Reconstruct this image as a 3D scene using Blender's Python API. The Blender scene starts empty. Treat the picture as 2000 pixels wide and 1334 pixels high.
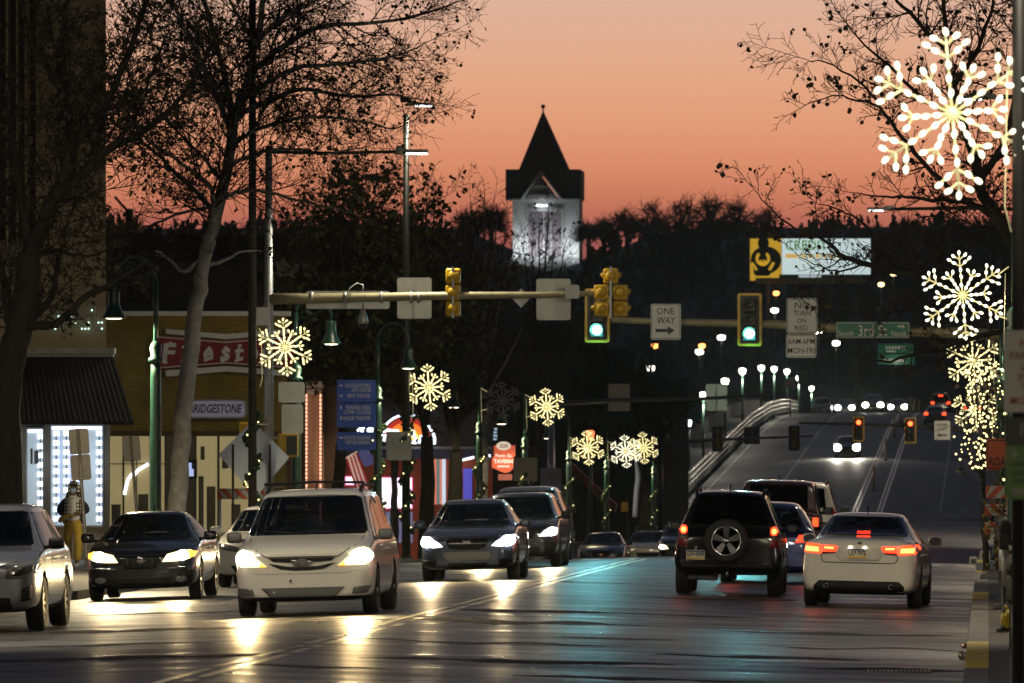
import bpy, bmesh, math, random
import numpy as np
from mathutils import Vector, Matrix, noise
from mathutils.bvhtree import BVHTree

R = math.radians
SC = bpy.context.scene
COL = SC.collection

# ------------------------------------------------------------------ camera, sky, exposure
F = 15000.0            # focal length in pixels of the 2000 px wide photograph (270 mm on 36 mm)
VPX, VPY = 1930.0, 910.0   # where the street's direction meets the picture
HC = 2.05              # camera height above the crown of the road
def at(px, py, Y):     # photo pixel at distance Y -> point in the street
    return Vector(((px - VPX) * Y / F, Y, HC - (py - VPY) * Y / F))

cam = bpy.data.cameras.new("camera")
cam.sensor_width = 36.0; cam.lens = 36.0 * F / 2000.0
cam.shift_x = (1000 - VPX) / 2000.0; cam.shift_y = (VPY - 667) / 2000.0
cam.clip_start = 1.0; cam.clip_end = 6000.0
cam.dof.use_dof = True; cam.dof.focus_distance = 120.0; cam.dof.aperture_fstop = 7.5
camo = bpy.data.objects.new("camera", cam); COL.objects.link(camo)
camo.location = (0, 0, HC); camo.rotation_euler = (R(90), 0, 0)
SC.camera = camo

W = bpy.data.worlds.new("World"); SC.world = W; W.use_nodes = True
def build_world():
    nt = W.node_tree; N = nt.nodes; L = nt.links; N.clear()
    out = N.new("ShaderNodeOutputWorld")
    tc = N.new("ShaderNodeTexCoord"); sep = N.new("ShaderNodeSeparateXYZ")
    L.new(tc.outputs["Generated"], sep.inputs[0])
    # dusk afterglow: a band above the western horizon (the +Y side)
    ramp = N.new("ShaderNodeValToRGB"); e = ramp.color_ramp.elements
    mul = N.new("ShaderNodeMath"); mul.operation = 'POWER'; mul.inputs[1].default_value = 0.5; mul.use_clamp = True
    mx = N.new("ShaderNodeMath"); mx.operation = 'MAXIMUM'; mx.inputs[1].default_value = 0.0
    L.new(sep.outputs[2], mx.inputs[0]); L.new(mx.outputs[0], mul.inputs[0])
    L.new(mul.outputs[0], ramp.inputs[0])
    stops = [(0.0, (.10, .035, .05)), (.022, (.20, .05, .058)), (.0275, (.32, .084, .080)), (.031, (.45, .125, .095)), (.0345, (.58, .185, .105)),
             (.039, (.71, .262, .142)), (.044, (.78, .33, .185)), (.050, (.79, .39, .235)), (.057, (.77, .44, .305)), (.066, (.72, .47, .37)),
             (.09, (.42, .32, .29)), (.16, (.12, .12, .15)), (.4, (.040, .052, .085)), (1.0, (.018, .024, .045))]
    while len(e) < len(stops): e.new(0.5)
    for el, (z, c) in zip(e, stops):
        el.position = math.sqrt(z); el.color = (*c, 1)
    # fades round to the dark eastern side
    mr = N.new("ShaderNodeMapRange"); mr.inputs[1].default_value = -0.3; mr.inputs[2].default_value = 0.85
    mr.inputs[3].default_value = 0.10; mr.inputs[4].default_value = 1.0; mr.interpolation_type = 'SMOOTHSTEP'
    L.new(sep.outputs[1], mr.inputs[0])
    bg = N.new("ShaderNodeBackground"); L.new(ramp.outputs[0], bg.inputs[0]); L.new(mr.outputs[0], bg.inputs[1])
    sky = N.new("ShaderNodeTexSky"); sky.sky_type = 'NISHITA'; sky.sun_disc = False
    sky.sun_elevation = R(-4.0); sky.sun_rotation = R(0); sky.altitude = 80
    bg2 = N.new("ShaderNodeBackground"); bg2.inputs[1].default_value = 0.05
    L.new(sky.outputs[0], bg2.inputs[0])
    add = N.new("ShaderNodeAddShader"); L.new(bg.outputs[0], add.inputs[0]); L.new(bg2.outputs[0], add.inputs[1])
    L.new(add.outputs[0], out.inputs[0])
build_world()
SC.view_settings.view_transform = 'Standard'; SC.view_settings.look = 'None'
SC.view_settings.exposure = 0.0; SC.view_settings.gamma = 1.0
SC.render.engine = 'CYCLES'
cy = SC.cycles
cy.use_denoising = True
try: cy.denoiser = 'OPENIMAGEDENOISE'
except Exception: pass
cy.max_bounces = 6; cy.diffuse_bounces = 2; cy.glossy_bounces = 4; cy.transmission_bounces = 4; cy.transparent_max_bounces = 8
cy.sample_clamp_indirect = 4.0; cy.sample_clamp_direct = 0.0
cy.caustics_reflective = False; cy.caustics_refractive = False
cy.use_light_tree = True

# ------------------------------------------------------------------ tags and hierarchy
def tag(o, label=None, cat=None, group=None, kind=None):
    if label: o["label"] = label
    if cat: o["category"] = cat
    if group: o["group"] = group
    if kind: o["kind"] = kind
    return o
def thing(name, label, cat, loc=(0, 0, 0), rz=0.0, group=None):
    o = bpy.data.objects.new(name, None); COL.objects.link(o); o.empty_display_size = .2
    o.location = loc; o.rotation_euler = (0, 0, rz)
    return tag(o, label, cat, group)
def lamp(kind, parent, loc, energy, color, size=.05, spot=120, blend=.6, direction=(0, 0, -1)):
    l = bpy.data.lights.new("light", kind); l.energy = energy; l.color = color
    l.shadow_soft_size = size
    if kind == 'SPOT': l.spot_size = R(spot); l.spot_blend = blend
    o = bpy.data.objects.new("lamp_light", l); COL.objects.link(o); o.parent = parent
    o.location = loc; o.rotation_euler = Vector(direction).to_track_quat('-Z', 'Y').to_euler()
    return o
def copy_tree(o, parent=None):
    c = o.copy(); COL.objects.link(c)
    if parent: c.parent = parent
    for ch in list(o.children): copy_tree(ch, c)
    return c

# ------------------------------------------------------------------ materials
MATS = {}
def mat(name, col, rough=.5, metal=0.0, var=0.0, vscale=3.0, bump=0.0, bscale=40.0, emit=None, es=0.0, spec=.5, coat=0.0, stretch=None, trans=0.0, nosample=False, rvar=0.0):
    if name in MATS: return MATS[name]
    m = bpy.data.materials.new(name); m.use_nodes = True; MATS[name] = m
    nt = m.node_tree; N = nt.nodes; L = nt.links
    b = N["Principled BSDF"]
    b.inputs["Base Color"].default_value = (*col, 1); b.inputs["Roughness"].default_value = rough
    b.inputs["Metallic"].default_value = metal; b.inputs["Specular IOR Level"].default_value = spec
    if coat: b.inputs["Coat Weight"].default_value = coat; b.inputs["Coat Roughness"].default_value = .04
    if trans: b.inputs["Transmission Weight"].default_value = trans
    if emit: b.inputs["Emission Color"].default_value = (*emit, 1); b.inputs["Emission Strength"].default_value = es
    if nosample: m.cycles.emission_sampling = 'NONE'
    if var or bump or rvar:
        tc = N.new("ShaderNodeTexCoord"); mp = N.new("ShaderNodeMapping")
        L.new(tc.outputs["Object"], mp.inputs[0])
        if stretch: mp.inputs["Scale"].default_value = stretch
    if var or rvar:
        nz = N.new("ShaderNodeTexNoise"); nz.inputs["Scale"].default_value = vscale; nz.inputs["Detail"].default_value = 6
        nz.inputs["Roughness"].default_value = .65
        L.new(mp.outputs[0], nz.inputs[0])
        if var:
            cr = N.new("ShaderNodeValToRGB")
            cr.color_ramp.elements[0].position = .3; cr.color_ramp.elements[1].position = .72
            cr.color_ramp.elements[0].color = (*[c * (1 - var) for c in col], 1)
            cr.color_ramp.elements[1].color = (*[min(1, c * (1 + var)) for c in col], 1)
            L.new(nz.outputs[0], cr.inputs[0]); L.new(cr.outputs[0], b.inputs["Base Color"])
        if rvar:
            mr = N.new("ShaderNodeMapRange"); mr.inputs[1].default_value = .3; mr.inputs[2].default_value = .7
            mr.inputs[3].default_value = max(0, rough - rvar); mr.inputs[4].default_value = min(1, rough + rvar)
            L.new(nz.outputs[0], mr.inputs[0]); L.new(mr.outputs[0], b.inputs["Roughness"])
    if bump:
        n2 = N.new("ShaderNodeTexNoise"); n2.inputs["Scale"].default_value = bscale; n2.inputs["Detail"].default_value = 4
        L.new(mp.outputs[0], n2.inputs[0])
        bp = N.new("ShaderNodeBump"); bp.inputs["Strength"].default_value = bump; bp.inputs["Distance"].default_value = .02
        L.new(n2.outputs[0], bp.inputs["Height"]); L.new(bp.outputs[0], b.inputs["Normal"])
    return m
def glow(name, col, s, nosample=True):
    return mat(name, tuple(c * .6 for c in col), .4, emit=col, es=s, nosample=nosample)
def brick_mat(name, c1, c2, mortar, scale=1.0, rough=.8, axes='XZ', bw=.22, bh=.07):
    if name in MATS: return MATS[name]
    m = bpy.data.materials.new(name); m.use_nodes = True; MATS[name] = m
    nt = m.node_tree; N = nt.nodes; L = nt.links; b = N["Principled BSDF"]; b.inputs["Roughness"].default_value = rough
    tc = N.new("ShaderNodeTexCoord"); sp = N.new("ShaderNodeSeparateXYZ"); cb = N.new("ShaderNodeCombineXYZ")
    L.new(tc.outputs["Object"], sp.inputs[0])
    L.new(sp.outputs['XYZ'.index(axes[0])], cb.inputs[0]); L.new(sp.outputs['XYZ'.index(axes[1])], cb.inputs[1])
    br = N.new("ShaderNodeTexBrick"); br.inputs["Scale"].default_value = scale
    br.inputs["Color1"].default_value = (*c1, 1); br.inputs["Color2"].default_value = (*c2, 1); br.inputs["Mortar"].default_value = (*mortar, 1)
    br.inputs["Brick Width"].default_value = bw; br.inputs["Row Height"].default_value = bh; br.inputs["Mortar Size"].default_value = .008 if bh < .15 else .014
    L.new(cb.outputs[0], br.inputs[0])
    nz = N.new("ShaderNodeTexNoise"); nz.inputs["Scale"].default_value = .9; nz.inputs["Detail"].default_value = 6
    L.new(tc.outputs["Object"], nz.inputs[0])
    mr = N.new("ShaderNodeMapRange"); mr.inputs[1].default_value = .3; mr.inputs[2].default_value = .7; mr.inputs[3].default_value = .65; mr.inputs[4].default_value = 1.2
    L.new(nz.outputs[0], mr.inputs[0])
    mx = N.new("ShaderNodeMix"); mx.data_type = 'RGBA'; mx.blend_type = 'MULTIPLY'; mx.inputs[0].default_value = 1
    L.new(br.outputs[0], mx.inputs[6]); L.new(mr.outputs[0], mx.inputs[7]); L.new(mx.outputs[2], b.inputs["Base Color"])
    bp = N.new("ShaderNodeBump"); bp.inputs["Strength"].default_value = .5; bp.inputs["Distance"].default_value = .01; bp.invert = True
    L.new(br.outputs["Fac"], bp.inputs["Height"]); L.new(bp.outputs[0], b.inputs["Normal"])
    return m

# ------------------------------------------------------------------ mesh builder
class MB:
    def __init__(s): s.v = []; s.f = []; s.mi = []; s.sm = []
    def add(s, vs, fs, m=0, smooth=False, M=None):
        o = len(s.v)
        s.v += [tuple(M @ Vector(v)) for v in vs] if M is not None else [tuple(v) for v in vs]
        for f in fs: s.f.append([i + o for i in f]); s.mi.append(m); s.sm.append(smooth)
        return s
    def box(s, c, d, m=0, bev=0.0, M=None):
        x, y, z = (k / 2 for k in d); cx, cy_, cz = c
        if bev <= 0:
            vs = [(cx + a * x, cy_ + b * y, cz + e * z) for a in (-1, 1) for b in (-1, 1) for e in (-1, 1)]
            return s.add(vs, [(0, 1, 3, 2), (4, 6, 7, 5), (0, 4, 5, 1), (2, 3, 7, 6), (0, 2, 6, 4), (1, 5, 7, 3)], m, False, M)
        bm = bmesh.new(); bmesh.ops.create_cube(bm, size=1)
        for v in bm.verts: v.co = Vector((v.co.x * d[0], v.co.y * d[1], v.co.z * d[2]))
        bmesh.ops.bevel(bm, geom=bm.edges[:], offset=min(bev, min(d) * .49), segments=2, affect='EDGES', profile=.6)
        vs = [v.co + Vector(c) for v in bm.verts]; bm.verts.index_update()
        fs = [[v.index for v in f.verts] for f in bm.faces]; bm.free()
        return s.add(vs, fs, m, True if bev > .03 else False, M)
    def tube(s, pts, rad, n=8, m=0, cap=True, smooth=True, M=None):
        pts = [Vector(p) for p in pts]
        if not hasattr(rad, '__len__'): rad = [rad] * len(pts)
        vs = []; fs = []; u = None
        for i, p in enumerate(pts):
            d = pts[min(i + 1, len(pts) - 1)] - pts[max(i - 1, 0)]
            if d.length < 1e-9: d = Vector((0, 0, 1))
            d.normalize()
            if u is None:
                u = d.orthogonal().normalized()
            else:
                u = u - d * u.dot(d)
                u = u.normalized() if u.length > 1e-6 else d.orthogonal().normalized()
            w = d.cross(u)
            for k in range(n):
                a = 2 * math.pi * k / n
                vs.append(p + (u * math.cos(a) + w * math.sin(a)) * rad[i])
        for i in range(len(pts) - 1):
            for k in range(n):
                a = i * n + k; b = i * n + (k + 1) % n
                fs.append((a, b, b + n, a + n))
        if cap:
            fs.append(tuple(range(n - 1, -1, -1))); o = (len(pts) - 1) * n; fs.append(tuple(range(o, o + n)))
        return s.add(vs, fs, m, smooth, M)
    def lathe(s, prof, c=(0, 0, 0), n=20, m=0, axis='Z', smooth=True, M=None, cap=True):
        vs = []; fs = []
        for r, z in prof:
            for k in range(n):
                a = 2 * math.pi * k / n; x, y = r * math.cos(a), r * math.sin(a)
                p = (x, y, z) if axis == 'Z' else ((x, z, y) if axis == 'Y' else (z, x, y))
                vs.append((p[0] + c[0], p[1] + c[1], p[2] + c[2]))
        for i in range(len(prof) - 1):
            for k in range(n):
                a = i * n + k; b = i * n + (k + 1) % n
                fs.append((a, b, b + n, a + n))
        if cap and prof[0][0] > 1e-4: fs.append(tuple(range(n - 1, -1, -1)))
        if cap and prof[-1][0] > 1e-4: o = (len(prof) - 1) * n; fs.append(tuple(range(o, o + n)))
        return s.add(vs, fs, m, smooth, M)
    def prism(s, out, y0, y1, m=0, M=None):        # outline in (x, z), thickness along y
        n = len(out); vs = [(x, y0, z) for x, z in out] + [(x, y1, z) for x, z in out]
        fs = [tuple(range(n)), tuple(range(2 * n - 1, n - 1, -1))] + [(i, i + n, (i + 1) % n + n, (i + 1) % n) for i in range(n)]
        return s.add(vs, fs, m, False, M)
    def prismz(s, out, z0, z1, m=0, M=None):       # outline in (x, y), height along z
        n = len(out); vs = [(x, y, z0) for x, y in out] + [(x, y, z1) for x, y in out]
        fs = [tuple(range(n)), tuple(range(2 * n - 1, n - 1, -1))] + [(i, i + n, (i + 1) % n + n, (i + 1) % n) for i in range(n)]
        return s.add(vs, fs, m, False, M)
    def ball(s, c, r, n=8, m=0, sq=(1, 1, 1)):
        k = max(4, n // 2 + 1)
        prof = [(max(1e-5, math.sin(math.pi * i / k)), -math.cos(math.pi * i / k)) for i in range(k + 1)]
        vs = []; fs = []
        for pr, pz in prof:
            for j in range(n):
                a = 2 * math.pi * j / n
                vs.append((c[0] + r * sq[0] * pr * math.cos(a), c[1] + r * sq[1] * pr * math.sin(a), c[2] + r * sq[2] * pz))
        for i in range(k):
            for j in range(n):
                a = i * n + j; b = i * n + (j + 1) % n; fs.append((a, b, b + n, a + n))
        return s.add(vs, fs, m, True)
    def text(s, body, c, h, w=None, m=0, depth=.004, shear=0.0, M=None, bold=0.0):   # faces -Y, centred on c
        cu = bpy.data.curves.new("t", 'FONT'); cu.body = body; cu.size = 1; cu.align_x = 'CENTER'; cu.align_y = 'CENTER'
        cu.extrude = .02; cu.resolution_u = 2; cu.shear = shear; cu.offset = bold; cu.space_line = .95
        ob = bpy.data.objects.new("t", cu); me = bpy.data.meshes.new_from_object(ob)
        vs = [v.co.copy() for v in me.vertices]; fs = [list(p.vertices) for p in me.polygons]
        bpy.data.objects.remove(ob); bpy.data.curves.remove(cu); bpy.data.meshes.remove(me)
        x0, x1 = min(v.x for v in vs), max(v.x for v in vs); y0, y1 = min(v.y for v in vs), max(v.y for v in vs)
        sy = h / (y1 - y0); sx = (w / (x1 - x0)) if w else sy
        out = [(c[0] + (v.x - (x0 + x1) / 2) * sx, c[1] - v.z / .02 * depth / 2, c[2] + (v.y - (y0 + y1) / 2) * sy) for v in vs]
        return s.add(out, fs, m, False, M)
    def build(s, name, mats, parent=None, world=False):
        me = bpy.data.meshes.new(name)
        vs = s.v
        if world and parent is not None:
            l = parent.location; vs = [(v[0] - l[0], v[1] - l[1], v[2] - l[2]) for v in vs]
        me.from_pydata(vs, [], s.f)
        for mm in (mats if isinstance(mats, (list, tuple)) else [mats]): me.materials.append(mm)
        me.polygons.foreach_set("material_index", s.mi); me.polygons.foreach_set("use_smooth", s.sm)
        me.update()
        o = bpy.data.objects.new(name, me); COL.objects.link(o)
        if parent is not None: o.parent = parent
        return o
def rrect(w, h, r, n=4, c=(0, 0)):
    out = []
    for cx, cz, a0 in ((w / 2 - r, h / 2 - r, 0), (-w / 2 + r, h / 2 - r, 90), (-w / 2 + r, -h / 2 + r, 180), (w / 2 - r, -h / 2 + r, 270)):
        for k in range(n + 1):
            a = R(a0 + 90 * k / n); out.append((c[0] + cx + r * math.cos(a), c[1] + cz + r * math.sin(a)))
    return out
def ell(rx, rz, n=24, c=(0, 0)):
    return [(c[0] + rx * math.cos(2 * math.pi * k / n), c[1] + rz * math.sin(2 * math.pi * k / n)) for k in range(n)]

# ------------------------------------------------------------------ the lie of the land
_PY = [-100, 150, 170, 182, 200, 230, 260, 300, 326, 360, 386, 410, 430, 466, 525, 588, 640, 690, 760, 840, 1400]
_PZ = [0, 0, -.01, -.06, -.35, -.9, -1.4, -1.95, -2.2, -2.36, -2.2, -1.5, -.8, .5, 2.6, 4.85, 6.2, 6.9, 7.1, 6.6, 6.0]
_gy = np.arange(-100, 1400, 2.0); _gz = np.interp(_gy, _PY, _PZ)
_k = np.ones(13) / 13; _gz = np.convolve(np.pad(_gz, 6, mode='edge'), _k, mode='valid')
def zr(Y): return float(np.interp(Y, _gy, _gz))
XC, HW = -7.75, 7.5
def edges(Y):          # left and right edge of the carriageway
    t = min(1, max(0, (Y - 425) / 30.0))
    return XC - HW - 2.6 * t, XC + HW + 2.6 * t
def ripple(x, Y):      # worn, rutted asphalt: shallow humps lying across the street
    f = min(1, max(0, (Y - 60) / 8)) * min(1, max(0, (180 - Y) / 15))
    a = noise.noise((x * .13, Y * .34, 1.3)) * .011 + noise.noise((x * .3, Y * 1.1, 7.1)) * .0034
    return f * a
def g(x, Y, fine=True):
    l, r = edges(Y)
    z = zr(Y); d = abs(x - XC)
    cr = .025 if Y < 430 else .012
    if l <= x <= r: return z - cr * d + (ripple(x, Y) if fine else 0)
    return z - cr * HW + .14 + .015 * (d - HW)
# ------------------------------------------------------------------ ground, road, pavements
rnd = random.Random(7)
def asphalt(name, col, rough, rv, bump):
    m = bpy.data.materials.new(name); m.use_nodes = True
    nt = m.node_tree; N = nt.nodes; L = nt.links; b = N["Principled BSDF"]
    tc = N.new("ShaderNodeTexCoord")
    def nz(scale, st, det=5):
        mp = N.new("ShaderNodeMapping"); mp.inputs["Scale"].default_value = st; L.new(tc.outputs["Object"], mp.inputs[0])
        n = N.new("ShaderNodeTexNoise"); n.inputs["Scale"].default_value = scale; n.inputs["Detail"].default_value = det; n.inputs["Roughness"].default_value = .6
        L.new(mp.outputs[0], n.inputs[0]); return n
    big = nz(.35, (1, .35, 1)); fine = nz(28, (1, 1, 1), 3); band = nz(1.0, (.30, .9, 1), 8)
    cr = N.new("ShaderNodeValToRGB"); cr.color_ramp.elements[0].position = .3; cr.color_ramp.elements[1].position = .7
    cr.color_ramp.elements[0].color = (*[c * .55 for c in col], 1); cr.color_ramp.elements[1].color = (*[c * 1.45 for c in col], 1)
    ad = N.new("ShaderNodeMath"); ad.operation = 'MULTIPLY_ADD'; ad.inputs[1].default_value = .35
    L.new(fine.outputs[0], ad.inputs[0]); 
    sc = N.new("ShaderNodeMath"); sc.operation = 'MULTIPLY'; sc.inputs[1].default_value = .65; L.new(big.outputs[0], sc.inputs[0]); L.new(sc.outputs[0], ad.inputs[2])
    L.new(ad.outputs[0], cr.inputs[0]); L.new(cr.outputs[0], b.inputs["Base Color"])
    mr = N.new("ShaderNodeMapRange"); mr.inputs[1].default_value = .35; mr.inputs[2].default_value = .65
    mr.inputs[3].default_value = rough - rv; mr.inputs[4].default_value = rough + rv
    L.new(band.outputs[0], mr.inputs[0]); L.new(mr.outputs[0], b.inputs["Roughness"])
    bp = N.new("ShaderNodeBump"); bp.inputs["Strength"].default_value = bump; bp.inputs["Distance"].default_value = .004
    L.new(fine.outputs[0], bp.inputs["Height"])
    wav = nz(1.0, (.9, 3.2, 1), 6); b2 = N.new("ShaderNodeBump"); b2.inputs["Strength"].default_value = min(1, bump * 1.1); b2.inputs["Distance"].default_value = .010
    L.new(wav.outputs[0], b2.inputs["Height"]); L.new(bp.outputs[0], b2.inputs["Normal"]); L.new(b2.outputs[0], b.inputs["Normal"])
    b.inputs["Specular IOR Level"].default_value = .5
    return m
M_ROAD = asphalt("asphalt", (.034, .032, .030), .38, .12, .7)
M_BRIDGE = asphalt("bridge_deck", (.10, .10, .105), .6, .08, .2)
M_CONC = mat("concrete", (.15, .142, .13), .75, var=.35, vscale=1.5, bump=.3, bscale=30)
M_GROUND = mat("dark_earth", (.035, .034, .033), .95, var=.4, vscale=.2)
M_PAVER = brick_mat("brick_paving", (.085, .070, .058), (.06, .05, .042), (.010, .010, .009), axes='XY', bw=.8, bh=1.3, rough=.75)
M_KERBY = mat("yellow_kerb_paint", (.78, .54, .012), .7, var=.3, vscale=4)
M_YLINE = mat("yellow_road_paint", (.80, .68, .38), .28, var=.3, vscale=5)
M_WLINE = mat("white_road_paint", (.60, .58, .54), .55, var=.35, vscale=4)
M_DARKTAR = mat("crack_sealant", (.012, .012, .012), .3, var=.3)

def sheet(name, xs_of, ys, z_of, m, kind="structure"):
    vs = []; fs = []; n = None
    for Y in ys:
        xs = xs_of(Y); n = len(xs)
        for x in xs: vs.append((x, Y, z_of(x, Y)))
    for j in range(len(ys) - 1):
        for i in range(n - 1):
            a = j * n + i; fs.append((a, a + 1, a + 1 + n, a + n))
    b = MB(); b.add(vs, fs, 0, True); o = b.build(name, m); tag(o, kind=kind); return o
def lin(a, b, n): return [a + (b - a) * i / n for i in range(n + 1)]

sheet("road", lambda Y: lin(*edges(Y), 30), lin(30, 60, 15) + lin(60.2, 186, 650), g, M_ROAD)
sheet("bridge_road", lambda Y: lin(*edges(Y), 10), lin(186, 430, 122) + lin(432, 1300, 320), lambda x, Y: g(x, Y), M_BRIDGE)
def zpave(x, Y): return zr(Y) - .025 * HW + .14 + .015 * (abs(x - XC) - HW) 
sheet("pavement", lambda Y: [-46, -36, -28, -22, -18, XC - HW - .16], lin(30, 174, 36), zpave, M_CONC)
sheet("brick_pavement", lambda Y: [XC + HW + .26, 2, 6, 14], lin(30, 174, 36), zpave, M_PAVER)
sheet("cross_street", lambda Y: lin(-90, XC - HW, 6), lin(174, 192, 9), lambda x, Y: zr(Y) - .19, M_ROAD)
sheet("cross_street", lambda Y: lin(XC + HW, 60, 6), lin(174, 192, 9), lambda x, Y: zr(Y) - .19, M_ROAD)
sheet("pavement", lambda Y: [-46, -30, -20, XC - HW - .16], lin(192, 425, 60), zpave, M_CONC)
sheet("pavement", lambda Y: [XC + HW + .2, 3, 8, 20], lin(192, 425, 60), zpave, M_CONC)
sheet("bridge_pavement", lambda Y: [edges(Y)[0] - 3.2, edges(Y)[0] - .2], lin(425, 1000, 120), lambda x, Y: zr(Y) + .02, M_CONC)
# the valley floor and the wooded hill beyond the river
def zter(x, Y):
    a = zr(Y) - .55 if Y < 430 else -6.0
    t = min(1, max(0, (Y - 820) / 420.0)); t = t * t * (3 - 2 * t)
    ridge = 40.5 - 7.0 * math.exp(-((x + 68) / 12.0) ** 2) + 2.0 * noise.noise((x * .006, 2.2, 0)) + 1.5 * noise.noise((x * .02, 5.2, 0))
    side = min(1, max(0, (abs(x + 30) - 22) / 60.0)) if Y < 1000 else 1
    return a * (1 - t) + ridge * t * (0.35 + .65 * side)
sheet("ground", lambda Y: lin(-420, 300, 90), lin(-60, 420, 48) + lin(432, 1300, 60), lambda x, Y: zter(x, Y), M_GROUND)

# kerbs: granite and concrete lengths, some painted yellow on the right-hand side
kb = MB()
Y = 34.0; yel = [(79, 91), (119, 127), (150, 153), (164, 173)]
while Y < 173.5:
    l = 2.4; q = any(a <= Y < b for a, b in yel)
    z = zr(Y) - .19
    kb.box((XC + HW + .13, Y + l / 2, z + .02), (.26, l - .04, .26), 1 if q else 0, .012)
    kb.box((XC - HW - .08, Y + l / 2, z + .02), (.16, l - .03, .26), 0)
    Y += l
tag(kb.build("kerb", [M_CONC, M_KERBY]), kind="structure")
kb = MB()
for Y in lin(192, 420, 57):
    kb.box((XC - HW - .08, Y + 2, zr(Y) - .17), (.16, 3.95, .26)); kb.box((XC + HW + .1, Y + 2, zr(Y) - .17), (.2, 3.95, .26))
tag(kb.build("kerb", [M_CONC]), kind="structure")

# painted lines follow the road's own surface, worn through in places
def strip(b, x0, x1, Y0, Y1, m=0, step=.4, keep=1.0, dz=.005):
    Y = Y0
    while Y < Y1 - 1e-6:
        e = min(Y + step, Y1)
        if rnd.random() < keep:
            b.add([(x0, Y, g(x0, Y) + dz), (x1, Y, g(x1, Y) + dz), (x1, e, g(x1, e) + dz), (x0, e, g(x0, e) + dz)], [(0, 1, 2, 3)], m)
        Y = e
b = MB()
for off in (-.17, .06):
    Y = 62.0
    while Y < 172:
        gap = Y < 112 and rnd.random() < .45
        l = rnd.uniform(.8, 3.0) if Y < 112 else 60
        l = min(l, 172 - Y)
        strip(b, XC + off, XC + off + .11, Y, Y + (l * .45 if gap else l), step=.2, keep=.97)
        Y += l
tag(b.build("double_yellow_line", [M_YLINE]), kind="structure")
b = MB()
for k in range(9): strip(b, XC + .6 + k * .8, XC + 1.05 + k * .8, 172.2, 175.0)
for k in range(9): strip(b, XC - 7.0 + k * .8, XC - 6.55 + k * .8, 172.2, 175.0)
strip(b, XC + .3, XC + HW - .2, 169.4, 170.1)
for Y in lin(64, 160, 12): pass
tag(b.build("crosswalk_markings", [M_WLINE]), kind="structure")
b = MB()
for x in (-7.75, -6.35):
    for off in (0, .22): strip(b, x + off, x + off + .11, 430, 760, step=4)
tag(b.build("bridge_median_line", [M_YLINE]), kind="structure")
b = MB()
strip(b, -12.95, -12.83, 440, 720, step=4); strip(b, -2.8, -2.68, 440, 700, step=4); strip(b, -17.3, -17.15, 440, 740, step=4)
tag(b.build("bridge_lane_line", [M_WLINE]), kind="structure")
# tar seams and patched trenches across the street
b = MB()
for k in range(34):
    Yc = rnd.uniform(66, 168); x = rnd.uniform(-15, -3); ln = rnd.uniform(1.0, 6.0)
    pts = [(x + ln * i / 8, Yc + rnd.uniform(-.12, .12)) for i in range(9)]
    pts = [p for p in pts if p[0] < -.5]
    for (xa, ya), (xb, yb) in zip(pts, pts[1:]):
        w = rnd.uniform(.03, .10)
        b.add([(xa, ya - w, g(xa, ya - w) + .003), (xb, yb - w, g(xb, yb - w) + .003), (xb, yb + w, g(xb, yb + w) + .003), (xa, ya + w, g(xa, ya + w) + .003)], [(0, 1, 2, 3)])
def trench(px0, px1, py, h):
    """a dark worn hollow or patched trench lying across the street, ragged along its edges"""
    n = 40; lo, hi = [], []
    for i in range(n + 1):
        t = i / n; px = px0 + (px1 - px0) * t; w = h * (math.sin(math.pi * min(1, max(.02, t))) ** .6) * (.6 + .6 * noise.noise((px * .012, py, .3)) + .25 * noise.noise((px * .05, py, 4)))
        yy = py + 5 * noise.noise((px * .006, py * .1, 9)); a = max(.4, w)
        for arr, q in ((lo, yy + a / 2), (hi, yy - a / 2)): Yq = 2.17 * F / (q - VPY); arr.append(((px - VPX) * Yq / F, Yq))
    vs = []; fs = []
    for (xa, ya), (xb, yb) in zip(lo, hi):
        for k in range(5): x_, y_ = lerp_(xa, xb, k / 4), lerp_(ya, yb, k / 4); vs.append((x_, y_, g(x_, y_) + .004))
    for i in range(n):
        for k in range(4): a = i * 5 + k; fs.append((a, a + 5, a + 6, a + 1))
    b.add(vs, fs, 1, True)
def lerp_(a, b_, t): return a + (b_ - a) * t
for q in ((-60, 520, 1236, 9), (330, 900, 1222, 4), (620, 1270, 1228, 10), (830, 1230, 1206, 8), (1280, 1720, 1282, 8), (-60, 560, 1300, 14), (560, 1240, 1268, 5), (700, 1320, 1302, 8), (60, 420, 1268, 6), (1240, 1560, 1176, 6), (1380, 1880, 1236, 5), (430, 760, 1322, 6), (1000, 1500, 1328, 7), (1080, 1330, 1254, 4), (1500, 1880, 1262, 4), (150, 480, 1200, 4), (960, 1240, 1150, 3), (1150, 1480, 1205, 5), (1560, 1890, 1300, 6)): trench(*q)
for k in range(9):
    x = rnd.uniform(-6, -1); Y0 = rnd.uniform(70, 120)
    for i in range(10):
        xa = x + .06 * math.sin(i * 1.7 + k); xb = x + .06 * math.sin((i + 1) * 1.7 + k)
        b.add([(xa, Y0 + i * .5, g(xa, Y0 + i * .5) + .003), (xa + .03, Y0 + i * .5, g(xa + .03, Y0 + i * .5) + .003), (xb + .03, Y0 + i * .5 + .5, g(xb + .03, Y0 + i * .5 + .5) + .003), (xb, Y0 + i * .5 + .5, g(xb, Y0 + i * .5 + .5) + .003)], [(0, 1, 2, 3)])
tag(b.build("road_crack_seals", [M_DARKTAR, mat("patched_asphalt", (.019, .018, .018), .75, var=.4, vscale=2, spec=.15, bump=.6, bscale=20)]), kind="structure")

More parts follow.
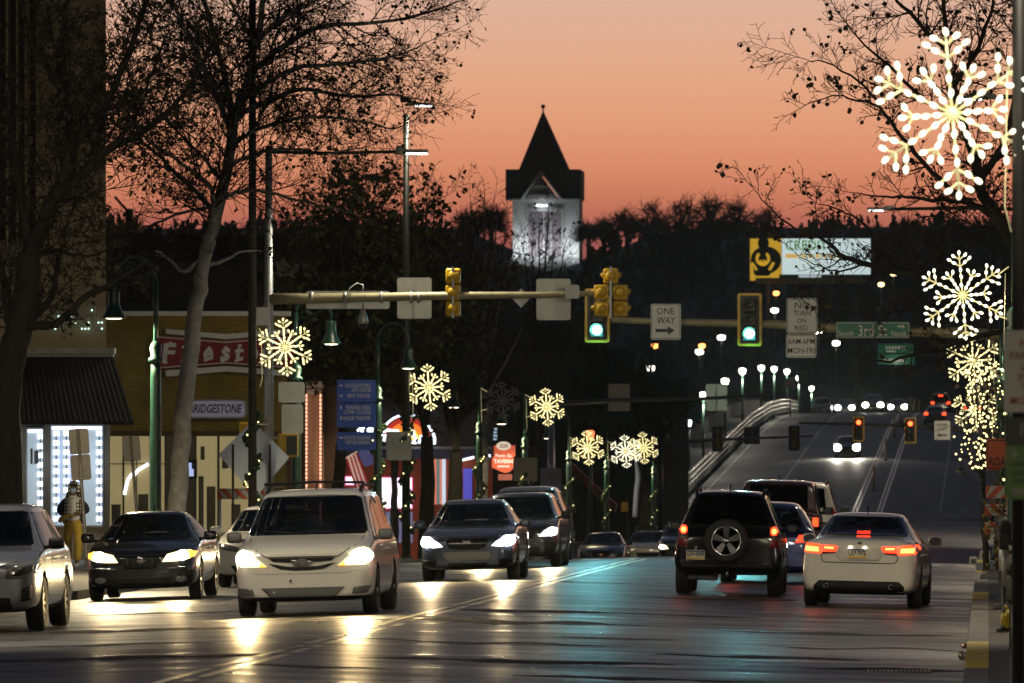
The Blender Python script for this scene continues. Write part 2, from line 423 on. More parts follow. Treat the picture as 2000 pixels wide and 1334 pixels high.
# ------------------------------------------------------------------ buildings
M_TAN = mat("tan_stucco", (.36, .31, .20), .85, var=.18, vscale=.7, bump=.15, bscale=20)
M_DKGLASS = mat("dark_window", (.012, .013, .016), .12)
M_BLACKISH = mat("dark_cladding", (.03, .03, .032), .7, var=.3, vscale=2)
M_CORN = mat("pale_cornice", (.42, .40, .36), .7, var=.25, vscale=2)
M_AWN = mat("awning_metal", (.010, .0095, .0095), .8, var=.25, vscale=6)
M_FRAME = mat("window_frame_metal", (.30, .29, .27), .5, var=.15)
M_OLIVE = mat("painted_post", (.10, .09, .06), .6, var=.2)
M_YBRICK = brick_mat("yellow_brick", (.34, .245, .036), (.27, .19, .029), (.15, .12, .045))
M_RBRICK = brick_mat("brown_brick", (.13, .075, .05), (.10, .06, .042), (.06, .05, .045))
M_GREYW = mat("grey_render", (.22, .22, .28), .85, var=.25, vscale=.6)
M_COOLPANE = glow("cool_lit_pane", (.55, .66, .72), .42)
M_LED = glow("led_module", (.72, .82, 1.0), 5.0)
M_LEDB = glow("led_edge", (.35, .40, 1.0), 1.6)
M_WARMPANE = glow("warm_lit_pane", (.62, .50, .24), .36)
M_WHITE = mat("white_paint", (.75, .74, .72), .5, var=.12, vscale=4)
M_BLACK = mat("black_paint", (.012, .012, .012), .5)

def P(px, py, Y):
    v = at(px, py, Y); return (v.x, v.y, v.z)
def slab(b, px0, px1, py0, py1, Y, th, m=0, proud=0.0):   # a frontal slab between photo columns/rows at distance Y
    a = at(px0, py1, Y); c = at(px1, py0, Y)
    b.box(((a.x + c.x) / 2, Y - proud + th / 2, (a.z + c.z) / 2), (c.x - a.x, th, c.z - a.z), m)

# the tall tan building with the awning shop at its foot
YB = 167.0
T = thing("tan_tower_building", "tall tan building with dark fluted window bays above a shop with a black awning", "building", (-21, YB, zpave(-21, YB)))
xr = at(207, 0, YB).x; xl = -31.0; zt = 26.0; zs = at(0, 684, YB).z
b = MB(); b.prismz([(xl, YB), (xr, YB), (xr - 3.4, YB + 12), (xl, YB + 12)], zs, zt); b.build("wall", M_TAN, T, True)
for pa, pb in ((-60, -30), (-16, 14), (20, 34), (39, 49), (58, 70)):
    b = MB(); slab(b, pa, pb, -320, 470, YB, .25, 0, .05); b.build("window", M_DKGLASS, T, True)
for pa in (16, 36, 53, 75):
    b = MB(); slab(b, pa - 2, pa + 2, -320, 520, YB, .3, 0, .24); b.build("pilaster", M_TAN, T, True)
b = MB(); xs = at(216, 0, YB).x
b.prismz([(xl, YB - .3), (xs, YB - .3), (xs - 3.0, YB + 10), (xl, YB + 10)], T.location.z - .1, zs); b.build("shop_wall", mat("shop_stucco", (.26, .23, .16), .85, var=.3, vscale=1.3), T, True)
b = MB(); slab(b, -40, 226, 680, 691, YB - .3, .35, 0, .28); slab(b, -40, 222, 691, 697, YB - .3, .3, 0, .18); b.build("cornice", M_CORN, T, True)
# awning: ribbed, hipped at its right end
b = MB(); n = 60
top = [at(-40 + (222 + 40) * i / n, 697, YB - .32) for i in range(n + 1)]; bot = [at(-40 + (262 + 40) * i / n, 824, YB - 1.7) for i in range(n + 1)]
vs = []; fs = []
for i in range(n + 1):
    d = .008 if i % 2 else 0
    vs += [top[i] + Vector((0, -d, d)), bot[i] + Vector((0, -d, d)), bot[i] + Vector((0, 0, -.06))]
for i in range(n): fs += [(i * 3, i * 3 + 1, i * 3 + 4, i * 3 + 3), (i * 3 + 1, i * 3 + 2, i * 3 + 5, i * 3 + 4)]
k = len(vs); vs += [Vector((top[n].x, YB - .3, bot[n].z)), Vector((top[0].x, YB - .3, bot[n].z))]
fs += [(n * 3, k, n * 3 + 2, n * 3 + 1), (2, n * 3 + 2, k, k + 1)]
b.add(vs, fs); b.build("awning", M_AWN, T, True)
def shopwin(pa, pb, ya, yb, cols, Tt, Y0=YB - .3):
    b = MB(); slab(b, pa, pb, ya, yb, Y0, .06, 0, .012); w = b.build("window", M_COOLPANE, Tt, True)
    f = MB()
    for q in (pa - 1.5, pb + 1.5): slab(f, q - 1.5, q + 1.5, ya - 3, yb + 3, Y0, .1, 0, .07)
    slab(f, pa, pb, ya - 3, ya, Y0, .1, 0, .07); slab(f, pa, pb, yb, yb + 4, Y0, .1, 0, .09)
    o = f.build("frame", M_FRAME, Tt, True); o.parent = w; 
    if cols:
        s = MB(); slab(s, pa + 1, pb - 1, ya + 2, ya + 6, Y0, .02, 0, .04); o = s.build("led_edge", M_LED, Tt, True); o.parent = w
    for c in cols:
        s = MB(); slab(s, c - 1, c + 1, ya + 8, yb - 4, Y0, .015, 1, .035)
        yy = ya + 10
        while yy < yb - 8:
            slab(s, c - 5.0, c + 5.0, yy, yy + 9, Y0, .02, 0, .04); yy += 18.5
        o = s.build("led_strip", [M_LED, M_BLACK], Tt, True); o.parent = w
    if cols:
        s = MB()
        for c in cols: slab(s, c + 5.5, c + 7, ya + 6, yb - 4, Y0, .015, 0, .03)
        o = s.build("led_edge", M_LEDB, Tt, True); o.parent = w
    return w
shopwin(18, 40, 840, 1010, [], T); shopwin(54, 84, 838, 1016, [79], T); shopwin(101, 200, 832, 1026, [110, 130, 147, 194], T)
b = MB(); slab(b, 87, 97, 826, 1040, YB - .3, .2, 0, .12); slab(b, 205, 214, 826, 1040, YB - .3, .2, 0, .1); b.build("post", M_OLIVE, T, True)
b = MB(); slab(b, 68, 76, 880, 906, YB - .3, .08, 0, .1); slab(b, 60, 64, 876, 906, YB - .3, .04, 0, .05); b.build("poster", [M_BLACK], T, True)
b = MB()
for k in range(15):
    px = 108 + k * 6.5; b.tube([P(px, 598, YB - .06), P(px, 600 + rnd.uniform(18, 48), YB - .06)], .01, 4, 0)
    for j in range(4): 
        if rnd.random() < .4: b.ball(P(px, 606 + j * 12, YB - .07), .022, 6, 1)
IC = b.build("icicle_lights", [M_CORN, glow("icicle_bulb", (.6, .9, .8), 2.0)])
tag(IC, "string of hanging icicle lights on the tan tower above the shop awning", "string lights")
lamp('POINT', T, (at(150, 900, YB - 1.2) - T.location), 22, (.75, .85, 1), .3)
lamp('POINT', T, (at(60, 900, YB - 1.2) - T.location), 10, (.75, .85, 1), .3)

# yellow brick tyre shop
YF = 206.0
T = thing("tyre_shop", "yellow brick tyre shop with a red bow tie shaped sign and lit cream windows", "shop building", (-21.5, YF, zpave(-21, YF)))
b = MB(); a = at(196, 1100, YF); c = at(560, 617, YF)
b.prismz([(a.x, YF), (c.x, YF), (c.x - 3.5, YF + 14), (a.x, YF + 14)], T.location.z - .3, c.z); b.build("wall", M_YBRICK, T, True)
b = MB(); slab(b, 190, 566, 608, 617, YF, .5, 0, .12); b.build("parapet", M_WHITE, T, True)
b = MB(); slab(b, 206, 556, 842, 850, YF, .3, 0, .1); b.build("fascia", mat("brown_fascia", (.09, .06, .03), .7, var=.2), T, True)
for pa, pb in ((214, 240), (243, 293), (297, 322), (384, 425), (429, 500)):
    b = MB(); slab(b, pa, pb, 852, 1040, YF, .08, 0, .02); w = b.build("window", M_WARMPANE, T, True)
    f = MB()
    for q in (pa - 1, pb + 1): slab(f, q - 1.2, q + 1.2, 850, 1042, YF, .12, 0, .08)
    o = f.build("frame", M_OLIVE, T, True); o.parent = w
M_SHOPD = mat("shop_display", (.16, .14, .085), .7, var=.3)
for pa, pb, ya, yb in ((250, 262, 880, 902), (270, 290, 965, 1040), (218, 236, 985, 1040), (392, 400, 872, 898), (404, 421, 950, 1040), (434, 446, 880, 915), (452, 470, 985, 1040), (388, 398, 930, 1040)):
    b = MB(); slab(b, pa, pb, ya, yb, YF, .05, 0, .05); b.build("display_shelf", M_SHOPD, T, True)
b = MB(); slab(b, 266, 268, 852, 1040, YF, .06, 0, .06); slab(b, 214, 322, 905, 907, YF, .06, 0, .055); b.build("glazing_bar", M_OLIVE, T, True)
b = MB(); slab(b, 324, 382, 852, 1040, YF, .1, 0, .05); b.build("door", mat("shop_door", (.16, .14, .09), .5, var=.2), T, True)
b = MB(); pts = [at(px, py, YF - .12) for px, py in ((243, 966), (246, 952), (250, 936), (258, 926), (262, 928), (270, 918), (280, 912), (290, 906))]
b.tube(pts, .045, 6); b.build("neon_tube", glow("white_neon", (.9, .93, 1), 2.2), T, True)
b = MB(); slab(b, 364, 386, 898, 934, YF, .1, 0, .22); tv = b.build("television", M_BLACK, T, True)
b = MB(); slab(b, 366, 380, 916, 930, YF, .01, 0, .235); slab(b, 370, 376, 904, 916, YF, .01, 0, .235); o = b.build("screen", glow("tv_screen", (.5, .6, 1), .8), T, True); o.parent = tv
# bow-tie sign with blackletter
def bow(t, b_, px): return None
S = thing("tyre_shop_sign", "red bow tie shaped shop sign with white blackletter and white bands", "shop sign", P(440, 690, YF))
b = MB()
def poly(b, pts, Y, th, m, proud): 
    q = [at(x, y, Y) for x, y in pts]; b.prism([(v.x, v.z) for v in q], Y - proud, Y - proud + th, m)
red = [(308, 655), (443, 666), (580, 655), (580, 720), (443, 712), (308, 722)]
poly(b, red, YF, .2, 0, .3); b.build("sign_panel", mat("sign_red", (.24, .008, .024), .4, var=.12, vscale=2), S, True)
b = MB()
for q in ([(326, 643), (443, 653), (566, 643), (566, 652), (443, 663), (326, 652)], [(326, 724), (443, 715), (566, 724), (566, 735), (443, 726), (326, 736)]): poly(b, q, YF, .2, 0, .3)
b.build("sign_band", M_WHITE, S, True)
b = MB()
for q in ([(308, 657), (443, 668), (580, 657), (580, 659), (443, 670), (308, 659)], [(308, 718), (443, 708), (580, 718), (580, 720), (443, 710), (308, 720)]): poly(b, q, YF, .02, 0, .315)
for ch, cx_, cy_, hh, ww in (("F", 330, 689, 38, 29), ("i", 360, 692, 28, 9), ("r", 383, 693, 22, 17), ("e", 407, 692, 24, 20), ("s", 440, 692, 26, 19), ("t", 467, 690, 30, 18), ("o", 495, 692, 24, 20), ("n", 521, 692, 24, 20), ("e", 547, 692, 24, 20)):
    s_ = YF / F; b.text(ch, P(cx_, cy_, YF - .33), hh * s_, ww * s_, bold=.035, shear=.12)
    for dy_, dx_ in ((hh * .5, -ww * .15), (-hh * .48, ww * .2)): poly(b, [(cx_ + dx_ - 5, cy_ + dy_), (cx_ + dx_, cy_ + dy_ - 4), (cx_ + dx_ + 5, cy_ + dy_), (cx_ + dx_, cy_ + dy_ + 4)], YF, .02, 0, .345)
b.build("lettering", M_WHITE, S, True)
S = thing("tyre_brand_sign", "lit white box sign with black italic lettering on the yellow brick shop", "shop sign", P(425, 798, YF))
b = MB(); a = at(366, 818, YF); c = at(484, 780, YF); b.prism(rrect(c.x - a.x, c.z - a.z, .12, 3, ((a.x + c.x) / 2, (a.z + c.z) / 2)), YF - .35, YF - .02); b.build("sign_box", M_FRAME, S, True)
b = MB(); b.prism(rrect(c.x - a.x - .1, c.z - a.z - .1, .1, 3, ((a.x + c.x) / 2, (a.z + c.z) / 2)), YF - .365, YF - .345); b.build("lit_face", glow("sign_face_white", (.45, .42, .55), .15), S, True)
b = MB(); b.text("BRIDGESTONE", P(421, 798, YF - .375), .24, 1.42, shear=.25, bold=.02); b.build("lettering", M_BLACK, S, True)

# dark blocks behind and beyond
def block(name, label, px0, px1, py, Y, m, depth=14, base=None, wins=(), wm=None, slant=.3):
    x0 = at(px0, 0, Y).x; x1 = at(px1, 0, Y).x; z1 = at(0, py, Y).z; z0 = (zpave(x0, Y) if base is None else base) - .3
    T = thing(name, label, "building", ((x0 + x1) / 2, Y, z0 + .3))
    b = MB(); b.prismz([(x0, Y), (x1, Y), (x1 - slant * depth, Y + depth), (x0, Y + depth)], z0, z1); b.build("wall", m, T, True)
    b = MB(); b.box(((x0 + x1) / 2, Y + .1, z1 + .06), (x1 - x0 + .3, .7, .25)); b.build("cornice", M_BLACKISH, T, True)
    for (a, c, d, e) in wins:
        b = MB(); slab(b, a, c, d, e, Y, .1, 0, .03); w = b.build("window", wm or M_DKGLASS, T, True)
        f = MB(); slab(f, a - 1, c + 1, e, e + 2.5, Y, .2, 0, .12); slab(f, (a + c) / 2 - .5, (a + c) / 2 + .5, d, e, Y, .05, 0, .05); o = f.build("frame", M_BLACKISH, T, True); o.parent = w
    return T
block("metal_clad_building", "dark metal clad building rising behind the yellow brick shop", 150, 590, 508, 268, mat("metal_cladding", (.07, .075, .085), .6, var=.15, vscale=1.2, stretch=(6, 1, .2)), wins=[(250, 275, 545, 585), (480, 505, 545, 585)])
T = block("brown_corner_building", "brown brick corner building with a pale broken cornice and bulb lit pillar", 512, 665, 530, 236, M_RBRICK, wins=[(530, 556, 640, 700), (640, 656, 640, 700)])
b = MB()
for pa, pb in ((542, 585), (592, 622)):
    q = [at(x, y, 236) for x, y in ((pa, 512), (pb + 4, 512), (pb, 530), (pb - 6, 544), (pa + 6, 540))]; b.prism([(v.x, v.z) for v in q], 235.3, 236.2)
b.build("pale_cornice", M_CORN, T, True)
b = MB(); slab(b, 599, 630, 752, 1080, 235.4, .6, 0, 0); b.build("pillar", brick_mat("pillar_brick", (.34, .20, .13), (.28, .17, .11), (.18, .14, .11)), T, True)
lamp("POINT", T, (at(612, 800, 234.4) - T.location), 16, (1, .62, .42), .4); lamp("POINT", T, (at(612, 900, 234.4) - T.location), 16, (1, .62, .42), .4)
b = MB(); slab(b, 597, 632, 744, 758, 235.4, .7, 0, .08); slab(b, 599, 630, 760, 770, 235.4, .6, 0, .05); b.build("pillar_capital", M_CORN, T, True)
b = MB()
for px in (598.5, 626):
    yy = 770
    while yy < 1060: slab(b, px - 1.6, px + 1.6, yy, yy + 6, 235.3, .05, 0, .03); yy += 8
b.build("light_rope", glow("pinkish_rope_light", (1, .52, .34), 1.5), T, True)
block("slate_grey_building", "slate grey plain fronted building behind the blue direction signs", 640, 900, 596, 322, M_GREYW, wins=[(690, 720, 640, 690), (760, 790, 640, 690), (830, 860, 640, 690)])

# the little colourful restaurant with the neon arch
YR = 300.0
T = thing("orange_restaurant", "orange fronted restaurant with a dark blue fascia and bright poster windows", "shop building", (-24, YR, zpave(-24, YR)))
M_ORANGE = mat("orange_render", (.50, .10, .045), .7, var=.15, vscale=1.5, emit=(.5, .085, .03), es=0.0)
M_NAVY = mat("navy_fascia", (.02, .03, .10), .5, var=.2)
b = MB(); a = at(560, 0, YR); c = at(962, 0, YR); z1 = at(0, 880, YR).z
b.prismz([(a.x, YR), (c.x, YR), (c.x - 4, YR + 12), (a.x, YR + 12)], T.location.z - .4, z1); b.build("wall", M_ORANGE, T, True)
b = MB(); b.prismz([(a.x, YR + .4), (c.x, YR + .4), (c.x - 4, YR + 12), (a.x, YR + 12)], z1, at(0, 800, YR).z); b.build("upper_wall", M_BLACKISH, T, True)
b = MB(); slab(b, 600, 962, 876, 896, YR, .4, 0, .3); b.build("fascia", M_NAVY, T, True)
b = MB(); slab(b, 600, 962, 872, 877, YR, .4, 0, .38); b.build("fascia_trim", M_FRAME, T, True)
M_HOT = glow("bright_poster", (1, .82, .96), 1.9); M_RIM = glow("magenta_edge", (.9, .2, .42), .9)
for pa, pb, ya, yb in ((676, 693, 932, 946), (742, 804, 934, 992)):
    b = MB(); slab(b, pa, pb, ya, yb, YR, .1, 0, .08); w = b.build("window", M_HOT, T, True)
    f = MB(); slab(f, pa - 2, pb + 2, ya - 2, yb + 2, YR, .1, 0, .05); o = f.build("frame", M_RIM, T, True); o.parent = w
b = MB(); slab(b, 740, 806, 1000, 1060, YR, .1, 0, .06); b.build("window", glow("dim_blue_pane", (.22, .22, .4), .45), T, True)
for px, w_, col in ((838, 8, (.95, .9, .9)), (845, 5, (.5, .5, .55)), (850, 5, (.8, .22, .12)), (856, 6, (.14, .2, .2)), (861, 4, (.75, .25, .15)), (867, 7, (.75, .85, 1))):
    b = MB(); slab(b, px - w_ / 2, px + w_ / 2, 897, 985, YR, .1, 0, .06); b.build("banner", glow("banner_%d" % px, col, .75), T, True)
b = MB(); slab(b, 905, 922, 915, 990, YR, .1, 0, .06); b.build("banner", glow("banner_blue", (.10, .09, .62), .6), T, True)
b = MB(); slab(b, 893, 903, 905, 990, YR, .1, 0, .06); b.build("banner", glow("banner_red", (.65, .16, .09), .6), T, True)
b = MB(); b.tube([P(892, 975, YR - .3), P(892, 920, YR - .3), P(897, 900, YR - .3), P(926, 893, YR - .3)], .05, 6); b.tube([P(948, 891, YR - .3), P(958, 890, YR - .3)], .06, 6)
b.build("neon_outline", glow("white_neon_b", (.85, .9, 1), 2.2), T, True)
lamp('POINT', T, (at(700, 905, YR - 8) - T.location), 120, (1, .75, .6), .3)  # bare lamps added out in front to light the wall and flag
lamp('POINT', T, (at(830, 905, YR - 8) - T.location), 100, (1, .8, .75), .3)
lamp('POINT', T, (at(625, 905, YR - 7) - T.location), 90, (1, .7, .5), .3)
S = thing("neon_arch_sign", "neon sign with a red orange yellow sunset arch and white outlined script", "neon sign", P(790, 845, YR - .6))
YN = YR - .6
M_NW = glow("neon_white", (.74, .86, 1), 2.6)
def arcpts(cx, cy_, r, a0, a1, n=16, ry=None): return [(cx + r * math.cos(R(a0 + (a1 - a0) * k / n)), cy_ - (ry or r) * math.sin(R(a0 + (a1 - a0) * k / n))) for k in range(n + 1)]
def ring_px(b, cx, cy_, r0, r1, a0, a1, Y, proud, th=.05, m=0):
    o = arcpts(cx, cy_, r1, a0, a1); i = arcpts(cx, cy_, r0, a0, a1)
    for k in range(len(o) - 1): poly(b, [i[k], o[k], o[k + 1], i[k + 1]], Y, th, m, proud)
for r0, r1, nm, col, e in ((38, 47, "arch_red", (.42, .02, .01), .9), (25, 38, "arch_orange", (.95, .18, .015), 1.1), (4, 25, "arch_yellow", (.95, .55, .02), 1.0)):
    b = MB(); ring_px(b, 795, 862, r0, r1, 14, 166, YN, 0); b.build(nm, glow(nm, col, e), S, True)
b = MB(); ring_px(b, 795, 862, 50, 54, 22, 158, YN, .05); b.build("arch_outline", M_NW, S, True)
b = MB()
for pts in ([(698, 842), (704, 836), (712, 835)], [(704, 842), (710, 841)], [(718, 840), (722, 837), (728, 838), (727, 842), (719, 842), (718, 840)], [(731, 845), (732, 844)], [(742, 844), (750, 842), (758, 840), (770, 842), (779, 842)],
            [(741, 862), (744, 850), (752, 849), (750, 862)], [(795, 838), (806, 838), (808, 845)], [(803, 852), (808, 848), (812, 854), (806, 866), (813, 865)], [(846, 846), (849, 858), (849, 866), (843, 866)], [(818, 866), (822, 852), (830, 850), (832, 864)]):
    b.tube([P(x, y, YN - .08) for x, y in pts], .055, 6)
b.build("script_lettering", M_NW, S, True)
S = thing("dark_shop_sign", "black shop sign board with faint grey lettering beside the lit pillar", "shop sign", P(640, 818, 250))
b = MB(); slab(b, 614, 664, 800, 840, 250, .15); b.build("board", M_BLACK, S, True)
b = MB(); b.text("DeCarlo", P(640, 818, 249.98), .2, .72, shear=.2)
for i in range(9): slab(b, 622 + i * 4, 624.6 + i * 4, 829, 832.5, 249.98, .02)
b.build("lettering", mat("grey_letters", (.35, .35, .35), .5), S, True)

# dark row of far buildings closing the left side
far = [(880, 1010, 700, 345, "dark brick row building with a lit window sign behind the tavern sign"), (1000, 1120, 640, 372, "dark narrow building behind the unlit pole of the far signal arm"), (1100, 1240, 690, 396, "dark low building beyond the far snowflake lamps"),
       (1215, 1345, 745, 418, "dark low building by the left end of the bridge")]
for i, (a, c, y, Y, lb) in enumerate(far):
    m = [M_RBRICK, M_BLACKISH, M_GREYW, M_BLACKISH][i]
    block("row_building", lb, a, c, y, Y, mat("far_wall_%d" % i, [(.06, .045, .04), (.035, .03, .03), (.04, .04, .045), (.025, .024, .026)][i], .85, var=.3, vscale=.5), 20, wins=[(a + 20 + 35 * k, a + 32 + 35 * k, y + 40, y + 75) for k in range(3)])
S = thing("tavern_sign", "orange red hanging tavern sign with white oval number 220", "shop sign", P(985, 898, 286))
b = MB(); q = [at(x, y, 286) for x, y in ((965, 870), (1006, 870), (1006, 890), (1003, 893), (1002, 915), (996, 921), (988, 924), (978, 921), (961, 913), (961, 894), (965, 891))]
b.prism([(v.x, v.z) for v in q], 285.9, 286.1); b.build("board", glow("tavern_board", (.72, .13, .06), .75), S, True)
b = MB(); c = at(984, 871, 286); b.prism(ell(.27, .165, 24, (c.x, c.z)), 285.85, 285.9); b.build("oval_plate", glow("tavern_oval", (.9, .72, .52), .8), S, True)
b = MB(); b.text("220", P(984, 871, 285.83), .13, .3, bold=.02); b.build("number", mat("brown_ink", (.12, .03, .02), .6), S, True)
b = MB(); b.text("Penn St.", P(984, 890, 285.85), .12, .62, bold=.02); b.text("TAVERN", P(983, 901, 285.85), .15, .72, bold=.03)
for i in range(7): slab(b, 972 + i * 3.4, 974.2 + i * 3.4, 909, 913, 285.85, .02)
b.build("lettering", glow("tavern_white", (.95, .8, .7), .9), S, True)
b = MB(); slab(b, 973, 1000, 926, 938, 286, .1); b.build("lower_panel", glow("tavern_lower", (.45, .14, .1), .4), S, True)
b = MB(); b.tube([P(930, 864, 286.3), P(1006, 866, 286)], .03, 6); b.tube([P(984, 866, 286), P(984, 880, 286)], .02, 6); b.build("bracket", M_BLACK, S, True)
S = thing("window_letter_sign", "pale blue lit window lettering high on the dark brick building", "lit sign", P(940, 850, 344))
b = MB()
for i in range(4): slab(b, 918, 925, 836 + i * 6.5, 840 + i * 6.5, 344, .1); slab(b, 957 - i, 962 - i, 836 + i * 6.5, 840 + i * 6.5, 344, .1); slab(b, 965 - i, 971 - i % 2, 836 + i * 6.5, 840 + i * 6.5, 344, .1)
b.build("lettering", glow("pale_blue_letters", (.45, .6, .75), .7), S, True)
S = thing("folded_awning", "long faded orange sloping awning on the far left storefront", "awning", P(1180, 960, 330))
q = [at(x, y, 330) for x, y in ((1120, 905), (1150, 935), (1205, 985), (1202, 1000), (1192, 1002), (1165, 968), (1118, 925))]
b = MB(); b.prism([(v.x, v.z) for v in q], 329.3, 330.6); b.build("canopy", mat("faded_orange", (.30, .10, .06), .8, var=.2), S, True)
b = MB(); b.tube([P(1120, 910, 330.6), P(1205, 992, 330.6)], .04, 6); b.build("awning_bar", M_BLACK, S, True)
# ------------------------------------------------------------------ street furniture
M_GREENP = mat("green_pole_paint", (.010, .046, .032), .38, var=.25, vscale=6, coat=.2)
M_GALV = mat("galvanised_steel", (.42, .43, .44), .45, .5, var=.15, vscale=8)
M_GALVY = mat("weathered_steel", (.34, .30, .18), .55, .2, var=.25, vscale=5)
M_DKPOLE = mat("dark_wood_pole", (.045, .04, .035), .7, var=.3, vscale=8)
M_SIGNBK = mat("sign_back_aluminium", (.40, .41, .38), .45, .35, var=.12, vscale=3)
M_SIGNW = mat("sign_white_sheeting", (.62, .63, .60), .5, var=.06, vscale=3)
M_SIGNW2 = mat("sign_white_sheeting_lit", (.74, .73, .68), .5, var=.06, vscale=3)  # brighter copy of the white sheeting, lit look put into its colour
M_SIGNK = mat("sign_black_ink", (.012, .012, .013), .5)
M_SIGNG = mat("sign_green_sheeting", (.012, .17, .10), .42, var=.12, vscale=3)
M_SIGNB = mat("sign_blue_sheeting", (.03, .10, .52), .42, var=.1, vscale=3)
M_YELH = mat("signal_yellow_housing", (.60, .36, .015), .45, var=.2, vscale=6)
M_SIGD = mat("signal_dark_housing", (.03, .035, .034), .45)
M_AMBERB = mat("backplate_yellow_border", (.66, .40, .02), .4)
M_GREENL = glow("green_signal_light", (.16, .95, .86), 4.5, False)
M_GREENC = glow("green_signal_core", (.62, 1.0, .95), 7.0, False)
M_REDC = glow("red_signal_core", (1.0, .085, .02), 7.0, False)
M_REDL = glow("red_signal_light", (1.0, .028, .008), 4.5, False)
M_LENSOFF = mat("unlit_signal_lens", (.05, .06, .06), .15)
M_WARMLENS = glow("warm_lamp_lens", (1.0, .86, .58), 6.0)
M_COOLLENS = glow("cool_lamp_lens", (.95, .97, 1.0), 6.0)
M_GLOBE = glow("bridge_lamp_globe", (1.0, .93, .76), 7.0)
M_FAIRY = glow("fairy_bulb", (1.0, .82, .34), 2.6)
M_GARL = mat("garland_green", (.02, .05, .015), .8, var=.4, vscale=20)
M_PALEBAR = mat("snowflake_frame_glow", (.55, .50, .28), .5, emit=(1, .90, .45), es=.42, nosample=True)  # bulb light on bars and brackets put in as their own glow
M_BULBW = glow("snowflake_bulb_warm", (1.0, .85, .42), 1.7)
M_BULBC = glow("snowflake_bulb_cool", (1.0, .96, .74), 1.9)
M_BULBOFF = mat("unlit_bulb", (.35, .34, .38), .3)
M_ORANGE_S = mat("orange_sheeting", (.80, .13, .015), .45, var=.12, vscale=6)

def lamp_post(x, Y, label, arms=(1,), energy=260, lit=True, H=6.0, q=1.0, cone=150, group="green bell lamp posts along the street"):
    z0 = g(x, Y, False)
    T = thing("bell_lamp_post", label, "street lamp", (x, Y, z0), 0, group)
    b = MB(); b.lathe([(.24, 0), (.24, .08), (.19, .12), (.17, .5), (.13, .6), (.115, .7), (.10, 3.75), (.085, 4.1)], n=16); b.build("pole", M_GREENP, T)
    b = MB(); b.lathe([(.10, 4.02), (.14, 4.04), (.14, 4.1), (.09, 4.14), (.12, 4.3), (.09, 4.36), (.045, 4.42)], n=16); b.build("collar", M_GREENP, T)
    b = MB(); b.tube([(0, 0, 4.38), (0, 0, H - .45 if Y != 60 else 8.0)], .045 if Y != 60 else .062, 8); b.build("upper_pole", M_GREENP, T)
    for s in arms:
        b = MB(); pts = [(0, 0, H - .5)] + [(s * q * (.39 - .39 * math.cos(R(a))), 0, H - .5 + .5 * math.sin(R(a))) for a in range(20, 181, 20)]
        pts.append((s * q * .78, 0, H - .62)); b.tube(pts, .028, 8)
        b.tube([(s * q * (.39 + .17 * math.cos(R(a))), 0, H - .32 + .17 * math.sin(R(a))) for a in range(0, 361, 30)], .01, 5)
        b.tube([(s * q * (.2 + .09 * math.cos(R(a))), 0, H - .5 + .09 * math.sin(R(a))) for a in range(0, 361, 30)], .009, 5)
        arm = b.build("gooseneck", M_GREENP, T)
        b = MB(); zt = H - .62
        b.lathe([(.03, zt), (.10, zt - .02), (.115, zt - .06), (.105, zt - .2), (.12, zt - .3), (.165, zt - .42), (.215, zt - .5), (.225, zt - .54), (.205, zt - .53), (.15, zt - .42), (.1, zt - .3), (.001, zt - .25)], (s * q * .78, 0, 0), 18); sh = b.build("bell_shade", M_GREENP, T)
        b = MB(); b.lathe([(.001, zt - .56), (.13, zt - .55), (.19, zt - .52), (.19, zt - .50), (.001, zt - .5)], (s * q * .78, 0, 0), 16)
        o = b.build("lens", M_WARMLENS if lit else M_LENSOFF, T); o.parent = sh
        if lit: lamp('SPOT', T, (s * q * .78, 0, zt - .6), energy, (1.0, .80, .48), .12, cone, .5 if cone < 160 else .15)
    return T
LX = -15.5
E1 = 500
lamp_post(LX, 143, "green bell lamp post beside the pale tree trunk in front of the yellow brick shop", arms=(-1,), energy=3000, cone=172)
lamp_post(LX + .05, 171.5, "green bell lamp post behind the brightest snowflake on the left pavement", energy=E1)
lamp_post(LX, 195, "green lamp post carrying the blue direction signs", energy=E1)
lamp_post(LX, 234, "thin green lamp post left of the orange tavern sign", arms=(-1,), energy=E1 * 1.2, cone=166)
lamp_post(LX, 257, "thick green lamp post right of the orange tavern sign", arms=(-1,), energy=E1 * 1.2, cone=166)
lamp_post(LX, 284, "green lamp post under the snowflake with a red lamp above it", arms=(-1,), energy=E1 * 1.2, cone=166)
lamp_post(LX, 312, "green lamp post in front of the pale cool white snowflake", arms=(-1,), energy=E1 * 1.2, cone=166)
lamp_post(LX, 356, "dark green lamp post by the leaning black tree near the bridge", arms=(-1,), energy=E1 * 1.2, cone=166)
lamp_post(.38, 112, "green bell lamp post at the right edge behind the second snowflake", energy=E1, q=.3)
lamp_post(.30, 178, "green lamp post behind the third snowflake down the right pavement", energy=E1, q=.3)
lamp_post(.30, 235, "green lamp post far down the right pavement in the string lights", energy=E1, q=.3)
EC = 2450
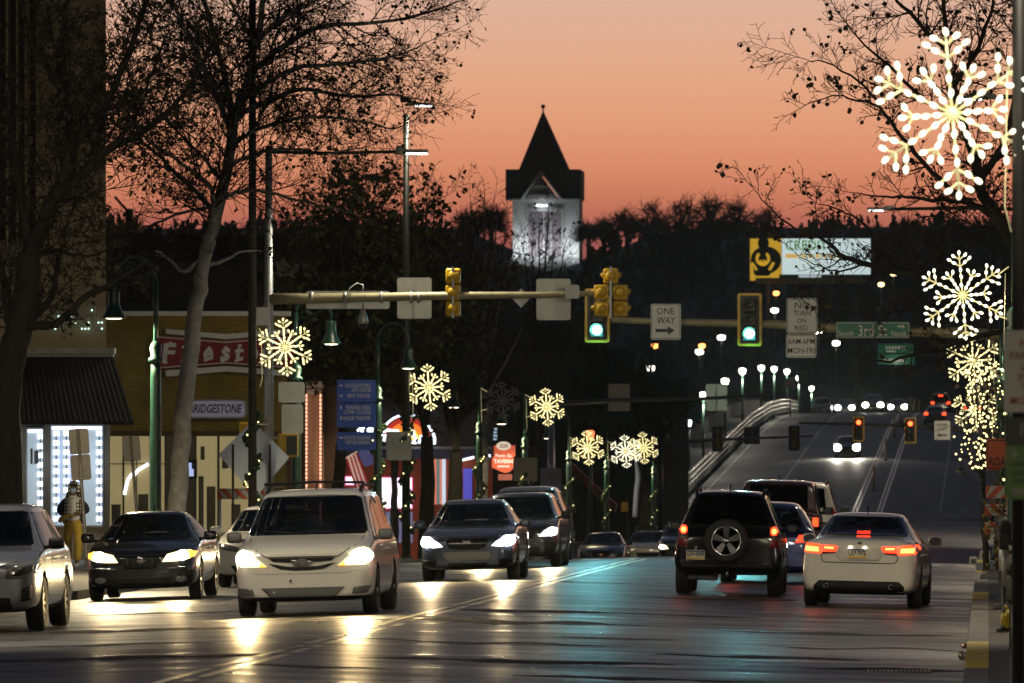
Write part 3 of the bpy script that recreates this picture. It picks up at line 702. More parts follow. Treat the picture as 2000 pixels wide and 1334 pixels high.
def cobra(x, Y, xh, z, label, e):
    """tall street light: pole, long arm, flat lamp head"""
    T = thing("tall_street_light", label, "street lamp", (x, Y, g(x, Y, False)), 0, "tall flat headed street lights")
    zz = z - T.location.z
    b = MB(); b.tube([(0, 0, 0), (0, 0, zz + .2)], [.11, .07], 12); b.build("pole", M_GREENP, T)
    b = MB(); b.tube([(0, 0, zz), ((xh - x) * .5, 0, zz + .06), (xh - x, 0, zz + .03)], [.05, .045, .035], 8); b.build("lamp_arm", M_GREENP, T)
    s_ = 1 if xh > x else -1
    b = MB(); b.box((xh - x + s_ * .12, 0, zz + .04), (.46, .24, .07), 0, .02); b.box((xh - x - s_ * .2, 0, zz + .06), (.22, .15, .11), 0, .02); h = b.build("lamp_head", M_SIGNBK, T)
    b = MB(); b.box((xh - x + s_ * .14, 0, zz - .005), (.36, .2, .03), 0, .008); o = b.build("lens", M_COOLLENS, T); o.parent = h
    lamp('SPOT', T, (xh - x + s_ * .12, 0, zz - .14), e, (1.0, .87, .64), .14, 164, .3, (0, .42, -1))
cobra(1.7, 150, at(1914, 0, 150).x, at(0, 194, 150).z, "tall street light whose flat head shows in front of the large snowflake", EC * .8)
cobra(1.7, 187, at(1722, 0, 187).x, at(0, 411, 187).z, "tall street light with a long arm below the large snowflake", EC * .8)
cobra(1.7, 100, .7, 8.6, "added unseen tall street light just outside the right edge beside the second snowflake", EC * .85)  # this and the next lamps are unseen, added to light car fronts
cobra(1.7, 22, .9, 8.6, "added unseen tall street light beside the photographer", EC)  # added out of view for the near sign faces
cobra(1.7, 58, .9, 8.6, "added unseen tall street light outside the right edge beside the nearest sign posts", EC * .95)
cobra(-16.4, 101, -14.4, 8.6, "added unseen tall street light outside the left edge near the silver crossover", EC)
cobra(-16.4, 62, -14.4, 8.6, "added unseen tall street light outside the left edge, nearest the camera", EC)
cobra(-17.0, 118, -16.3, 8.6, "added unseen tall street light just outside the left edge beside the black parked sedan", EC * .35)
cobra(3.4, 404, 2.6, 6.5, "added unseen tall street light outside the right edge at the far crossing", EC)  # unseen lamp added to light the far one way sign

# the straight dark poles
def pole(name, label, x, Y, r0, r1, h, m, cat="pole", group=None):
    T = thing(name, label, cat, (x, Y, g(x, Y, False)), 0, group)
    b = MB(); b.tube([(0, 0, 0), (0, 0, h)], [r0, r1], 14); b.build("shaft", m, T)
    b = MB(); b.lathe([(r0 * 1.9, 0), (r0 * 1.9, .04), (r0 * 1.3, .1), (r0, .16)], n=14); b.build("base", m, T); return T
T = pole("utility_pole", "dark pole at the right edge holding the largest snowflake", .24, 60, .056, .05, 9.0, mat("black_pole", (.008, .008, .008), .6, var=.3, vscale=6))
def garland(T, x, Y, r, z0, z1, turns, m=M_GARL, blobs=True):
    b = MB(); n = int(turns * 16); k = MB()
    for i in range(n + 1):
        a = 2 * math.pi * turns * i / n; z = z0 + (z1 - z0) * i / n
        p = (x + (r + .05) * math.cos(a), Y + (r + .05) * math.sin(a), z)
        for q in range(3): b.ball((p[0] + rnd.uniform(-.05, .05), p[1] + rnd.uniform(-.05, .05), p[2] + rnd.uniform(-.05, .05)), rnd.uniform(.025, .06), 5)
        if i % 5 == 2 or rnd.random() < .07: k.ball((p[0], p[1] - .06, p[2]), .022, 6)
    b.build("garland", m, T, True); k.build("fairy_lights", M_FAIRY, T, True)
T = pole("utility_pole", "dark slim pole with a lit garland holding the brightest snowflake on the left", at(493, 0, 162).x, 162, .095, .075, 12.5, M_DKPOLE)
garland(T, T.location.x, 162, .09, .4, 3.2, 3.2)
T = pole("utility_pole", "tall dark pole with flat lamp head and garland, left of the neon arch", LX, 204.5, .12, .075, 11.9, mat("dark_olive_pole", (.014, .016, .010), .5, var=.3, vscale=6))
garland(T, LX, 204.5, .12, .3, 3.4, 3.4)
def led_head(T, x0, x1, Y, z, m=M_COOLLENS, energy=420, nm="lamp_arm"):
    b = MB(); b.tube([(x0, Y, z), ((x0 + x1) / 2, Y, z + .04), (x1 - .3 * (1 if x1 > x0 else -1), Y, z + .02)], .035, 8); b.build(nm, M_GREENP, T, True)
    s = 1 if x1 > x0 else -1
    b = MB(); b.box((x1 - s * .22, Y, z + .02), (.6, .28, .07), 0, .02); b.box((x1 - s * .5, Y, z + .05), (.22, .16, .1), 0, .02); h = b.build("lamp_head", M_SIGNBK, T, True)
    b = MB(); b.box((x1 - s * .18, Y, z - .03), (.46, .22, .03), 0, .008); o = b.build("lens", m, T, True); o.parent = h
    lamp('SPOT', T, Vector((x1 - s * .2, Y, z - .08)) - T.location, energy, (1, .92, .72), .15, 160, .4, (0, .35, -1))
a = at(841, 205, 204.5); led_head(T, LX, a.x, 204.5, a.z)
a = at(790, 200, 204.5); b = MB(); b.box((LX - .02, 204.5, a.z + .08), (.26, .2, .16), 0, .02); b.build("photocell", M_DKPOLE, T, True)
for T in [o for o in list(bpy.data.objects) if o.name.startswith("bell_lamp_post") and o.parent is None and o.location.y > 190 and o.location.x < -10]:
    garland(T, T.location.x, T.location.y, .11, T.location.z + .3, T.location.z + 3.4, 3.0, mat("garland_lit", (.03, .07, .015), .8, var=.4, vscale=20))  # brighter copy of the garland green, light put into the tone
TR = [o for o in bpy.data.objects if o.get("label", "").startswith("green bell lamp post at the right edge")][0]
garland(TR, .38, 112, .11, 1.4, 3.2, 1.8)

# ------------------------------------------------------------------ lit snowflakes
def flake_geo(rad, dense=True):
    """frame bars and bulb spots of a snowflake of radius rad in the x-z plane"""
    bars = []; spots = []
    def ray(a, r0, r1): return (Vector((math.cos(a) * r0, 0, math.sin(a) * r0)) * rad, Vector((math.cos(a) * r1, 0, math.sin(a) * r1)) * rad)
    for k in range(6):
        a = R(90 + 60 * k); u = Vector((math.cos(a), 0, math.sin(a)))
        bars.append(ray(a, .0, .95))
        for r in ((.22, .33, .44, .55, .64) if dense else (.24, .42, .58)): spots.append((u * r * rad, a))
        for s in (-1, 1):
            d = Vector((math.cos(a + s * R(55)), 0, math.sin(a + s * R(55))))
            p0 = u * .66 * rad; bars.append((p0, p0 + d * .30 * rad))
            for r in ((.14, .22, .30) if dense else (.15, .29)): spots.append((p0 + d * r * rad, a + s * R(55)))
            p1 = u * .82 * rad; bars.append((p1, p1 + d * .17 * rad)); spots.append((p1 + d * .16 * rad, a + s * R(55)))
        spots.append((u * .97 * rad, a))
        a2 = a + R(30); u2 = Vector((math.cos(a2), 0, math.sin(a2))); bars.append(ray(a2, .0, .60))
        for r in ((.20, .29, .38, .46) if dense else (.19, .31, .42)): spots.append((u2 * r * rad, a2))
        for s in (-1, 1):
            d = Vector((math.cos(a2 + s * R(50)), 0, math.sin(a2 + s * R(50)))); p0 = u2 * .46 * rad; bars.append((p0, p0 + d * .16 * rad))
            spots.append((p0 + d * .16 * rad, a2 + s * R(50)))
        spots.append((u2 * .60 * rad, a2))
    return bars, spots
def bulb_mesh(rad):
    b = MB(); b.ball((0, 0, 0), rad, 8, 0, (1, .9, 1.55)); return b
def snowflake(px, py, dia, Y, label, polex=None, tilt=-5, lit='warm', individual=False, yaw=0):
    c = at(px, py, Y); rad = dia / 2 * Y / F
    T = thing("snowflake_decoration", label, "snowflake light", c, 0, "snowflake light decorations on the lamp posts")
    T.rotation_euler = (0, R(tilt), R(yaw))
    bars, spots = flake_geo(rad, not individual)
    b = MB()
    for p, q in bars: b.tube([p, q], .012 if individual else .010, 5)
    b.lathe([(.001, -.02), (.05, -.02), (.05, .02), (.001, .02)], n=12, axis='Y')
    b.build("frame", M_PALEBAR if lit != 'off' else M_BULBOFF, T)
    m = {'warm': M_BULBW, 'cool': M_BULBC, 'off': M_BULBOFF}[lit]
    rb = .023 if individual else .024
    proto = None
    b = MB()
    for i, (p, a) in enumerate(spots):
        rot = Matrix.Translation(Vector((p.x + rnd.uniform(-.006, .006), -.028, p.z + rnd.uniform(-.006, .006)))) @ Matrix.Rotation(-(a - R(90)) + rnd.uniform(-.3, .3), 4, 'Y')
        if individual:
            if proto is None: o = proto = bulb_mesh(rb).build("bulb", m, T)
            else: o = proto.copy(); COL.objects.link(o)
            o.matrix_local = rot
        else:
            s = MB(); s.ball((0, 0, 0), rb, 7, 0, (1, .9, 1.5)); b.add(s.v, s.f, 0, True, rot)
    if not individual: b.build("bulb_string", m, T)
    if polex is not None:
        mi = T.rotation_euler.to_matrix().to_4x4().inverted(); s = 1 if polex > c.x else -1
        b = MB()
        for zz in (.28, -.28): b.tube([mi @ Vector((s * rad * .8, 0, zz * rad / .6)), mi @ Vector((polex - c.x, 0, zz * rad / .6 + (.12 if zz > 0 else -.05)))], .012, 5)
        b.tube([mi @ Vector((polex - c.x - s * .05, -.02, rad * .5)), mi @ Vector((polex - c.x - s * .07, -.02, -rad * 1.1)), mi @ Vector((polex - c.x - s * .02, -.02, -rad * 1.4))], .006, 4)
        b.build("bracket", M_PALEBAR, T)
    if lit != 'off':
        lamp('POINT', T, (0, -.25, 0), (8 if individual else {'warm': 14, 'cool': 14}[lit]), (1, .85, .5), .3)
    return T
snowflake(1860, 222, 330, 60, "largest snowflake with big round bulbs glowing against the orange sky", .20, lit='cool', individual=True)
snowflake(1880, 577, 172, 112, "white snowflake right of the green street name sign", .30, lit='cool', individual=True)
snowflake(1901, 705, 112, 178, "yellowish snowflake just below the white one at the right edge", .2)
snowflake(1905, 800, 92, 236, "dim partly hidden snowflake lowest at the right edge over the orange sign", .2)
snowflake(557, 678, 112, 163, "bright snowflake on the dark pole by the red bow tie sign", at(497, 0, 162).x)
snowflake(838, 757, 90, 205, "snowflake above the neon arch sign", LX + .08)
snowflake(981, 782, 74, 234, "unlit grey snowflake above the tavern sign", LX, lit='off')
snowflake(1068, 795, 74, 257, "snowflake in front of the lavender signal pole", LX)
snowflake(1148, 875, 68, 284, "snowflake with dense bulbs and a small red light above", LX)
snowflake(1222, 882, 64, 312, "pale snowflake touching the one to its right", LX, lit='cool')
snowflake(1257, 875, 62, 330, "snowflake overlapping behind the pale one", None)
# fairy light tangles on the right-hand posts and young trees
T = thing("string_lights", "tangle of small yellow string lights over the dark bush at the right edge", "string lights", P(1912, 800, 150))
b = MB(); nb = 0; pb_ = None
for k in range(230):
    t = rnd.random(); py = 700 + 215 * t; px = 1918 + rnd.gauss(0, 24 - 8 * t) - (4 if t > .5 else 0)
    if px > 1962: continue
    v = at(px, py, 150 + rnd.uniform(-3, 3)); nb += 1
    if nb > 100: b.ball(v, rnd.uniform(.014, .022), 5); continue
    if pb_ is None: q_ = MB(); q_.ball((0, 0, 0), .024, 6); o = pb_ = q_.build("bulb", M_FAIRY, T)
    else: o = pb_.copy(); COL.objects.link(o)
    o.location = v - T.location
tag(b.build("bulb_string", M_FAIRY, T, True), kind="stuff")
# ------------------------------------------------------------------ traffic signals, mast arms, signs
def signal(name, label, px, py, hpx, Y, lit=None, plate=True, group="traffic signals", yellow=False, reach=True, light=None):
    """three-section signal facing the camera; hpx = height of its backplate"""
    c = at(px, py, Y); h = hpx * Y / F; u = h / 4.15
    T = thing(name, label, "traffic light", c, 0, group)
    if plate:
        b = MB(); b.prism(rrect(u * 1.9, h, .06), .10, .115); bp = b.build("backplate", M_SIGD, T)
        b = MB(); o = rrect(u * 1.9, h, .06); i_ = rrect(u * 1.9 - .12, h - .12, .03); n = len(o)
        b.add([(x, .092, z) for x, z in o] + [(x, .092, z) for x, z in i_], [(k, (k + 1) % n, n + (k + 1) % n, n + k) for k in range(n)]); bo = b.build("reflective_border", M_AMBERB, T); bo.parent = bp
    b = MB()
    for k in (-1, 0, 1): b.box((0, .06, k * u * 1.12), (u * 1.06, .17, u * 1.08), 0, .03)
    b.build("housing", M_YELH if yellow else M_SIGD, T)
    for k, nm in ((1, 'red'), (0, 'amber'), (-1, 'green')):
        z = k * u * 1.12; rr = u * .44
        b = MB(); b.lathe([(.001, -.035), (rr * .6, -.028), (rr, -.01), (rr, .0)], (0, 0, z), 20, axis='Y')
        m = M_LENSOFF
        if lit == nm: m = M_GREENL if nm == 'green' else M_REDL
        le = b.build("lens", m, T)
        if lit == nm:
            b = MB(); b.lathe([(.001, -.042), (rr * .45, -.038), (rr * .86, -.026), (rr * .86, -.01)], (0, 0, z), 18, axis='Y'); o = b.build("lens_core", M_GREENC if nm == 'green' else M_REDC, T); o.parent = le
        b = MB(); n = 14; vs = []; fs = []
        for i in range(n + 1):
            a = R(-35 + 250 * i / n)
            for rr_, y in ((rr * 1.1, -.02), (rr * 1.14, -.22), (rr * 1.18, -.22), (rr * 1.16, -.02)): vs.append((rr_ * math.cos(a), y, z + rr_ * math.sin(a)))
        for i in range(n):
            for j in range(4): fs.append((i * 4 + j, i * 4 + (j + 1) % 4, i * 4 + 4 + (j + 1) % 4, i * 4 + 4 + j))
        b.add(vs, fs, 0, True); b.build("visor", M_YELH if yellow else mat("visor_paint", (.10, .085, .03), .5), T)
    if light: lamp('POINT', T, (0, -.16, (1 if lit == 'red' else -1) * u * 1.12), light * .07, (1, .08, .02) if lit == 'red' else (.10, .95, .90), .08)
    if light: lamp('SPOT', T, (0, -.32, (1 if lit == 'red' else -1) * u * 1.12), light, (1, .1, .03) if lit == 'red' else (.22, .88, 1.0), .12, 110, .7, (0, -1, -.22))
    return T
def signal_back(label, px, py, hpx, Y, cols=1, plate=False, group="yellow backs of traffic signals"):
    c = at(px, py, Y); h = hpx * Y / F; u = h / 3.3
    T = thing("traffic_signal", label, "traffic light", c, 0, group)
    def section(x, z):
        b = MB(); b.box((x, .05, z), (u * .98, .2, u * 1.02), 0, .05); b.lathe([(u * .36, -.05), (u * .30, -.09), (u * .12, -.11), (.001, -.11)], (x, 0, z), 12, axis='Y')
        
        if cols == 2: b.tube([(x - u * .62, .16, z), (x - u * .40, .14, z + u * .1)], u * .2, 8); b.tube([(x + u * .62, .16, z), (x + u * .40, .14, z + u * .1)], u * .2, 8)
        b.build("signal_section", M_YELH, T)
    if cols == 1:
        for k in (-1, 0, 1): section(0, k * u * 1.08)
    else:
        section(0, u * 1.08)
        for s in (-1, 1):
            for k in (0, -1): section(s * u * .62, k * u * 1.08)
    b = MB(); b.box((0, -.07, 0), (.05, .05, h * 1.02)); b.build("mount_bar", M_GALV, T)
    if plate:
        b = MB(); b.prism(rrect(u * 1.75, h * 1.22, .05), .19, .205); b.build("backplate", M_SIGD, T)
    return T
def arm_thing(name, label, pxpole, Y, pts, r0, r1, pole_top_py, pr=.16, m=M_GALVY, pm=M_GALV):
    x = at(pxpole, 0, Y).x; z0 = g(x, Y, False)
    T = thing(name, label, "signal mast", (x, Y, z0))
    b = MB(); zt = at(0, pole_top_py, Y).z; b.tube([(x, Y, z0), (x, Y, zt)], [pr, pr * .62], 14); b.build("pole", pm, T, True)
    b = MB(); b.lathe([(pr * 1.8, 0), (pr * 1.8, .06), (pr * 1.2, .1), (pr, .3)], n=14); b.build("base", pm, T)
    b = MB(); q = [at(px, py, Y) for px, py in pts]; n = len(q); b.tube(q, [r0 + (r1 - r0) * i / (n - 1) for i in range(n)], 12); b.build("mast_arm", m, T, True)
    return T
YM = 168.0
T = arm_thing("signal_mast", "tall pale signal mast with a long arm of signs reaching over the left lanes", 525, YM, [(528, 584), (600, 583), (760, 580), (900, 577), (1050, 576), (1226, 572)], .13, .055, 285, .125, m=M_GALVY)
b = MB(); b.tube([P(528, 297, YM), P(650, 299, YM), P(790, 296, YM)], .035, 8); b.build("lamp_arm", MATS["dark_olive_pole"], T, True)
a = at(834, 299, YM); b = MB(); b.box((a.x - .25, YM, a.z + .04), (.55, .26, .08), 0, .02); b.box((a.x - .58, YM, a.z + .06), (.2, .2, .2), 0, .04); h = b.build("lamp_head", M_SIGNBK, T, True)
b = MB(); b.box((a.x - .22, YM, a.z - .015), (.46, .22, .03), 0, .008); o = b.build("lens", M_COOLLENS, T, True); o.parent = h
lamp('SPOT', T, Vector((a.x - .22, YM, a.z - .06)) - T.location, 1500, (1, .90, .66), .15, 164, .3, (.1, .45, -1))
b = MB(); b.box(P(513, 618, YM), (.27, .2, .40), 0, .02); b.build("control_box", M_WHITE, T, True)
b = MB(); b.tube([P(522, 590, YM), P(514, 600, YM), P(512, 602, YM)], .02, 6); b.build("conduit", M_GALV, T, True)
b = MB()
for px in (609, 675, 745, 803, 818): b.lathe([(.10, -.03), (.13, -.03), (.13, .03), (.10, .03)], P(px, 581, YM), 10, axis='X')
b.build("clamp", M_GALV, T, True)
b = MB(); b.tube([P(709, 580, YM), P(709, 600, YM)], .018, 6); b.tube([P(672, 586, YM - .2), P(684, 562, YM - .2), P(697, 553, YM), P(709, 556, YM), P(709, 580, YM)], .014, 6)
cm = b.build("camera_hanger", M_GALV, T, True)
c = at(709, 622, YM)
b = MB(); b.lathe([(.02, .24), (.05, .2), (.09, .06), (.115, -.06), (.105, -.12)], c, 16); o = b.build("camera_housing", M_SIGNBK, T, True); o.parent = cm
b = MB(); b.lathe([(.09, -.12), (.08, -.18), (.05, -.22), (.001, -.24)], c, 16); o = b.build("camera_dome", mat("smoked_dome", (.02, .02, .02), .08), T, True); o.parent = cm
def sign_back(name, label, x0, x1, y0, y1, Y, m=M_SIGNBK, r=.05, diamond=False, group="grey backs of signs", bar=True, cat="sign", proud=0.0):
    a = at(x0, y1, Y); c = at(x1, y0, Y); cx, cz = (a.x + c.x) / 2, (a.z + c.z) / 2
    T = thing(name, label, cat, (cx, Y, cz), 0, group)
    w, h = c.x - a.x, c.z - a.z
    b = MB()
    if diamond: b.prism([(0, -h / 2), (w / 2, 0), (0, h / 2), (-w / 2, 0)], .12 - proud, .135 - proud)
    else: b.prism(rrect(w, h, min(r, h * .2)), .12 - proud, .135 - proud)
    b.build("sign_panel", m, T)
    if bar:
        b = MB(); b.box((0, .085 - proud, 0), (.035, .06, h * .92)); b.build("mount_bar", M_GALV, T)
    return T
sign_back("street_name_sign", "long grey back of a street name sign on the left end of the mast arm", 597, 760, 568, 603, YM + .1)
sign_back("regulatory_sign", "square grey sign back left of the single yellow signal", 775, 842, 542, 622, YM + .1)
sign_back("regulatory_sign", "square grey sign back right of the small diamond", 1047, 1114, 544, 625, YM + .1)
sign_back("diamond_marker", "small diamond sign back on the mast arm", 999, 1035, 563, 601, YM + .05, diamond=True)
sign_back("detector_box", "small pale square plate on the mast arm by the doghouse signal", 1103, 1131, 556, 583, YM - .25, M_SIGNW, bar=False)
signal_back("single column yellow signal back on the middle of the mast arm", 885, 571, 98, YM - .02)
signal_back("five section yellow signal back at the tip of the mast arm", 1193, 571, 98, YM - .02, cols=2)
# right-hand mast, facing us
YA = 180.0
T = arm_thing("signal_mast", "right hand signal mast with a long arm carrying the green lights and street name", 1990, YA, [(1985, 657), (1880, 650), (1700, 645), (1500, 633), (1300, 629), (1150, 622)], .15, .07, 640, .15, m=M_GALVY)
signal("traffic_signal", "green traffic light at the tip of the arm glowing brightest", 1166, 616, 106, YA - .25, 'green', light=400)
signal("traffic_signal", "green traffic light with a full yellow bordered backplate", 1464, 624, 104, YA - .25, 'green', light=400)
def sign(name, label, x0, x1, y0, y1, Y, m, border, texts, group=None, r=.05, arrows=(), ink=M_SIGNK, proud=.3, post=False):
    a = at(x0, y1, Y); c = at(x1, y0, Y); w, h = c.x - a.x, c.z - a.z; cx, cz = (a.x + c.x) / 2, (a.z + c.z) / 2
    T = thing(name, label, "sign", (cx, Y - proud, cz), 0, group); s = Y / F
    b = MB(); b.prism(rrect(w, h, r), 0, .015); b.build("sign_panel", m, T)
    b = MB(); b.box((0, .10, 0), (.04, .16, h * .8)); b.build("mount_bar", M_GALV, T)
    b = MB()
    if border:
        o = rrect(w - .04, h - .04, r * .8); i_ = rrect(w - .065, h - .065, r * .7); n = len(o)
        b.add([(x, -.003, z) for x, z in o] + [(x, -.003, z) for x, z in i_], [(k, (k + 1) % n, n + (k + 1) % n, n + k) for k in range(n)])
    for tx, px, py, hp, wp in texts: b.text(tx, ((px - (x0 + x1) / 2) * s, -.004, ((y0 + y1) / 2 - py) * s), hp * s, wp * s, bold=.003)
    for (px, py, lp, hp, d) in arrows:
        x, z = (px - (x0 + x1) / 2) * s, ((y0 + y1) / 2 - py) * s; l, q = lp * s / 2, hp * s / 2
        pts = [(-l, -q * .36), (l * .3, -q * .36), (l * .3, -q), (l, 0), (l * .3, q), (l * .3, q * .36), (-l, q * .36)]
        if d == 'L': pts = [(-x_, z_) for x_, z_ in pts]
        if d == 'U': pts = [(z_, x_) for x_, z_ in pts]
        b.prism([(x + p, z + q_) for p, q_ in pts], -.006, -.002)
    b.build("lettering", ink, T)
    return T
sign("one_way_sign", "white one way sign with a black arrow pointing right between the two green lights", 1272, 1331, 594, 664, YA, M_SIGNW, True, [("ONE", 1301, 608, 13, 34), ("WAY", 1302, 626, 13, 36)], arrows=[(1300, 646, 37, 17, 'R')])
sign("turn_restriction_sign", "tall white no turn on red sign on the mast arm", 1537, 1597, 583, 652, YA, M_SIGNW, True, [("NO", 1567, 597, 12, 28), ("TURN", 1567, 612, 9.5, 33), ("ON", 1566, 627, 9.5, 18), ("RED", 1566, 641, 10, 25)])
sign("time_plate_sign", "small white 6AM to 6PM plate hanging under the no turn sign", 1536, 1595, 654, 699, YA, M_SIGNW2, True, [("6AM-6PM", 1566, 667, 11, 51), ("MON-FRI", 1566, 685, 11, 53)])
S = sign("street_name_sign", "green 3rd St street name sign with white border and arrow", 1633, 1777, 629, 661, YA, M_SIGNG, True, [("South", 1653, 651, 10, 30), ("3rd St", 1705, 646, 21, 56), ("North", 1756, 652, 10, 29)], r=.02, arrows=[(1761, 638, 15, 9, 'R')], ink=mat("sign_pale_ink", (.72, .66, .62), .5))
# dim guide sign behind the twigs
S = thing("guide_sign", "dim green double guide sign behind bare twigs under the street name sign", "sign", P(1750, 691, 430))
b = MB(); slab(b, 1714, 1784, 671, 690, 430, .1); slab(b, 1714, 1786, 692, 712, 430, .1); b.build("sign_panel", M_SIGNG, S, True)
b = MB()
for k in range(7): slab(b, 1730 + k * 6, 1733.5 + k * 6, 676, 682, 430, .02, 0, .03); slab(b, 1727 + k * 6, 1731 + k * 6, 701, 707, 430, .02, 0, .03)
slab(b, 1731, 1748, 685, 687.5, 430, .02, 0, .03); b.build("lettering", M_SIGNW2, S, True)
b = MB(); b.tube([P(1716, 691, 430.3), P(2010, 694, 430.3)], .08, 8); b.tube([P(2010, 690, 430.3), P(2010, 1100, 430.3)], .16, 8); b.build("gantry", M_DKPOLE, S, True)
b = MB(); b.box(P(1750, 718, 429), (.5, .2, .12), 0, .03); b.tube([P(1750, 716, 429), P(1750, 716, 430.3)], .03, 6); b.build("added_sign_lamp", M_DKPOLE, S, True)  # lamp fixture added to light the dim guide sign
lamp('SPOT', S, Vector(P(1750, 714, 428.9)) - S.location, 25, (1, .95, .8), .1, 150, .5, (0, .8, .6))

# the next signals down the street
T = arm_thing("signal_mast", "lavender lit signal pole with a long arm of two sign backs beyond the crossing", 1077, 283, [(1080, 788), (1200, 782), (1360, 779), (1500, 772)], .10, .05, 770, .17, m=mat("dull_steel", (.22, .22, .21), .55, .2), pm=mat("lavender_steel", (.42, .40, .58), .45, .2))
sign_back("regulatory_sign", "square tan sign back on the thin far arm", 1188, 1230, 750, 803, 283, mat("tan_sign_back", (.48, .42, .33), .4, .2))
sign_back("regulatory_sign", "teal tinted square sign back at the tip of the thin far arm", 1378, 1420, 750, 802, 283, mat("teal_sign_back", (.30, .40, .38), .25, .6, bump=.4, bscale=3))
T = arm_thing("signal_mast", "far signal mast whose arm crosses the light rails of the bridge", 1290, 383, [(1295, 866), (1400, 859), (1500, 855), (1590, 851)], .10, .05, 830, .15, m=M_SIGNBK, pm=M_GREENP)
signal_back("dark backed yellow signal left of the pale square plate on the far arm", 1401, 858, 40, 383, plate=True)
signal_back("dark backed yellow signal at the tip of the far arm", 1551, 856, 40, 383, plate=True)
signal_back("tilted yellow signal back beside the black tree", 1301, 840, 36, 383)
sign_back("regulatory_sign", "dull square sign back on the middle of the far arm", 1453, 1484, 834, 868, 383.2, mat("dull_sign_back", (.16, .16, .15), .5, .2))
T = arm_thing("signal_mast", "dark far right signal mast with two red lights and a one way sign", 1985, 417, [(1985, 850), (1860, 838), (1760, 831), (1660, 828), (1560, 826)], .12, .06, 820, .15, m=M_DKPOLE, pm=M_DKPOLE)
signal("traffic_signal", "red traffic light left of the bridge centre line", 1677, 838, 48, 416.6, 'red', light=90)
signal("traffic_signal", "red traffic light beside the white one way sign", 1778, 841, 50, 416.6, 'red', light=90)
sign("one_way_sign", "bright white one way sign with an arrow pointing left by the red light", 1825, 1856, 822, 859, 416.8, M_SIGNW2, False, [("ONE", 1840, 830, 6, 20), ("WAY", 1840, 839, 6, 21)], arrows=[(1840, 850, 19, 8, 'L')])

# blue direction signs on the lamp post
INKW = mat("sign_white_ink", (.72, .74, .78), .5)
def bluesign(label, y0, y1, lines, arrs):
    return sign("direction_sign", label, 659, 735, y0, y1, 195, M_SIGNB, False, lines, "blue direction signs on the lamp post", .02, arrs, INKW, proud=.15)
bluesign("top blue direction sign reading Goggleworks Art Center", 742, 786, [("GOGGLEWORKS", 700, 753, 7.5, 50), ("ART CENTER", 707, 762, 7.5, 38), ("IMAX THEATER", 702, 773, 7.5, 45)], [(667, 753, 7, 6, 'R'), (667, 773, 7, 6, 'R')])
bluesign("middle blue direction sign reading Reading Area Comm. College", 788, 835, [("READING AREA", 701, 796, 7.5, 47), ("COMM. COLLEGE", 699, 805, 7.5, 52), ("MILLER THEATER", 698, 817, 7.5, 53)], [(667, 796, 7, 6, 'U'), (667, 817, 7, 6, 'U')])
bluesign("lowest blue direction sign reading Greater Reading Visitors Bureau", 844, 879, [("GREATER READING", 698, 855, 7.5, 52), ("VISITORS BUREAU", 700, 864, 7.5, 49)], [(667, 855, 7, 6, 'R')])
M_DULLBK = mat('dull_grey_sign_back', (.09, .085, .08), .55, var=.2, vscale=4)
# sign backs on the lamp posts and parking sign posts
for (lb, x0, x1, y0, y1, Y) in (("upper pale sign back on the lamp post below the snowflake", 543, 594, 746, 786, 171.2), ("lower pale sign back on the lamp post below the snowflake", 549, 591, 790, 847, 171.2),
    ("small grey sign back beside the brick pillar", 621, 635, 855, 886, 236), ("grey sign back on the garlanded pole under the neon arch", 754, 803, 843, 899, 204.2),
    ("pale square sign back behind the thick green lamp post", 1003, 1049, 894, 940, 256.7), ("lavender sign back on the lavender signal pole", 1055, 1096, 914, 966, 282.6)):
    sign_back("parking_sign", lb, x0, x1, y0, y1, Y, {256.7: mat("cream_sign_back", (.55, .52, .40), .5), 282.6: mat("lavender_sign", (.5, .4, .6), .5)}.get(Y, M_SIGNBK), bar=False, proud=.0)
for lb, px, x0, x1, y0, y1, Y in (("two stacked parking sign backs on a perforated post before the lit shop window", 171, 152, 191, 836, 938, 150), ("tilted parking sign back on a perforated post left of the green lamp post", 277, 257, 291, 851, 900, 154)):
    T = thing("parking_sign_post", lb, "sign", P(px, 1100, Y)); T.location.z = zpave(T.location.x, Y); tl = -7 if px == 171 else -9
    T.rotation_euler = (0, R(tl) * .55, 0); s = Y / F; H_ = at(0, y0, Y).z - T.location.z; zc = at(0, (y0 + y1) / 2, Y).z - T.location.z
    b = MB(); n = 40; b.box((0, 0, H_ / 2), (.06, .045, H_)); b.build("post", M_DKPOLE, T)
    b = MB()
    for k in range(n): b.lathe([(.001, -.026), (.011, -.026), (.011, -.022)], (0, 0, .3 + k * (H_ - .9) / n), 6, axis='Y')
    b.build("post_holes", mat("post_hole", (.45, .45, .45), .5), T)
    if px == 171:
        for k in (0, 1):
            b = MB(); h_ = (y1 - y0) * s / 2; b.prism(rrect((x1 - x0) * s, h_ - .01, .05, c=(0, zc + (.5 - k) * h_)), .03, .045); b.build("sign_panel", M_DULLBK, T)
    else:
        b = MB(); b.prism(rrect((x1 - x0) * s, (y1 - y0) * s, .05, c=(0, zc)), .03, .045); b.build("sign_panel", M_DULLBK, T)
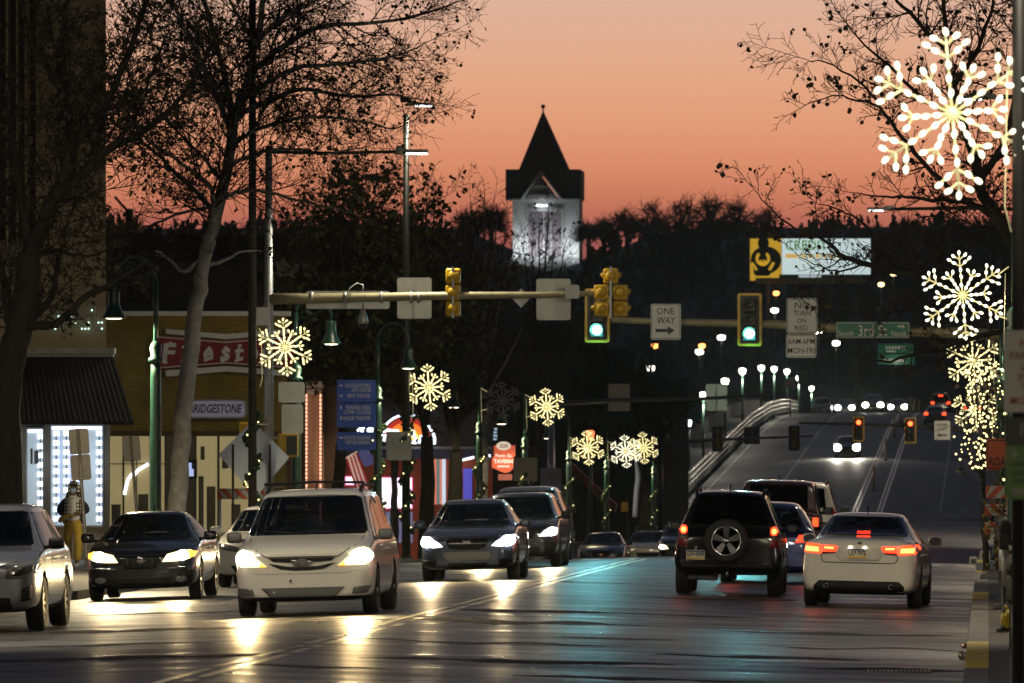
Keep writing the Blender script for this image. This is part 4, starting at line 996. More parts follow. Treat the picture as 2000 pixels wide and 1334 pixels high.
# big diamond work sign, seen from behind, and its barricade
T = thing("work_zone_sign", "large tilted diamond work sign back with two upright struts", "sign", P(496, 1085, 165)); T.location.z = zpave(T.location.x, 165)
b = MB(); q = [at(x, y, 165) for x, y in ((427, 888), (493, 822), (565, 893), (500, 972))]; b.prism([(v.x, v.z) for v in q], 165, 165.02); b.build("sign_panel", mat("brushed_aluminium", (.40, .46, .58), .35, .6, bump=.15, bscale=4), T, True)
b = MB()
for px in (455, 527): a = at(px, 868, 164.95); b.box((a.x, 164.95, (a.z + T.location.z) / 2), (.05, .05, a.z - T.location.z))
b.build("strut", M_DKPOLE, T, True)
T = thing("barricade", "orange and white striped barricade board behind the parked white sedan", "barricade", P(470, 1080, 166)); T.location.z = zpave(T.location.x, 166)
def striped(b, x0, x1, y0, y1, Y, n, lean=1, th=.03):
    a = at(x0, y1, Y); c = at(x1, y0, Y); w, h = c.x - a.x, c.z - a.z
    b.box(((a.x + c.x) / 2, Y, (a.z + c.z) / 2), (w, th, h), 0)
    p = w / n
    for k in range(-2, n + 2):
        xa = k * p; pts = [(xa, 0), (xa + p / 2, 0), (xa + p / 2 + lean * h, h), (xa + lean * h, h)]
        pts = [(min(max(x, 0), w), z) for x, z in pts]
        if max(x for x, _ in pts) - min(x for x, _ in pts) > .02: b.prism([(a.x + x, a.z + z) for x, z in pts], Y - th / 2 - .004, Y - th / 2 - .001, 1)
b = MB(); striped(b, 424, 522, 954, 975, 165.8, 4, -1); b.build("board", [M_SIGNW2, M_ORANGE_S], T, True)
b = MB()
for px in (430, 515): a = at(px, 954, 165.85); b.box((a.x, 165.85, (a.z + T.location.z) / 2), (.05, .04, a.z - T.location.z))
b.build("leg", M_GALV, T, True)
# yellow pedestrian signal boxes on the near mast
for lb, px, py, w, h in (("small yellow pedestrian signal box on the tall signal mast behind the work sign", 480, 836, 24, 22), ("large yellow pedestrian signal box low on the tall signal mast", 563, 870, 40, 46)):
    T = thing("pedestrian_signal", lb, "pedestrian signal", P(px, py, 167.6), 0, "yellow pedestrian signal boxes"); s = YM / F
    b = MB(); b.box((0, 0, 0), (w * s, .25, h * s), 0, .03); b.build("housing", M_YELH, T)
    b = MB(); b.box((w * s * .2, -.135, 0), (w * s * .5, .02, h * s * .8), 0, .005); b.build("rear_hatch", M_SIGD if w > 30 else M_YELH, T)
    b = MB(); b.tube([(-w * s * .5, 0, h * s * .3), (at(525, 0, YM).x - T.location.x, .2, h * s * .3)], .02, 6); b.build("mount_bar", M_GALV, T)
T = thing("pedestrian_signal", "yellow pedestrian signal box low beside the white tree trunk", "pedestrian signal", P(1220, 990, 300), 0, "yellow pedestrian signal boxes")
b = MB(); b.box((0, 0, 0), (.28, .2, .38), 0, .03); b.build("housing", mat("lit_yellow_box", (.7, .42, .02), .4), T); b = MB(); b.tube([(.1, .15, -1.6), (.1, .15, .4)], .05, 8); b.build("post", M_DKPOLE, T)

# flag on the restaurant
T = thing("flag", "striped red and white flag with a blue canton on a slanted pole", "flag", P(620, 928, 296))
b = MB(); b.tube([P(618, 930, 296), P(697, 882, 295)], .03, 8); b.build("flagpole", M_WHITE, T, True)
b = MB(); n = 7
p0, p1 = at(697, 883, 295), at(676, 896, 295.2); q0, q1 = at(733, 985, 295), at(706, 990, 295.4)
for k in range(n):
    vs = []; fs = []
    for j in range(9):
        t = j / 8
        for e in (k / n, (k + 1) / n):
            top = p0.lerp(p1, e); bot = q0.lerp(q1, e); v = top.lerp(bot, t); v.y += .12 * math.sin(t * 5 + e * 3); vs.append(v)
    for j in range(8): fs.append((j * 2, j * 2 + 1, j * 2 + 3, j * 2 + 2))
    b.add(vs, fs, k % 2, True)
b.build("stripes", [mat("flag_red", (.30, .012, .03), .7), mat("flag_white", (.62, .58, .58), .7)], T, True)
b = MB(); q = [at(x, y, 294.8) for x, y in ((698, 883), (718, 872), (735, 905), (712, 912))]; b.add(q, [(0, 1, 2, 3)]); b.build("canton", mat("flag_navy", (.03, .05, .22), .7), T, True)

# ------------------------------------------------------------------ right-hand pavement
T = thing("no_parking_sign", "out of focus white parking sign with red lettering close at the right edge", "sign", P(2012, 725, 43)); s = 43 / F
b = MB(); b.prism(rrect(104 * s, 160 * s, .03), 0, .01); b.build("sign_panel", mat("near_sign_white", (.46, .45, .42), .5, var=.08), T)
b = MB()
for tx, py, w in (("NO", 670, 40), ("PARKING", 694, 78), ("OR", 718, 36), ("7AM", 738, 50), ("TO", 758, 36), ("MON-FRI", 782, 78)): b.text(tx, (0, -.004, (725 - py) * s), 15 * s, w * s, bold=.02)
b.build("lettering", mat("near_sign_red", (.25, .04, .04), .5), T)
b = MB(); b.tube([(0, .04, .4), (0, .04, -2.85)], .03, 8); b.build("post", M_GALV, T)
T = thing("payment_sign", "out of focus green parking payment sign with a black header", "sign", P(2016, 895, 43))
b = MB(); b.prism(rrect(104 * s, 160 * s, .02), 0, .01); b.build("sign_panel", mat("near_sign_green", (.07, .17, .015), .45, var=.1), T)
b = MB(); b.prism([(-52 * s, 25 * s), (52 * s, 25 * s), (52 * s, 80 * s), (-52 * s, 80 * s)], -.004, -.001); b.build("header", M_BLACK, T)
b = MB(); b.text("PAY", (.02, -.008, 55 * s), 26 * s, 60 * s); b.prism(ell(.022, .022, 16, (-.1, 8 * s)), -.006, -.003); b.prism([(-40 * s, -72 * s), (40 * s, -72 * s), (40 * s, -58 * s), (-40 * s, -58 * s)], -.006, -.003); b.build("lettering", mat("near_sign_grey", (.22, .24, .18), .5), T)
b = MB()
for py in (908, 925, 940): b.prism([(-38 * s, (893 - py) * s), (40 * s, (893 - py) * s), (40 * s, (899 - py) * s), (-38 * s, (899 - py) * s)], -.005, -.002)
b.build("fine_print", mat("near_sign_dkgreen", (.02, .05, .01), .5), T)
def meter_post(label, px, Y, topz, meter=True):
    x = at(px, 0, Y).x; z0 = g(x, Y, False)
    T = thing("parking_meter", label, "parking meter", (x, Y, z0), 0, "parking meters on the right pavement")
    b = MB(); b.tube([(0, 0, .55), (0, 0, topz)], .038, 10); b.build("upper_post", M_SIGNBK, T)
    b = MB(); b.lathe([(.12, 0), (.12, .03), (.05, .06), (.045, .56), (.001, .56)], n=12); b.build("sleeve", mat("dark_sleeve", (.03, .03, .032), .6, var=.2), T)
    b = MB(); b.box((0, 0, topz + .1), (.16, .14, .24), 0, .04); b.lathe([(.08, topz + .2), (.085, topz + .28), (.07, topz + .36), (.001, topz + .4)], n=12); h = b.build("meter_head", M_DKPOLE, T)
    b = MB(); b.box((0, -.075, topz + .26), (.09, .02, .08), 0, .005); o = b.build("display", M_DKGLASS, T); o.parent = h
meter_post("slim grey post in front of the yellow kerb with a dark sleeve", 1963, 97, 1.05)
meter_post("nearest dark parking meter blurred at the right edge", 1984, 62, 1.0)
meter_post("farther pale parking meter post behind the slim grey one", 1955.5, 112, 1.0)
T = thing("bollard_reflector", "slim post with red and white reflective bands at the right edge", "delineator", P(1975, 1180, 88)); T.location.z = g(T.location.x, 88, False)
b = MB(); b.tube([(0, 0, 0), (0, 0, 1.25)], .022, 8); b.build("post", M_DKPOLE, T)
for k in range(6):
    b = MB(); b.lathe([(.026, .62 + k * .1), (.026, .68 + k * .1)], n=10); b.build("band", M_SIGNW2 if k % 2 else mat("band_red", (.45, .05, .04), .5), T)
T = thing("plastic_bag", "crumpled yellow plastic bag caught on the post by the kerb", "bag", P(1969, 1208, 96))
bm = bmesh.new(); bmesh.ops.create_icosphere(bm, subdivisions=3, radius=.085)
for v in bm.verts: v.co += v.co.normalized() * (noise.noise(v.co * 22) * .035); v.co.z *= 1.25
me = bpy.data.meshes.new("bag"); bm.to_mesh(me); bm.free(); me.materials.append(mat("yellow_plastic", (.62, .46, .03), .45)); o = bpy.data.objects.new("bag_body", me); COL.objects.link(o); o.parent = T
b = MB(); b.tube([(0, 0, .1), (-.02, 0, .13), (-.05, 0, .15)], [.03, .018, .03], 6); b.build("knot", MATS["yellow_plastic"], T)
T = thing("barricade", "tall orange and white striped barricade post with an orange road work sign on top", "barricade", P(1946, 1130, 143)); T.location.z = g(T.location.x, 143, False)
for y0, y1, le in ((949, 973, 1), (985, 1007, -1), (1020, 1043, -1)):
    b = MB(); striped(b, 1923 if y0 > 960 else 1925, 2010, y0, y1, 143, 3, le); b.build("board", [M_SIGNW2, M_ORANGE_S], T, True)
b = MB()
for px in (1947, 2003): a = at(px, 940, 143.05); b.box((a.x, 143.05, (a.z + T.location.z) / 2), (.06, .05, a.z - T.location.z))
b.build("post", mat("rusty_post", (.10, .05, .02), .7, var=.3), T, True)
a = at(1926, 918, 143); c = at(2044, 857, 143)
b = MB(); b.prism(rrect(c.x - a.x, c.z - a.z, .04, c=((a.x + c.x) / 2, (a.z + c.z) / 2)), 142.9, 142.92); sp_ = b.build("sign_panel", M_ORANGE_S, T, True)
b = MB(); b.text("ROAD CLOSED", ((a.x + c.x) / 2, 142.89, a.z + .16), .16, 1.0, bold=.01)
o_ = rrect(c.x - a.x - .05, c.z - a.z - .05, .03, c=((a.x + c.x) / 2, (a.z + c.z) / 2)); i_ = rrect(c.x - a.x - .08, c.z - a.z - .08, .03, c=((a.x + c.x) / 2, (a.z + c.z) / 2)); n = len(o_)
b.add([(x, 142.895, z) for x, z in o_] + [(x, 142.895, z) for x, z in i_], [(k, (k + 1) % n, n + (k + 1) % n, n + k) for k in range(n)])
o = b.build("lettering", M_SIGNK, T, True); o.parent = sp_
T = thing("sandbag", "pale slumped sandbag at the foot of the barricade", "sandbag", P(1940, 1132, 142)); T.location.z = g(T.location.x, 142, False)
bm = bmesh.new(); bmesh.ops.create_icosphere(bm, subdivisions=3, radius=1)
for v in bm.verts:
    n_ = noise.noise(v.co * 2.5) * .18; v.co = Vector((v.co.x * .24 * (1 + n_), v.co.y * .18, max(-.01, (v.co.z + .35) * .13 * (1 + n_))))
me = bpy.data.meshes.new("sandbag"); bm.to_mesh(me); bm.free(); me.materials.append(mat("sandbag_cloth", (.42, .40, .36), .9, var=.25, vscale=6))
for p_ in me.polygons: p_.use_smooth = True
o = bpy.data.objects.new("bag_body", me); COL.objects.link(o); o.parent = T
for k, (a_, c_) in enumerate(((1893, 1909), (1913, 1934))):
    T = thing("concrete_barrier", ["left white concrete block across the side street", "right white concrete block across the side street"][k], "barrier", P((a_ + c_) / 2, 1106, 176), 0, "white concrete blocks"); T.location.z = g(T.location.x, 176, False)
    w = (c_ - a_) * 176 / F; b = MB(); b.prism([(-w / 2, 0), (w / 2, 0), (w / 2 - .01, .2), (-w / 2 + .01, .2)], 0, .3); b.build("block", M_SIGNW2, T)
    b = MB(); b.box((0, -.005, .1), (w * .55, .02, .1)); b.build("recess", M_CONC, T)
# litter and a grate on the road
for lb, px, py, rr in (("clear plastic cup lying on the road by the kerb", 1884, 1289, .055), ("smaller pinkish plastic lid lying nearer the kerb", 1887, 1266, .04)):
    Yq = 2.24 * F / (py - 910); x = at(px, 0, Yq).x
    T = thing("plastic_cup", lb, "litter", (x, Yq, g(x, Yq)), 0.4)
    b = MB(); b.lathe([(rr * .75, -.06), (rr, .06), (rr * .96, .06), (rr * .7, -.055), (.001, -.055)], (0, 0, rr * .9), 14, axis='Y'); b.build("cup", mat("cup_plastic_%d" % px, (.30, .28, .27) if px == 1884 else (.35, .14, .13), .25), T)
    b = MB(); b.lathe([(rr * .97, .058), (rr * 1.06, .062), (rr * .97, .066)], (0, 0, rr * .9), 14, axis='Y'); b.build("rim", mat("cup_rim", (.45, .43, .42), .3), T)
Yq = 2.20 * F / (1309 - 910); T = thing("storm_drain", "long slotted storm drain grate set in the road near the right kerb", "drain", (at(1755, 0, Yq).x, Yq, g(at(1755, 0, Yq).x, Yq) + .004))
b = MB(); b.box((0, 0, 0), (.72, .34, .012)); b.build("frame", mat("cast_iron", (.05, .048, .045), .5, .4, var=.2), T)
b = MB()
for k in range(16): b.box((-.33 + k * .044, -.0, .011), (.02, .28, .012))
b.build("bars", mat("worn_iron", (.30, .29, .27), .4, .4), T)

# ------------------------------------------------------------------ the bridge and what lies beyond
def rail_z(Y): return zr(Y) + .02
for nm, lb, xo in (("bridge_railing", "pale three rail bridge railing along the left side of the bridge roadway", None),):
    T = thing(nm, lb, "railing", (-17.95, 440, rail_z(440)))
    for k, h in enumerate((.45, .8, 1.15)):
        b = MB(); b.tube([(-18.1, Y, rail_z(Y) + h) for Y in lin(436, 735, 75)], .03, 6); b.build("rail", mat("pale_rail", (.85, .83, .80), .22, .8), T, True)
    pp = None
    for Y in lin(436, 735, 70):
        if pp is None: b = MB(); b.box((0, 0, .6), (.14, .14, 1.2)); o = pp = b.build("post", M_GALV, T)
        else: o = pp.copy(); COL.objects.link(o)
        o.location = Vector((-18.25, Y, rail_z(Y))) - T.location
T = thing("bridge_parapet", "dark concrete parapet wall on the outer left side of the bridge pavement", "wall", (-21.3, 440, rail_z(440)))
b = MB(); vs = []; fs = []; ys = lin(400, 780, 95)
for Y in ys: vs += [(-21.5, Y, rail_z(Y) - .6), (-21.5, Y, rail_z(Y) + 1.1), (-21.15, Y, rail_z(Y) + 1.1), (-21.15, Y, rail_z(Y) - .6)]
for i in range(len(ys) - 1):
    for j in range(4): fs.append((i * 4 + j, i * 4 + (j + 1) % 4, i * 4 + 4 + (j + 1) % 4, i * 4 + 4 + j))
fs += [(3, 2, 1, 0), tuple(len(vs) - 4 + k for k in range(4))]
b.add(vs, fs); b.build("wall", mat("dark_concrete", (.10, .10, .10), .8, var=.3, vscale=.4), T, True)
pp = None
for Y in lin(405, 775, 37):
    if pp is None: b = MB(); b.box((0, 0, 1.2), (.5, .7, .3), 0, .04); o = pp = b.build("pier_cap", MATS["dark_concrete"], T)
    else: o = pp.copy(); COL.objects.link(o)
    o.location = Vector((-21.32, Y, rail_z(Y))) - T.location
T = thing("bridge_parapet", "dark parapet wall along the right side of the bridge", "wall", (2.9, 440, rail_z(440)))
b = MB(); vs = []; fs = []
for Y in ys: vs += [(2.7, Y, rail_z(Y) - .6), (2.7, Y, rail_z(Y) + 1.0), (3.05, Y, rail_z(Y) + 1.0), (3.05, Y, rail_z(Y) - .6)]
for i in range(len(ys) - 1):
    for j in range(4): fs.append((i * 4 + j, i * 4 + (j + 1) % 4, i * 4 + 4 + (j + 1) % 4, i * 4 + 4 + j))
b.add(vs, fs); b.build("wall", MATS["dark_concrete"], T, True)
def globe_lamp(px, py, Y, label, H=None, r=.30, group="globe lamps along the bridge", m=None, e=0, name="bridge_lamp", tree=None):
    c = at(px, py, Y); zb = c.z - 4.6 if H is None else c.z - H
    T = thing(name, label, "street lamp", (c.x, Y, zb), 0, group)
    h = c.z - zb
    b = MB(); b.tube([(0, 0, 0), (0, 0, h - .25)], [.11, .07], 8); b.build("pole", M_GREENP, T)
    b = MB(); b.lathe([(.08, h - .3), (r * .8, h - .2), (r, h), (r * .9, h + r * .55), (r * .3, h + r * .7), (.001, h + r * .72)], n=14); b.build("globe", m or M_GLOBE, T)
    b = MB(); b.lathe([(.13, h - .42), (.12, h - .32), (.07, h - .28)], n=10); b.build("fitter", M_GREENP, T)
    if e: lamp('POINT', T, (0, -.1, h - .6), e, (1, .9, .7), .3)
for px, py, Y, lb in ((1416, 744, 540, "nearest round bridge lamp above the teal sign back"), (1450, 724, 578, "round bridge lamp on a lit green post, second along the bridge"), (1487, 718, 626, "small dim bridge lamp between two brighter ones"), (1512, 720, 664, "round bridge lamp on a lit green post, tallest in the row"),
                      (1537, 725, 706, "round bridge lamp on a short lit post behind a sign back"), (1560, 738, 750, "double headed bridge lamp partly behind a sign"), (1585, 758, 804, "last bridge lamp on a short lit post by the crest")):
    globe_lamp(px, py, Y, lb, H=4.4, r=.27, e=380)
globe_lamp(1374, 771, 500, "bridge lamp left of the teal sign back", r=.26, e=300); globe_lamp(1333, 802, 470, "bridge lamp low by the black tree left of the bridge", r=.3, e=300)
hill = [(1513, 607, 980, 'w', "round white hillside lamp right of the full backplate signal"), (1409, 660, 950, 'w', "white hillside lamp left of the full backplate signal"), (1366, 688, 930, 'w', "white hillside lamp just below the orange one"), (1598, 648, 980, 'w', "white hillside lamp between the no turn sign and street name sign"), (1633, 671, 960, 'w', "white hillside lamp under the left end of the street name sign"),
        (1516, 573, 1000, 'o', "orange hillside lamp under the billboard"), (1371, 676, 935, 'o', "orange hillside lamp touching the white one"), (1279, 676, 930, 'o', "small orange double lamp below the one way sign"), (1271, 720, 900, 'w', "pair of white lamps low on the dark slope"), (1745, 535, 1020, 'y', "yellowish lamp on the dark slope at right of the billboard"), (1721, 556, 1010, 'y', "faint yellowish lamp below the brighter one at right"),
        (1176, 788, 480, 'w', "small white lamp under the far thin arm"), (1196, 783, 485, 'w', "tiny white lamp on the far thin arm"), (1292, 800, 520, 'w', "small white lamp left of the bridge lamps"), (1276, 842, 470, 'w', "white lamp left of the tilted yellow signal"), (1327, 826, 500, 'b', "bluish white lamp under the bridge lamps"), (1346, 824, 500, 'b', "larger bluish white lamp under the bridge lamps"), (894, 799, 320, 'y', "small warm lamp left of the unlit snowflake"), (1153, 846, 300, 'r', "small red light on top of the dense snowflake")]
HM = {'w': M_GLOBE, 'o': glow("orange_hill_lamp", (1, .36, .08), 5), 'y': glow("yellow_hill_lamp", (1, .72, .3), 4), 'b': glow("blue_white_lamp", (.8, .88, 1), 8), 'r': glow("small_red_lamp", (1, .15, .05), 3)}
for px, py, Y, c_, lb in hill:
    globe_lamp(px, py, Y, lb, H=5.5 if Y > 700 else 4.0, r=(.5 if c_ == 'w' and Y > 700 else .42 if Y > 700 else .16), group="distant lamps on the dark hillside", m=HM[c_], name="distant_lamp")
# delineators on the median
for i, (px, py, Y) in enumerate(((1697, 942, 468), (1715, 890, 520), (1730, 852, 570), (1744, 832, 610), (1778, 803, 720), (1786, 800, 735), (1795, 803, 750))):
    x = -6.95 if Y < 700 else at(px, 0, Y).x; T = thing("delineator_post", "slim yellow delineator post on the bridge median, %s" % ["nearest to the traffic", "second from the traffic", "third along the median", "fourth by the bridge crest", "left of three at the crest", "middle of three at the crest", "right of three at the crest"][i], "delineator", (x, Y, g(x, Y)), 0, "delineator posts on the bridge median")
    b = MB(); b.tube([(0, 0, 0), (0, 0, 1.5)], .06, 8); b.build("post", mat("amber_post", (.55, .34, .02), .45), T)
    b = MB(); b.lathe([(.15, 0), (.15, .05), (.07, .08)], n=10); b.build("base", M_BLACK, T)
for lb, x0, x1, y0, y1, Y in (("grey sign back left on the bridge crest", 1534, 1553, 738, 760, 640), ("dim grey sign back behind the double headed lamp", 1558, 1574, 725, 750, 660), ("pale sign back right of the last bridge lamp", 1597, 1612, 750, 770, 700)):
    T = sign_back("bridge_sign", lb, x0, x1, y0, y1, Y, mat("far_sign_back", (.26, .25, .26), .6), bar=False)
    b = MB(); b.tube([(0, .15, 0), (0, .15, -(T.location.z - zr(Y)))], .05, 6); b.build("post", M_DKPOLE, T)
# brightly floodlit tower with a spire on the hill
YS = 1180.0
T = thing("spire_tower", "floodlit white tower with a black steep spire and gabled roof", "tower", P(1060, 560, YS)); sx = YS / F
M_SLATE = mat("black_slate", (.012, .012, .013), .8, var=.2)
M_TWHITE = mat("tower_white_boarding", (.52, .52, .50), .7, var=.1, vscale=.5)
def fr(px, py): v = at(px, py, YS); return v.x, v.z
xl_, z0_ = fr(1001, 560); xr_, z1_ = fr(1131, 386); D = xr_ - xl_
b = MB(); b.box(((xl_ + xr_) / 2, YS + D / 2, (z0_ + z1_) / 2), (D, D, z1_ - z0_)); b.build("wall", M_TWHITE, T, True)
b = MB(); za, zb_ = fr(0, 388)[1], fr(0, 331)[1]; xa, xb = fr(988, 0)[0], fr(1134, 0)[0]; y0_, y1_ = YS - 1.0, YS + D + 1.0
xm = fr(1057, 0)[0]; zap = fr(0, 334)[1]; g0, g1 = fr(1020, 0)[0], fr(1096, 0)[0]; ym = (y0_ + y1_) / 2
b.prism([(xa, za), (g0, za), (xm, zap), (g1, za), (xb, za), (xb, zb_), (xa, zb_)], y0_ + .25, y1_)
sl, sr_, ap = fr(1012, 0)[0], fr(1109, 0)[0], fr(0, 212)[1]; hw = (sr_ - sl) / 2; cxs = (sl + sr_) / 2
b.add([(cxs - hw, ym - hw, zb_ - .02), (cxs + hw, ym - hw, zb_ - .02), (cxs + hw, ym + hw, zb_ - .02), (cxs - hw, ym + hw, zb_ - .02), (xm, ym, ap)], [(0, 1, 4), (1, 2, 4), (2, 3, 4), (3, 0, 4), (3, 2, 1, 0)])
rf = b.build("roof", M_SLATE, T, True)
b = MB(); b.ball((xm, ym, fr(0, 205)[1]), .35, 10); b.tube([(xm, ym, ap - .3), (xm, ym, fr(0, 204)[1])], .12, 6); o = b.build("finial", M_SLATE, T, True); o.parent = rf
b = MB(); w_ = .24
for (p, q) in (((1019, 390), (1057, 334)), ((1057, 334), (1097, 390)), ((988, 390), (1019, 390)), ((1097, 390), (1134, 389))):
    a, c = fr(*p), fr(*q); b.tube([(a[0], y0_ + .12, a[1]), (c[0], y0_ + .12, c[1])], w_, 4)
b.build("gable_trim", M_TWHITE, T, True)
b = MB(); q = [fr(1026, 388), fr(1091, 388), fr(1057, 342)]; b.prism(q, y0_ + .3, y0_ + .5); b.build("gable_wall", mat("gable_boards", (.30, .29, .28), .8, var=.3, vscale=.8), T, True)
b = MB()
for py in (364, 382): a, c = fr(1042 - (py - 364) * .6, py), fr(1072 + (py - 364) * .6, py); b.box(((a[0] + c[0]) / 2, y0_ + .2, a[1]), (c[0] - a[0], .2, .22))
b.build("gable_rail", M_TWHITE, T, True)
b = MB(); a, c = fr(1031, 500), fr(1098, 412); b.box(((a[0] + c[0]) / 2, YS - .02, (a[1] + c[1]) / 2), (c[0] - a[0], .2, c[1] - a[1])); w = b.build("window", mat("tower_louvres", (.24, .20, .21), .7, var=.15), T, True)
b = MB()
for px in (1031, 1062, 1076, 1098): a, c = fr(px - 1.5, 500), fr(px + 1.5, 410); b.box(((a[0] + c[0]) / 2, YS - .16, (a[1] + c[1]) / 2), (c[0] - a[0], .2, c[1] - a[1]))
a, c = fr(1030, 413), fr(1100, 408); b.box(((a[0] + c[0]) / 2, YS - .2, (a[1] + c[1]) / 2), (c[0] - a[0], .3, c[1] - a[1]))
o = b.build("frame", M_TWHITE, T, True); o.parent = w
b = MB(); a = fr(1059, 402); b.box((a[0], y0_ - .2, a[1]), (1.7, .4, .28), 0, .08); b.build("lamp_head", glow("tower_lamp", (.9, .97, 1), 6), T, True)
for px in (1012, 1060, 1120):
    a = fr(px, 492); lamp('SPOT', T, Vector((a[0], YS - 3.0, a[1])) - T.location, 620, (.90, .97, 1), .3, 150, .8, (0, 1, .5))
# chimney and dark roof breaking the skyline at left
T = thing("rooftop_chimney", "dark chimney stack with a slanted flue on the skyline at left", "chimney", P(252, 470, 400))
b = MB(); a = at(246, 480, 400); c = at(259, 408, 400); b.box(((a.x + c.x) / 2, 400, (a.z + c.z) / 2), (c.x - a.x, .5, c.z - a.z)); b.build("stack", M_BLACKISH, T, True)
b = MB(); b.tube([P(252, 415, 400), P(238, 400, 400), P(224, 384, 400)], .08, 6); b.build("flue", M_BLACKISH, T, True)
block("skyline_building", "black low roofed block on the skyline behind the left trees", 200, 560, 466, 405, M_BLACKISH, 25)
block("ridge_building", "black flat roofed building on the ridge left of the billboard", 1296, 1400, 456, 1100, M_SLATE, 12, base=20)
# billboard: its front lighting is put into the panels as glow
YBB = 1000.0; s = YBB / F
T = thing("billboard", "lit white billboard with green lettering and an amber emblem panel", "billboard", P(1590, 700, YBB)); T.location.z = 4
b = MB(); slab(b, 1527, 1700, 466, 536, YBB, .4); b.build("face", glow("billboard_white", (.70, .86, .86), .75), T, True)
b = MB(); slab(b, 1465, 1526, 466, 548, YBB, .4); b.build("emblem_panel", glow("billboard_amber", (.62, .36, .025), .75), T, True)
b = MB(); c = at(1496, 508, YBB); b.prism(ell(30 * s, 27 * s, 28, (c.x, c.z)), YBB - .1, YBB - .02)
c = at(1491, 475, YBB); b.prism(ell(11 * s, 13 * s, 20, (c.x, c.z)), YBB - .12, YBB - .02); c = at(1489, 528, YBB); b.prism(rrect(34 * s, 22 * s, .5, c=(c.x, c.z)), YBB - .13, YBB - .02); b.build("emblem_dark", mat("emblem_charcoal", (.03, .04, .045), .8), T, True)
b = MB(); ring_px(b, 1490, 505, 8.5, 14.5, 125, 415, YBB, .22, .05)
for q in ([(1484, 509), (1489, 507), (1489, 519), (1484, 517)], [(1491, 507), (1496, 509), (1496, 517), (1491, 519)], [(1466, 515), (1471, 512), (1480, 526), (1477, 529)], [(1509, 511), (1514, 514), (1505, 529), (1500, 526)]): poly(b, q, YBB, .05, 0, .22)
b.build("emblem_mark", MATS["billboard_amber"], T, True)
b = MB(); b.text("CREDIT", P(1575, 479, YBB - .08), 20 * s, 82 * s, bold=.02); b.build("lettering", glow("billboard_green", (.12, .32, .10), .6), T, True)
b = MB(); slab(b, 1534, 1646, 496, 504, YBB, .1, 0, .06); b.build("stripe", glow("billboard_orange", (.85, .5, .12), .7), T, True)
b = MB()
for k in range(6): slab(b, 1558 + k * 14, 1566 + k * 14, 495, 505, YBB, .1, 0, .1)
for k in range(9): slab(b, 1546 + k * 7, 1549 + k * 7, 514, 520, YBB, .1, 0, .05)
b.build("fine_lettering", glow("billboard_pale", (.62, .74, .6), .7), T, True)
b = MB(); slab(b, 1522, 1690, 536, 543, YBB, .5, 0, .1); b.build("footer", M_SIGD, T, True)
b = MB(); slab(b, 1560, 1604, 537, 542, YBB, .1, 0, .2); b.build("footer_panel", glow("footer_pale", (.6, .7, .75), .6), T, True)
b = MB(); slab(b, 1476, 1690, 543, 554, YBB, .8, 0, .8); b.build("catwalk", mat("catwalk_timber", (.5, .34, .14), .7), T, True)
b = MB()
for px in (1500, 1560, 1620, 1672): a = at(px, 550, YBB + .6); b.tube([(a.x, YBB + .6, 4), (a.x, YBB + .6, a.z + 2)], .25, 8)
b.build("posts", M_DKPOLE, T, True)
# ------------------------------------------------------------------ vehicles
def paint(name, col, rough=.28, metal=0.0, coat=.9, spec=.5):
    """car paint outside, dark cloth lining on the inner side of the same shell"""
    new = name not in MATS; m = mat(name, col, rough, metal, coat=coat, var=.06, vscale=1.2, spec=spec)
    if new:
        nt = m.node_tree; N = nt.nodes; L = nt.links; geo = N.new("ShaderNodeNewGeometry"); d = N.new("ShaderNodeBsdfDiffuse"); d.inputs[0].default_value = (.03, .03, .03, 1); mx = N.new("ShaderNodeMixShader")
        L.new(geo.outputs["Backfacing"], mx.inputs[0]); L.new(N["Principled BSDF"].outputs[0], mx.inputs[1]); L.new(d.outputs[0], mx.inputs[2]); L.new(mx.outputs[0], N["Material Output"].inputs[0])
    return m
M_GLASS = mat("car_glass", (.006, .007, .008), .05, spec=.6)
M_GLASSL = mat("car_glass_light", (.020, .022, .024), .07, spec=.6)
def clear_glass(name, tint):
    if name in MATS: return MATS[name]
    m = bpy.data.materials.new(name); m.use_nodes = True; MATS[name] = m; nt = m.node_tree; N = nt.nodes; L = nt.links; N.remove(N["Principled BSDF"])
    tr = N.new("ShaderNodeBsdfTransparent"); tr.inputs[0].default_value = (*tint, 1); gl = N.new("ShaderNodeBsdfGlossy"); gl.inputs["Roughness"].default_value = .03
    fr = N.new("ShaderNodeFresnel"); fr.inputs[0].default_value = 1.5; mx = N.new("ShaderNodeMixShader")
    L.new(fr.outputs[0], mx.inputs[0]); L.new(tr.outputs[0], mx.inputs[1]); L.new(gl.outputs[0], mx.inputs[2]); L.new(mx.outputs[0], N["Material Output"].inputs[0]); return m
M_CLEAR = clear_glass("clear_car_glass", (.62, .66, .66)); M_TINT = clear_glass("tinted_car_glass", (.30, .31, .33)); M_PRIV = clear_glass("privacy_car_glass", (.07, .07, .08))
M_SEAT = mat("seat_cloth", (.035, .034, .033), .9, var=.3, vscale=8)
M_TYRE = mat("tyre_rubber", (.014, .014, .014), .75, bump=.2, bscale=60)
M_RIM = mat("alloy_rim", (.45, .45, .46), .3, .8)
M_CHROME = mat("chrome", (.75, .75, .77), .12, 1.0)
M_PLAST = mat("black_plastic", (.010, .010, .011), .55, spec=.25)
M_GREYPL = mat("grey_plastic", (.10, .10, .10), .5)
M_SEAM = mat("panel_gap", (.02, .02, .02), .6)
M_HLW = glow("headlight_warm", (1.0, .80, .40), 2.6)
M_HLWC = glow("headlight_warm_core", (1.0, .90, .66), 30)
M_HLCC = glow("headlight_cool_core", (1.0, .97, .90), 34)
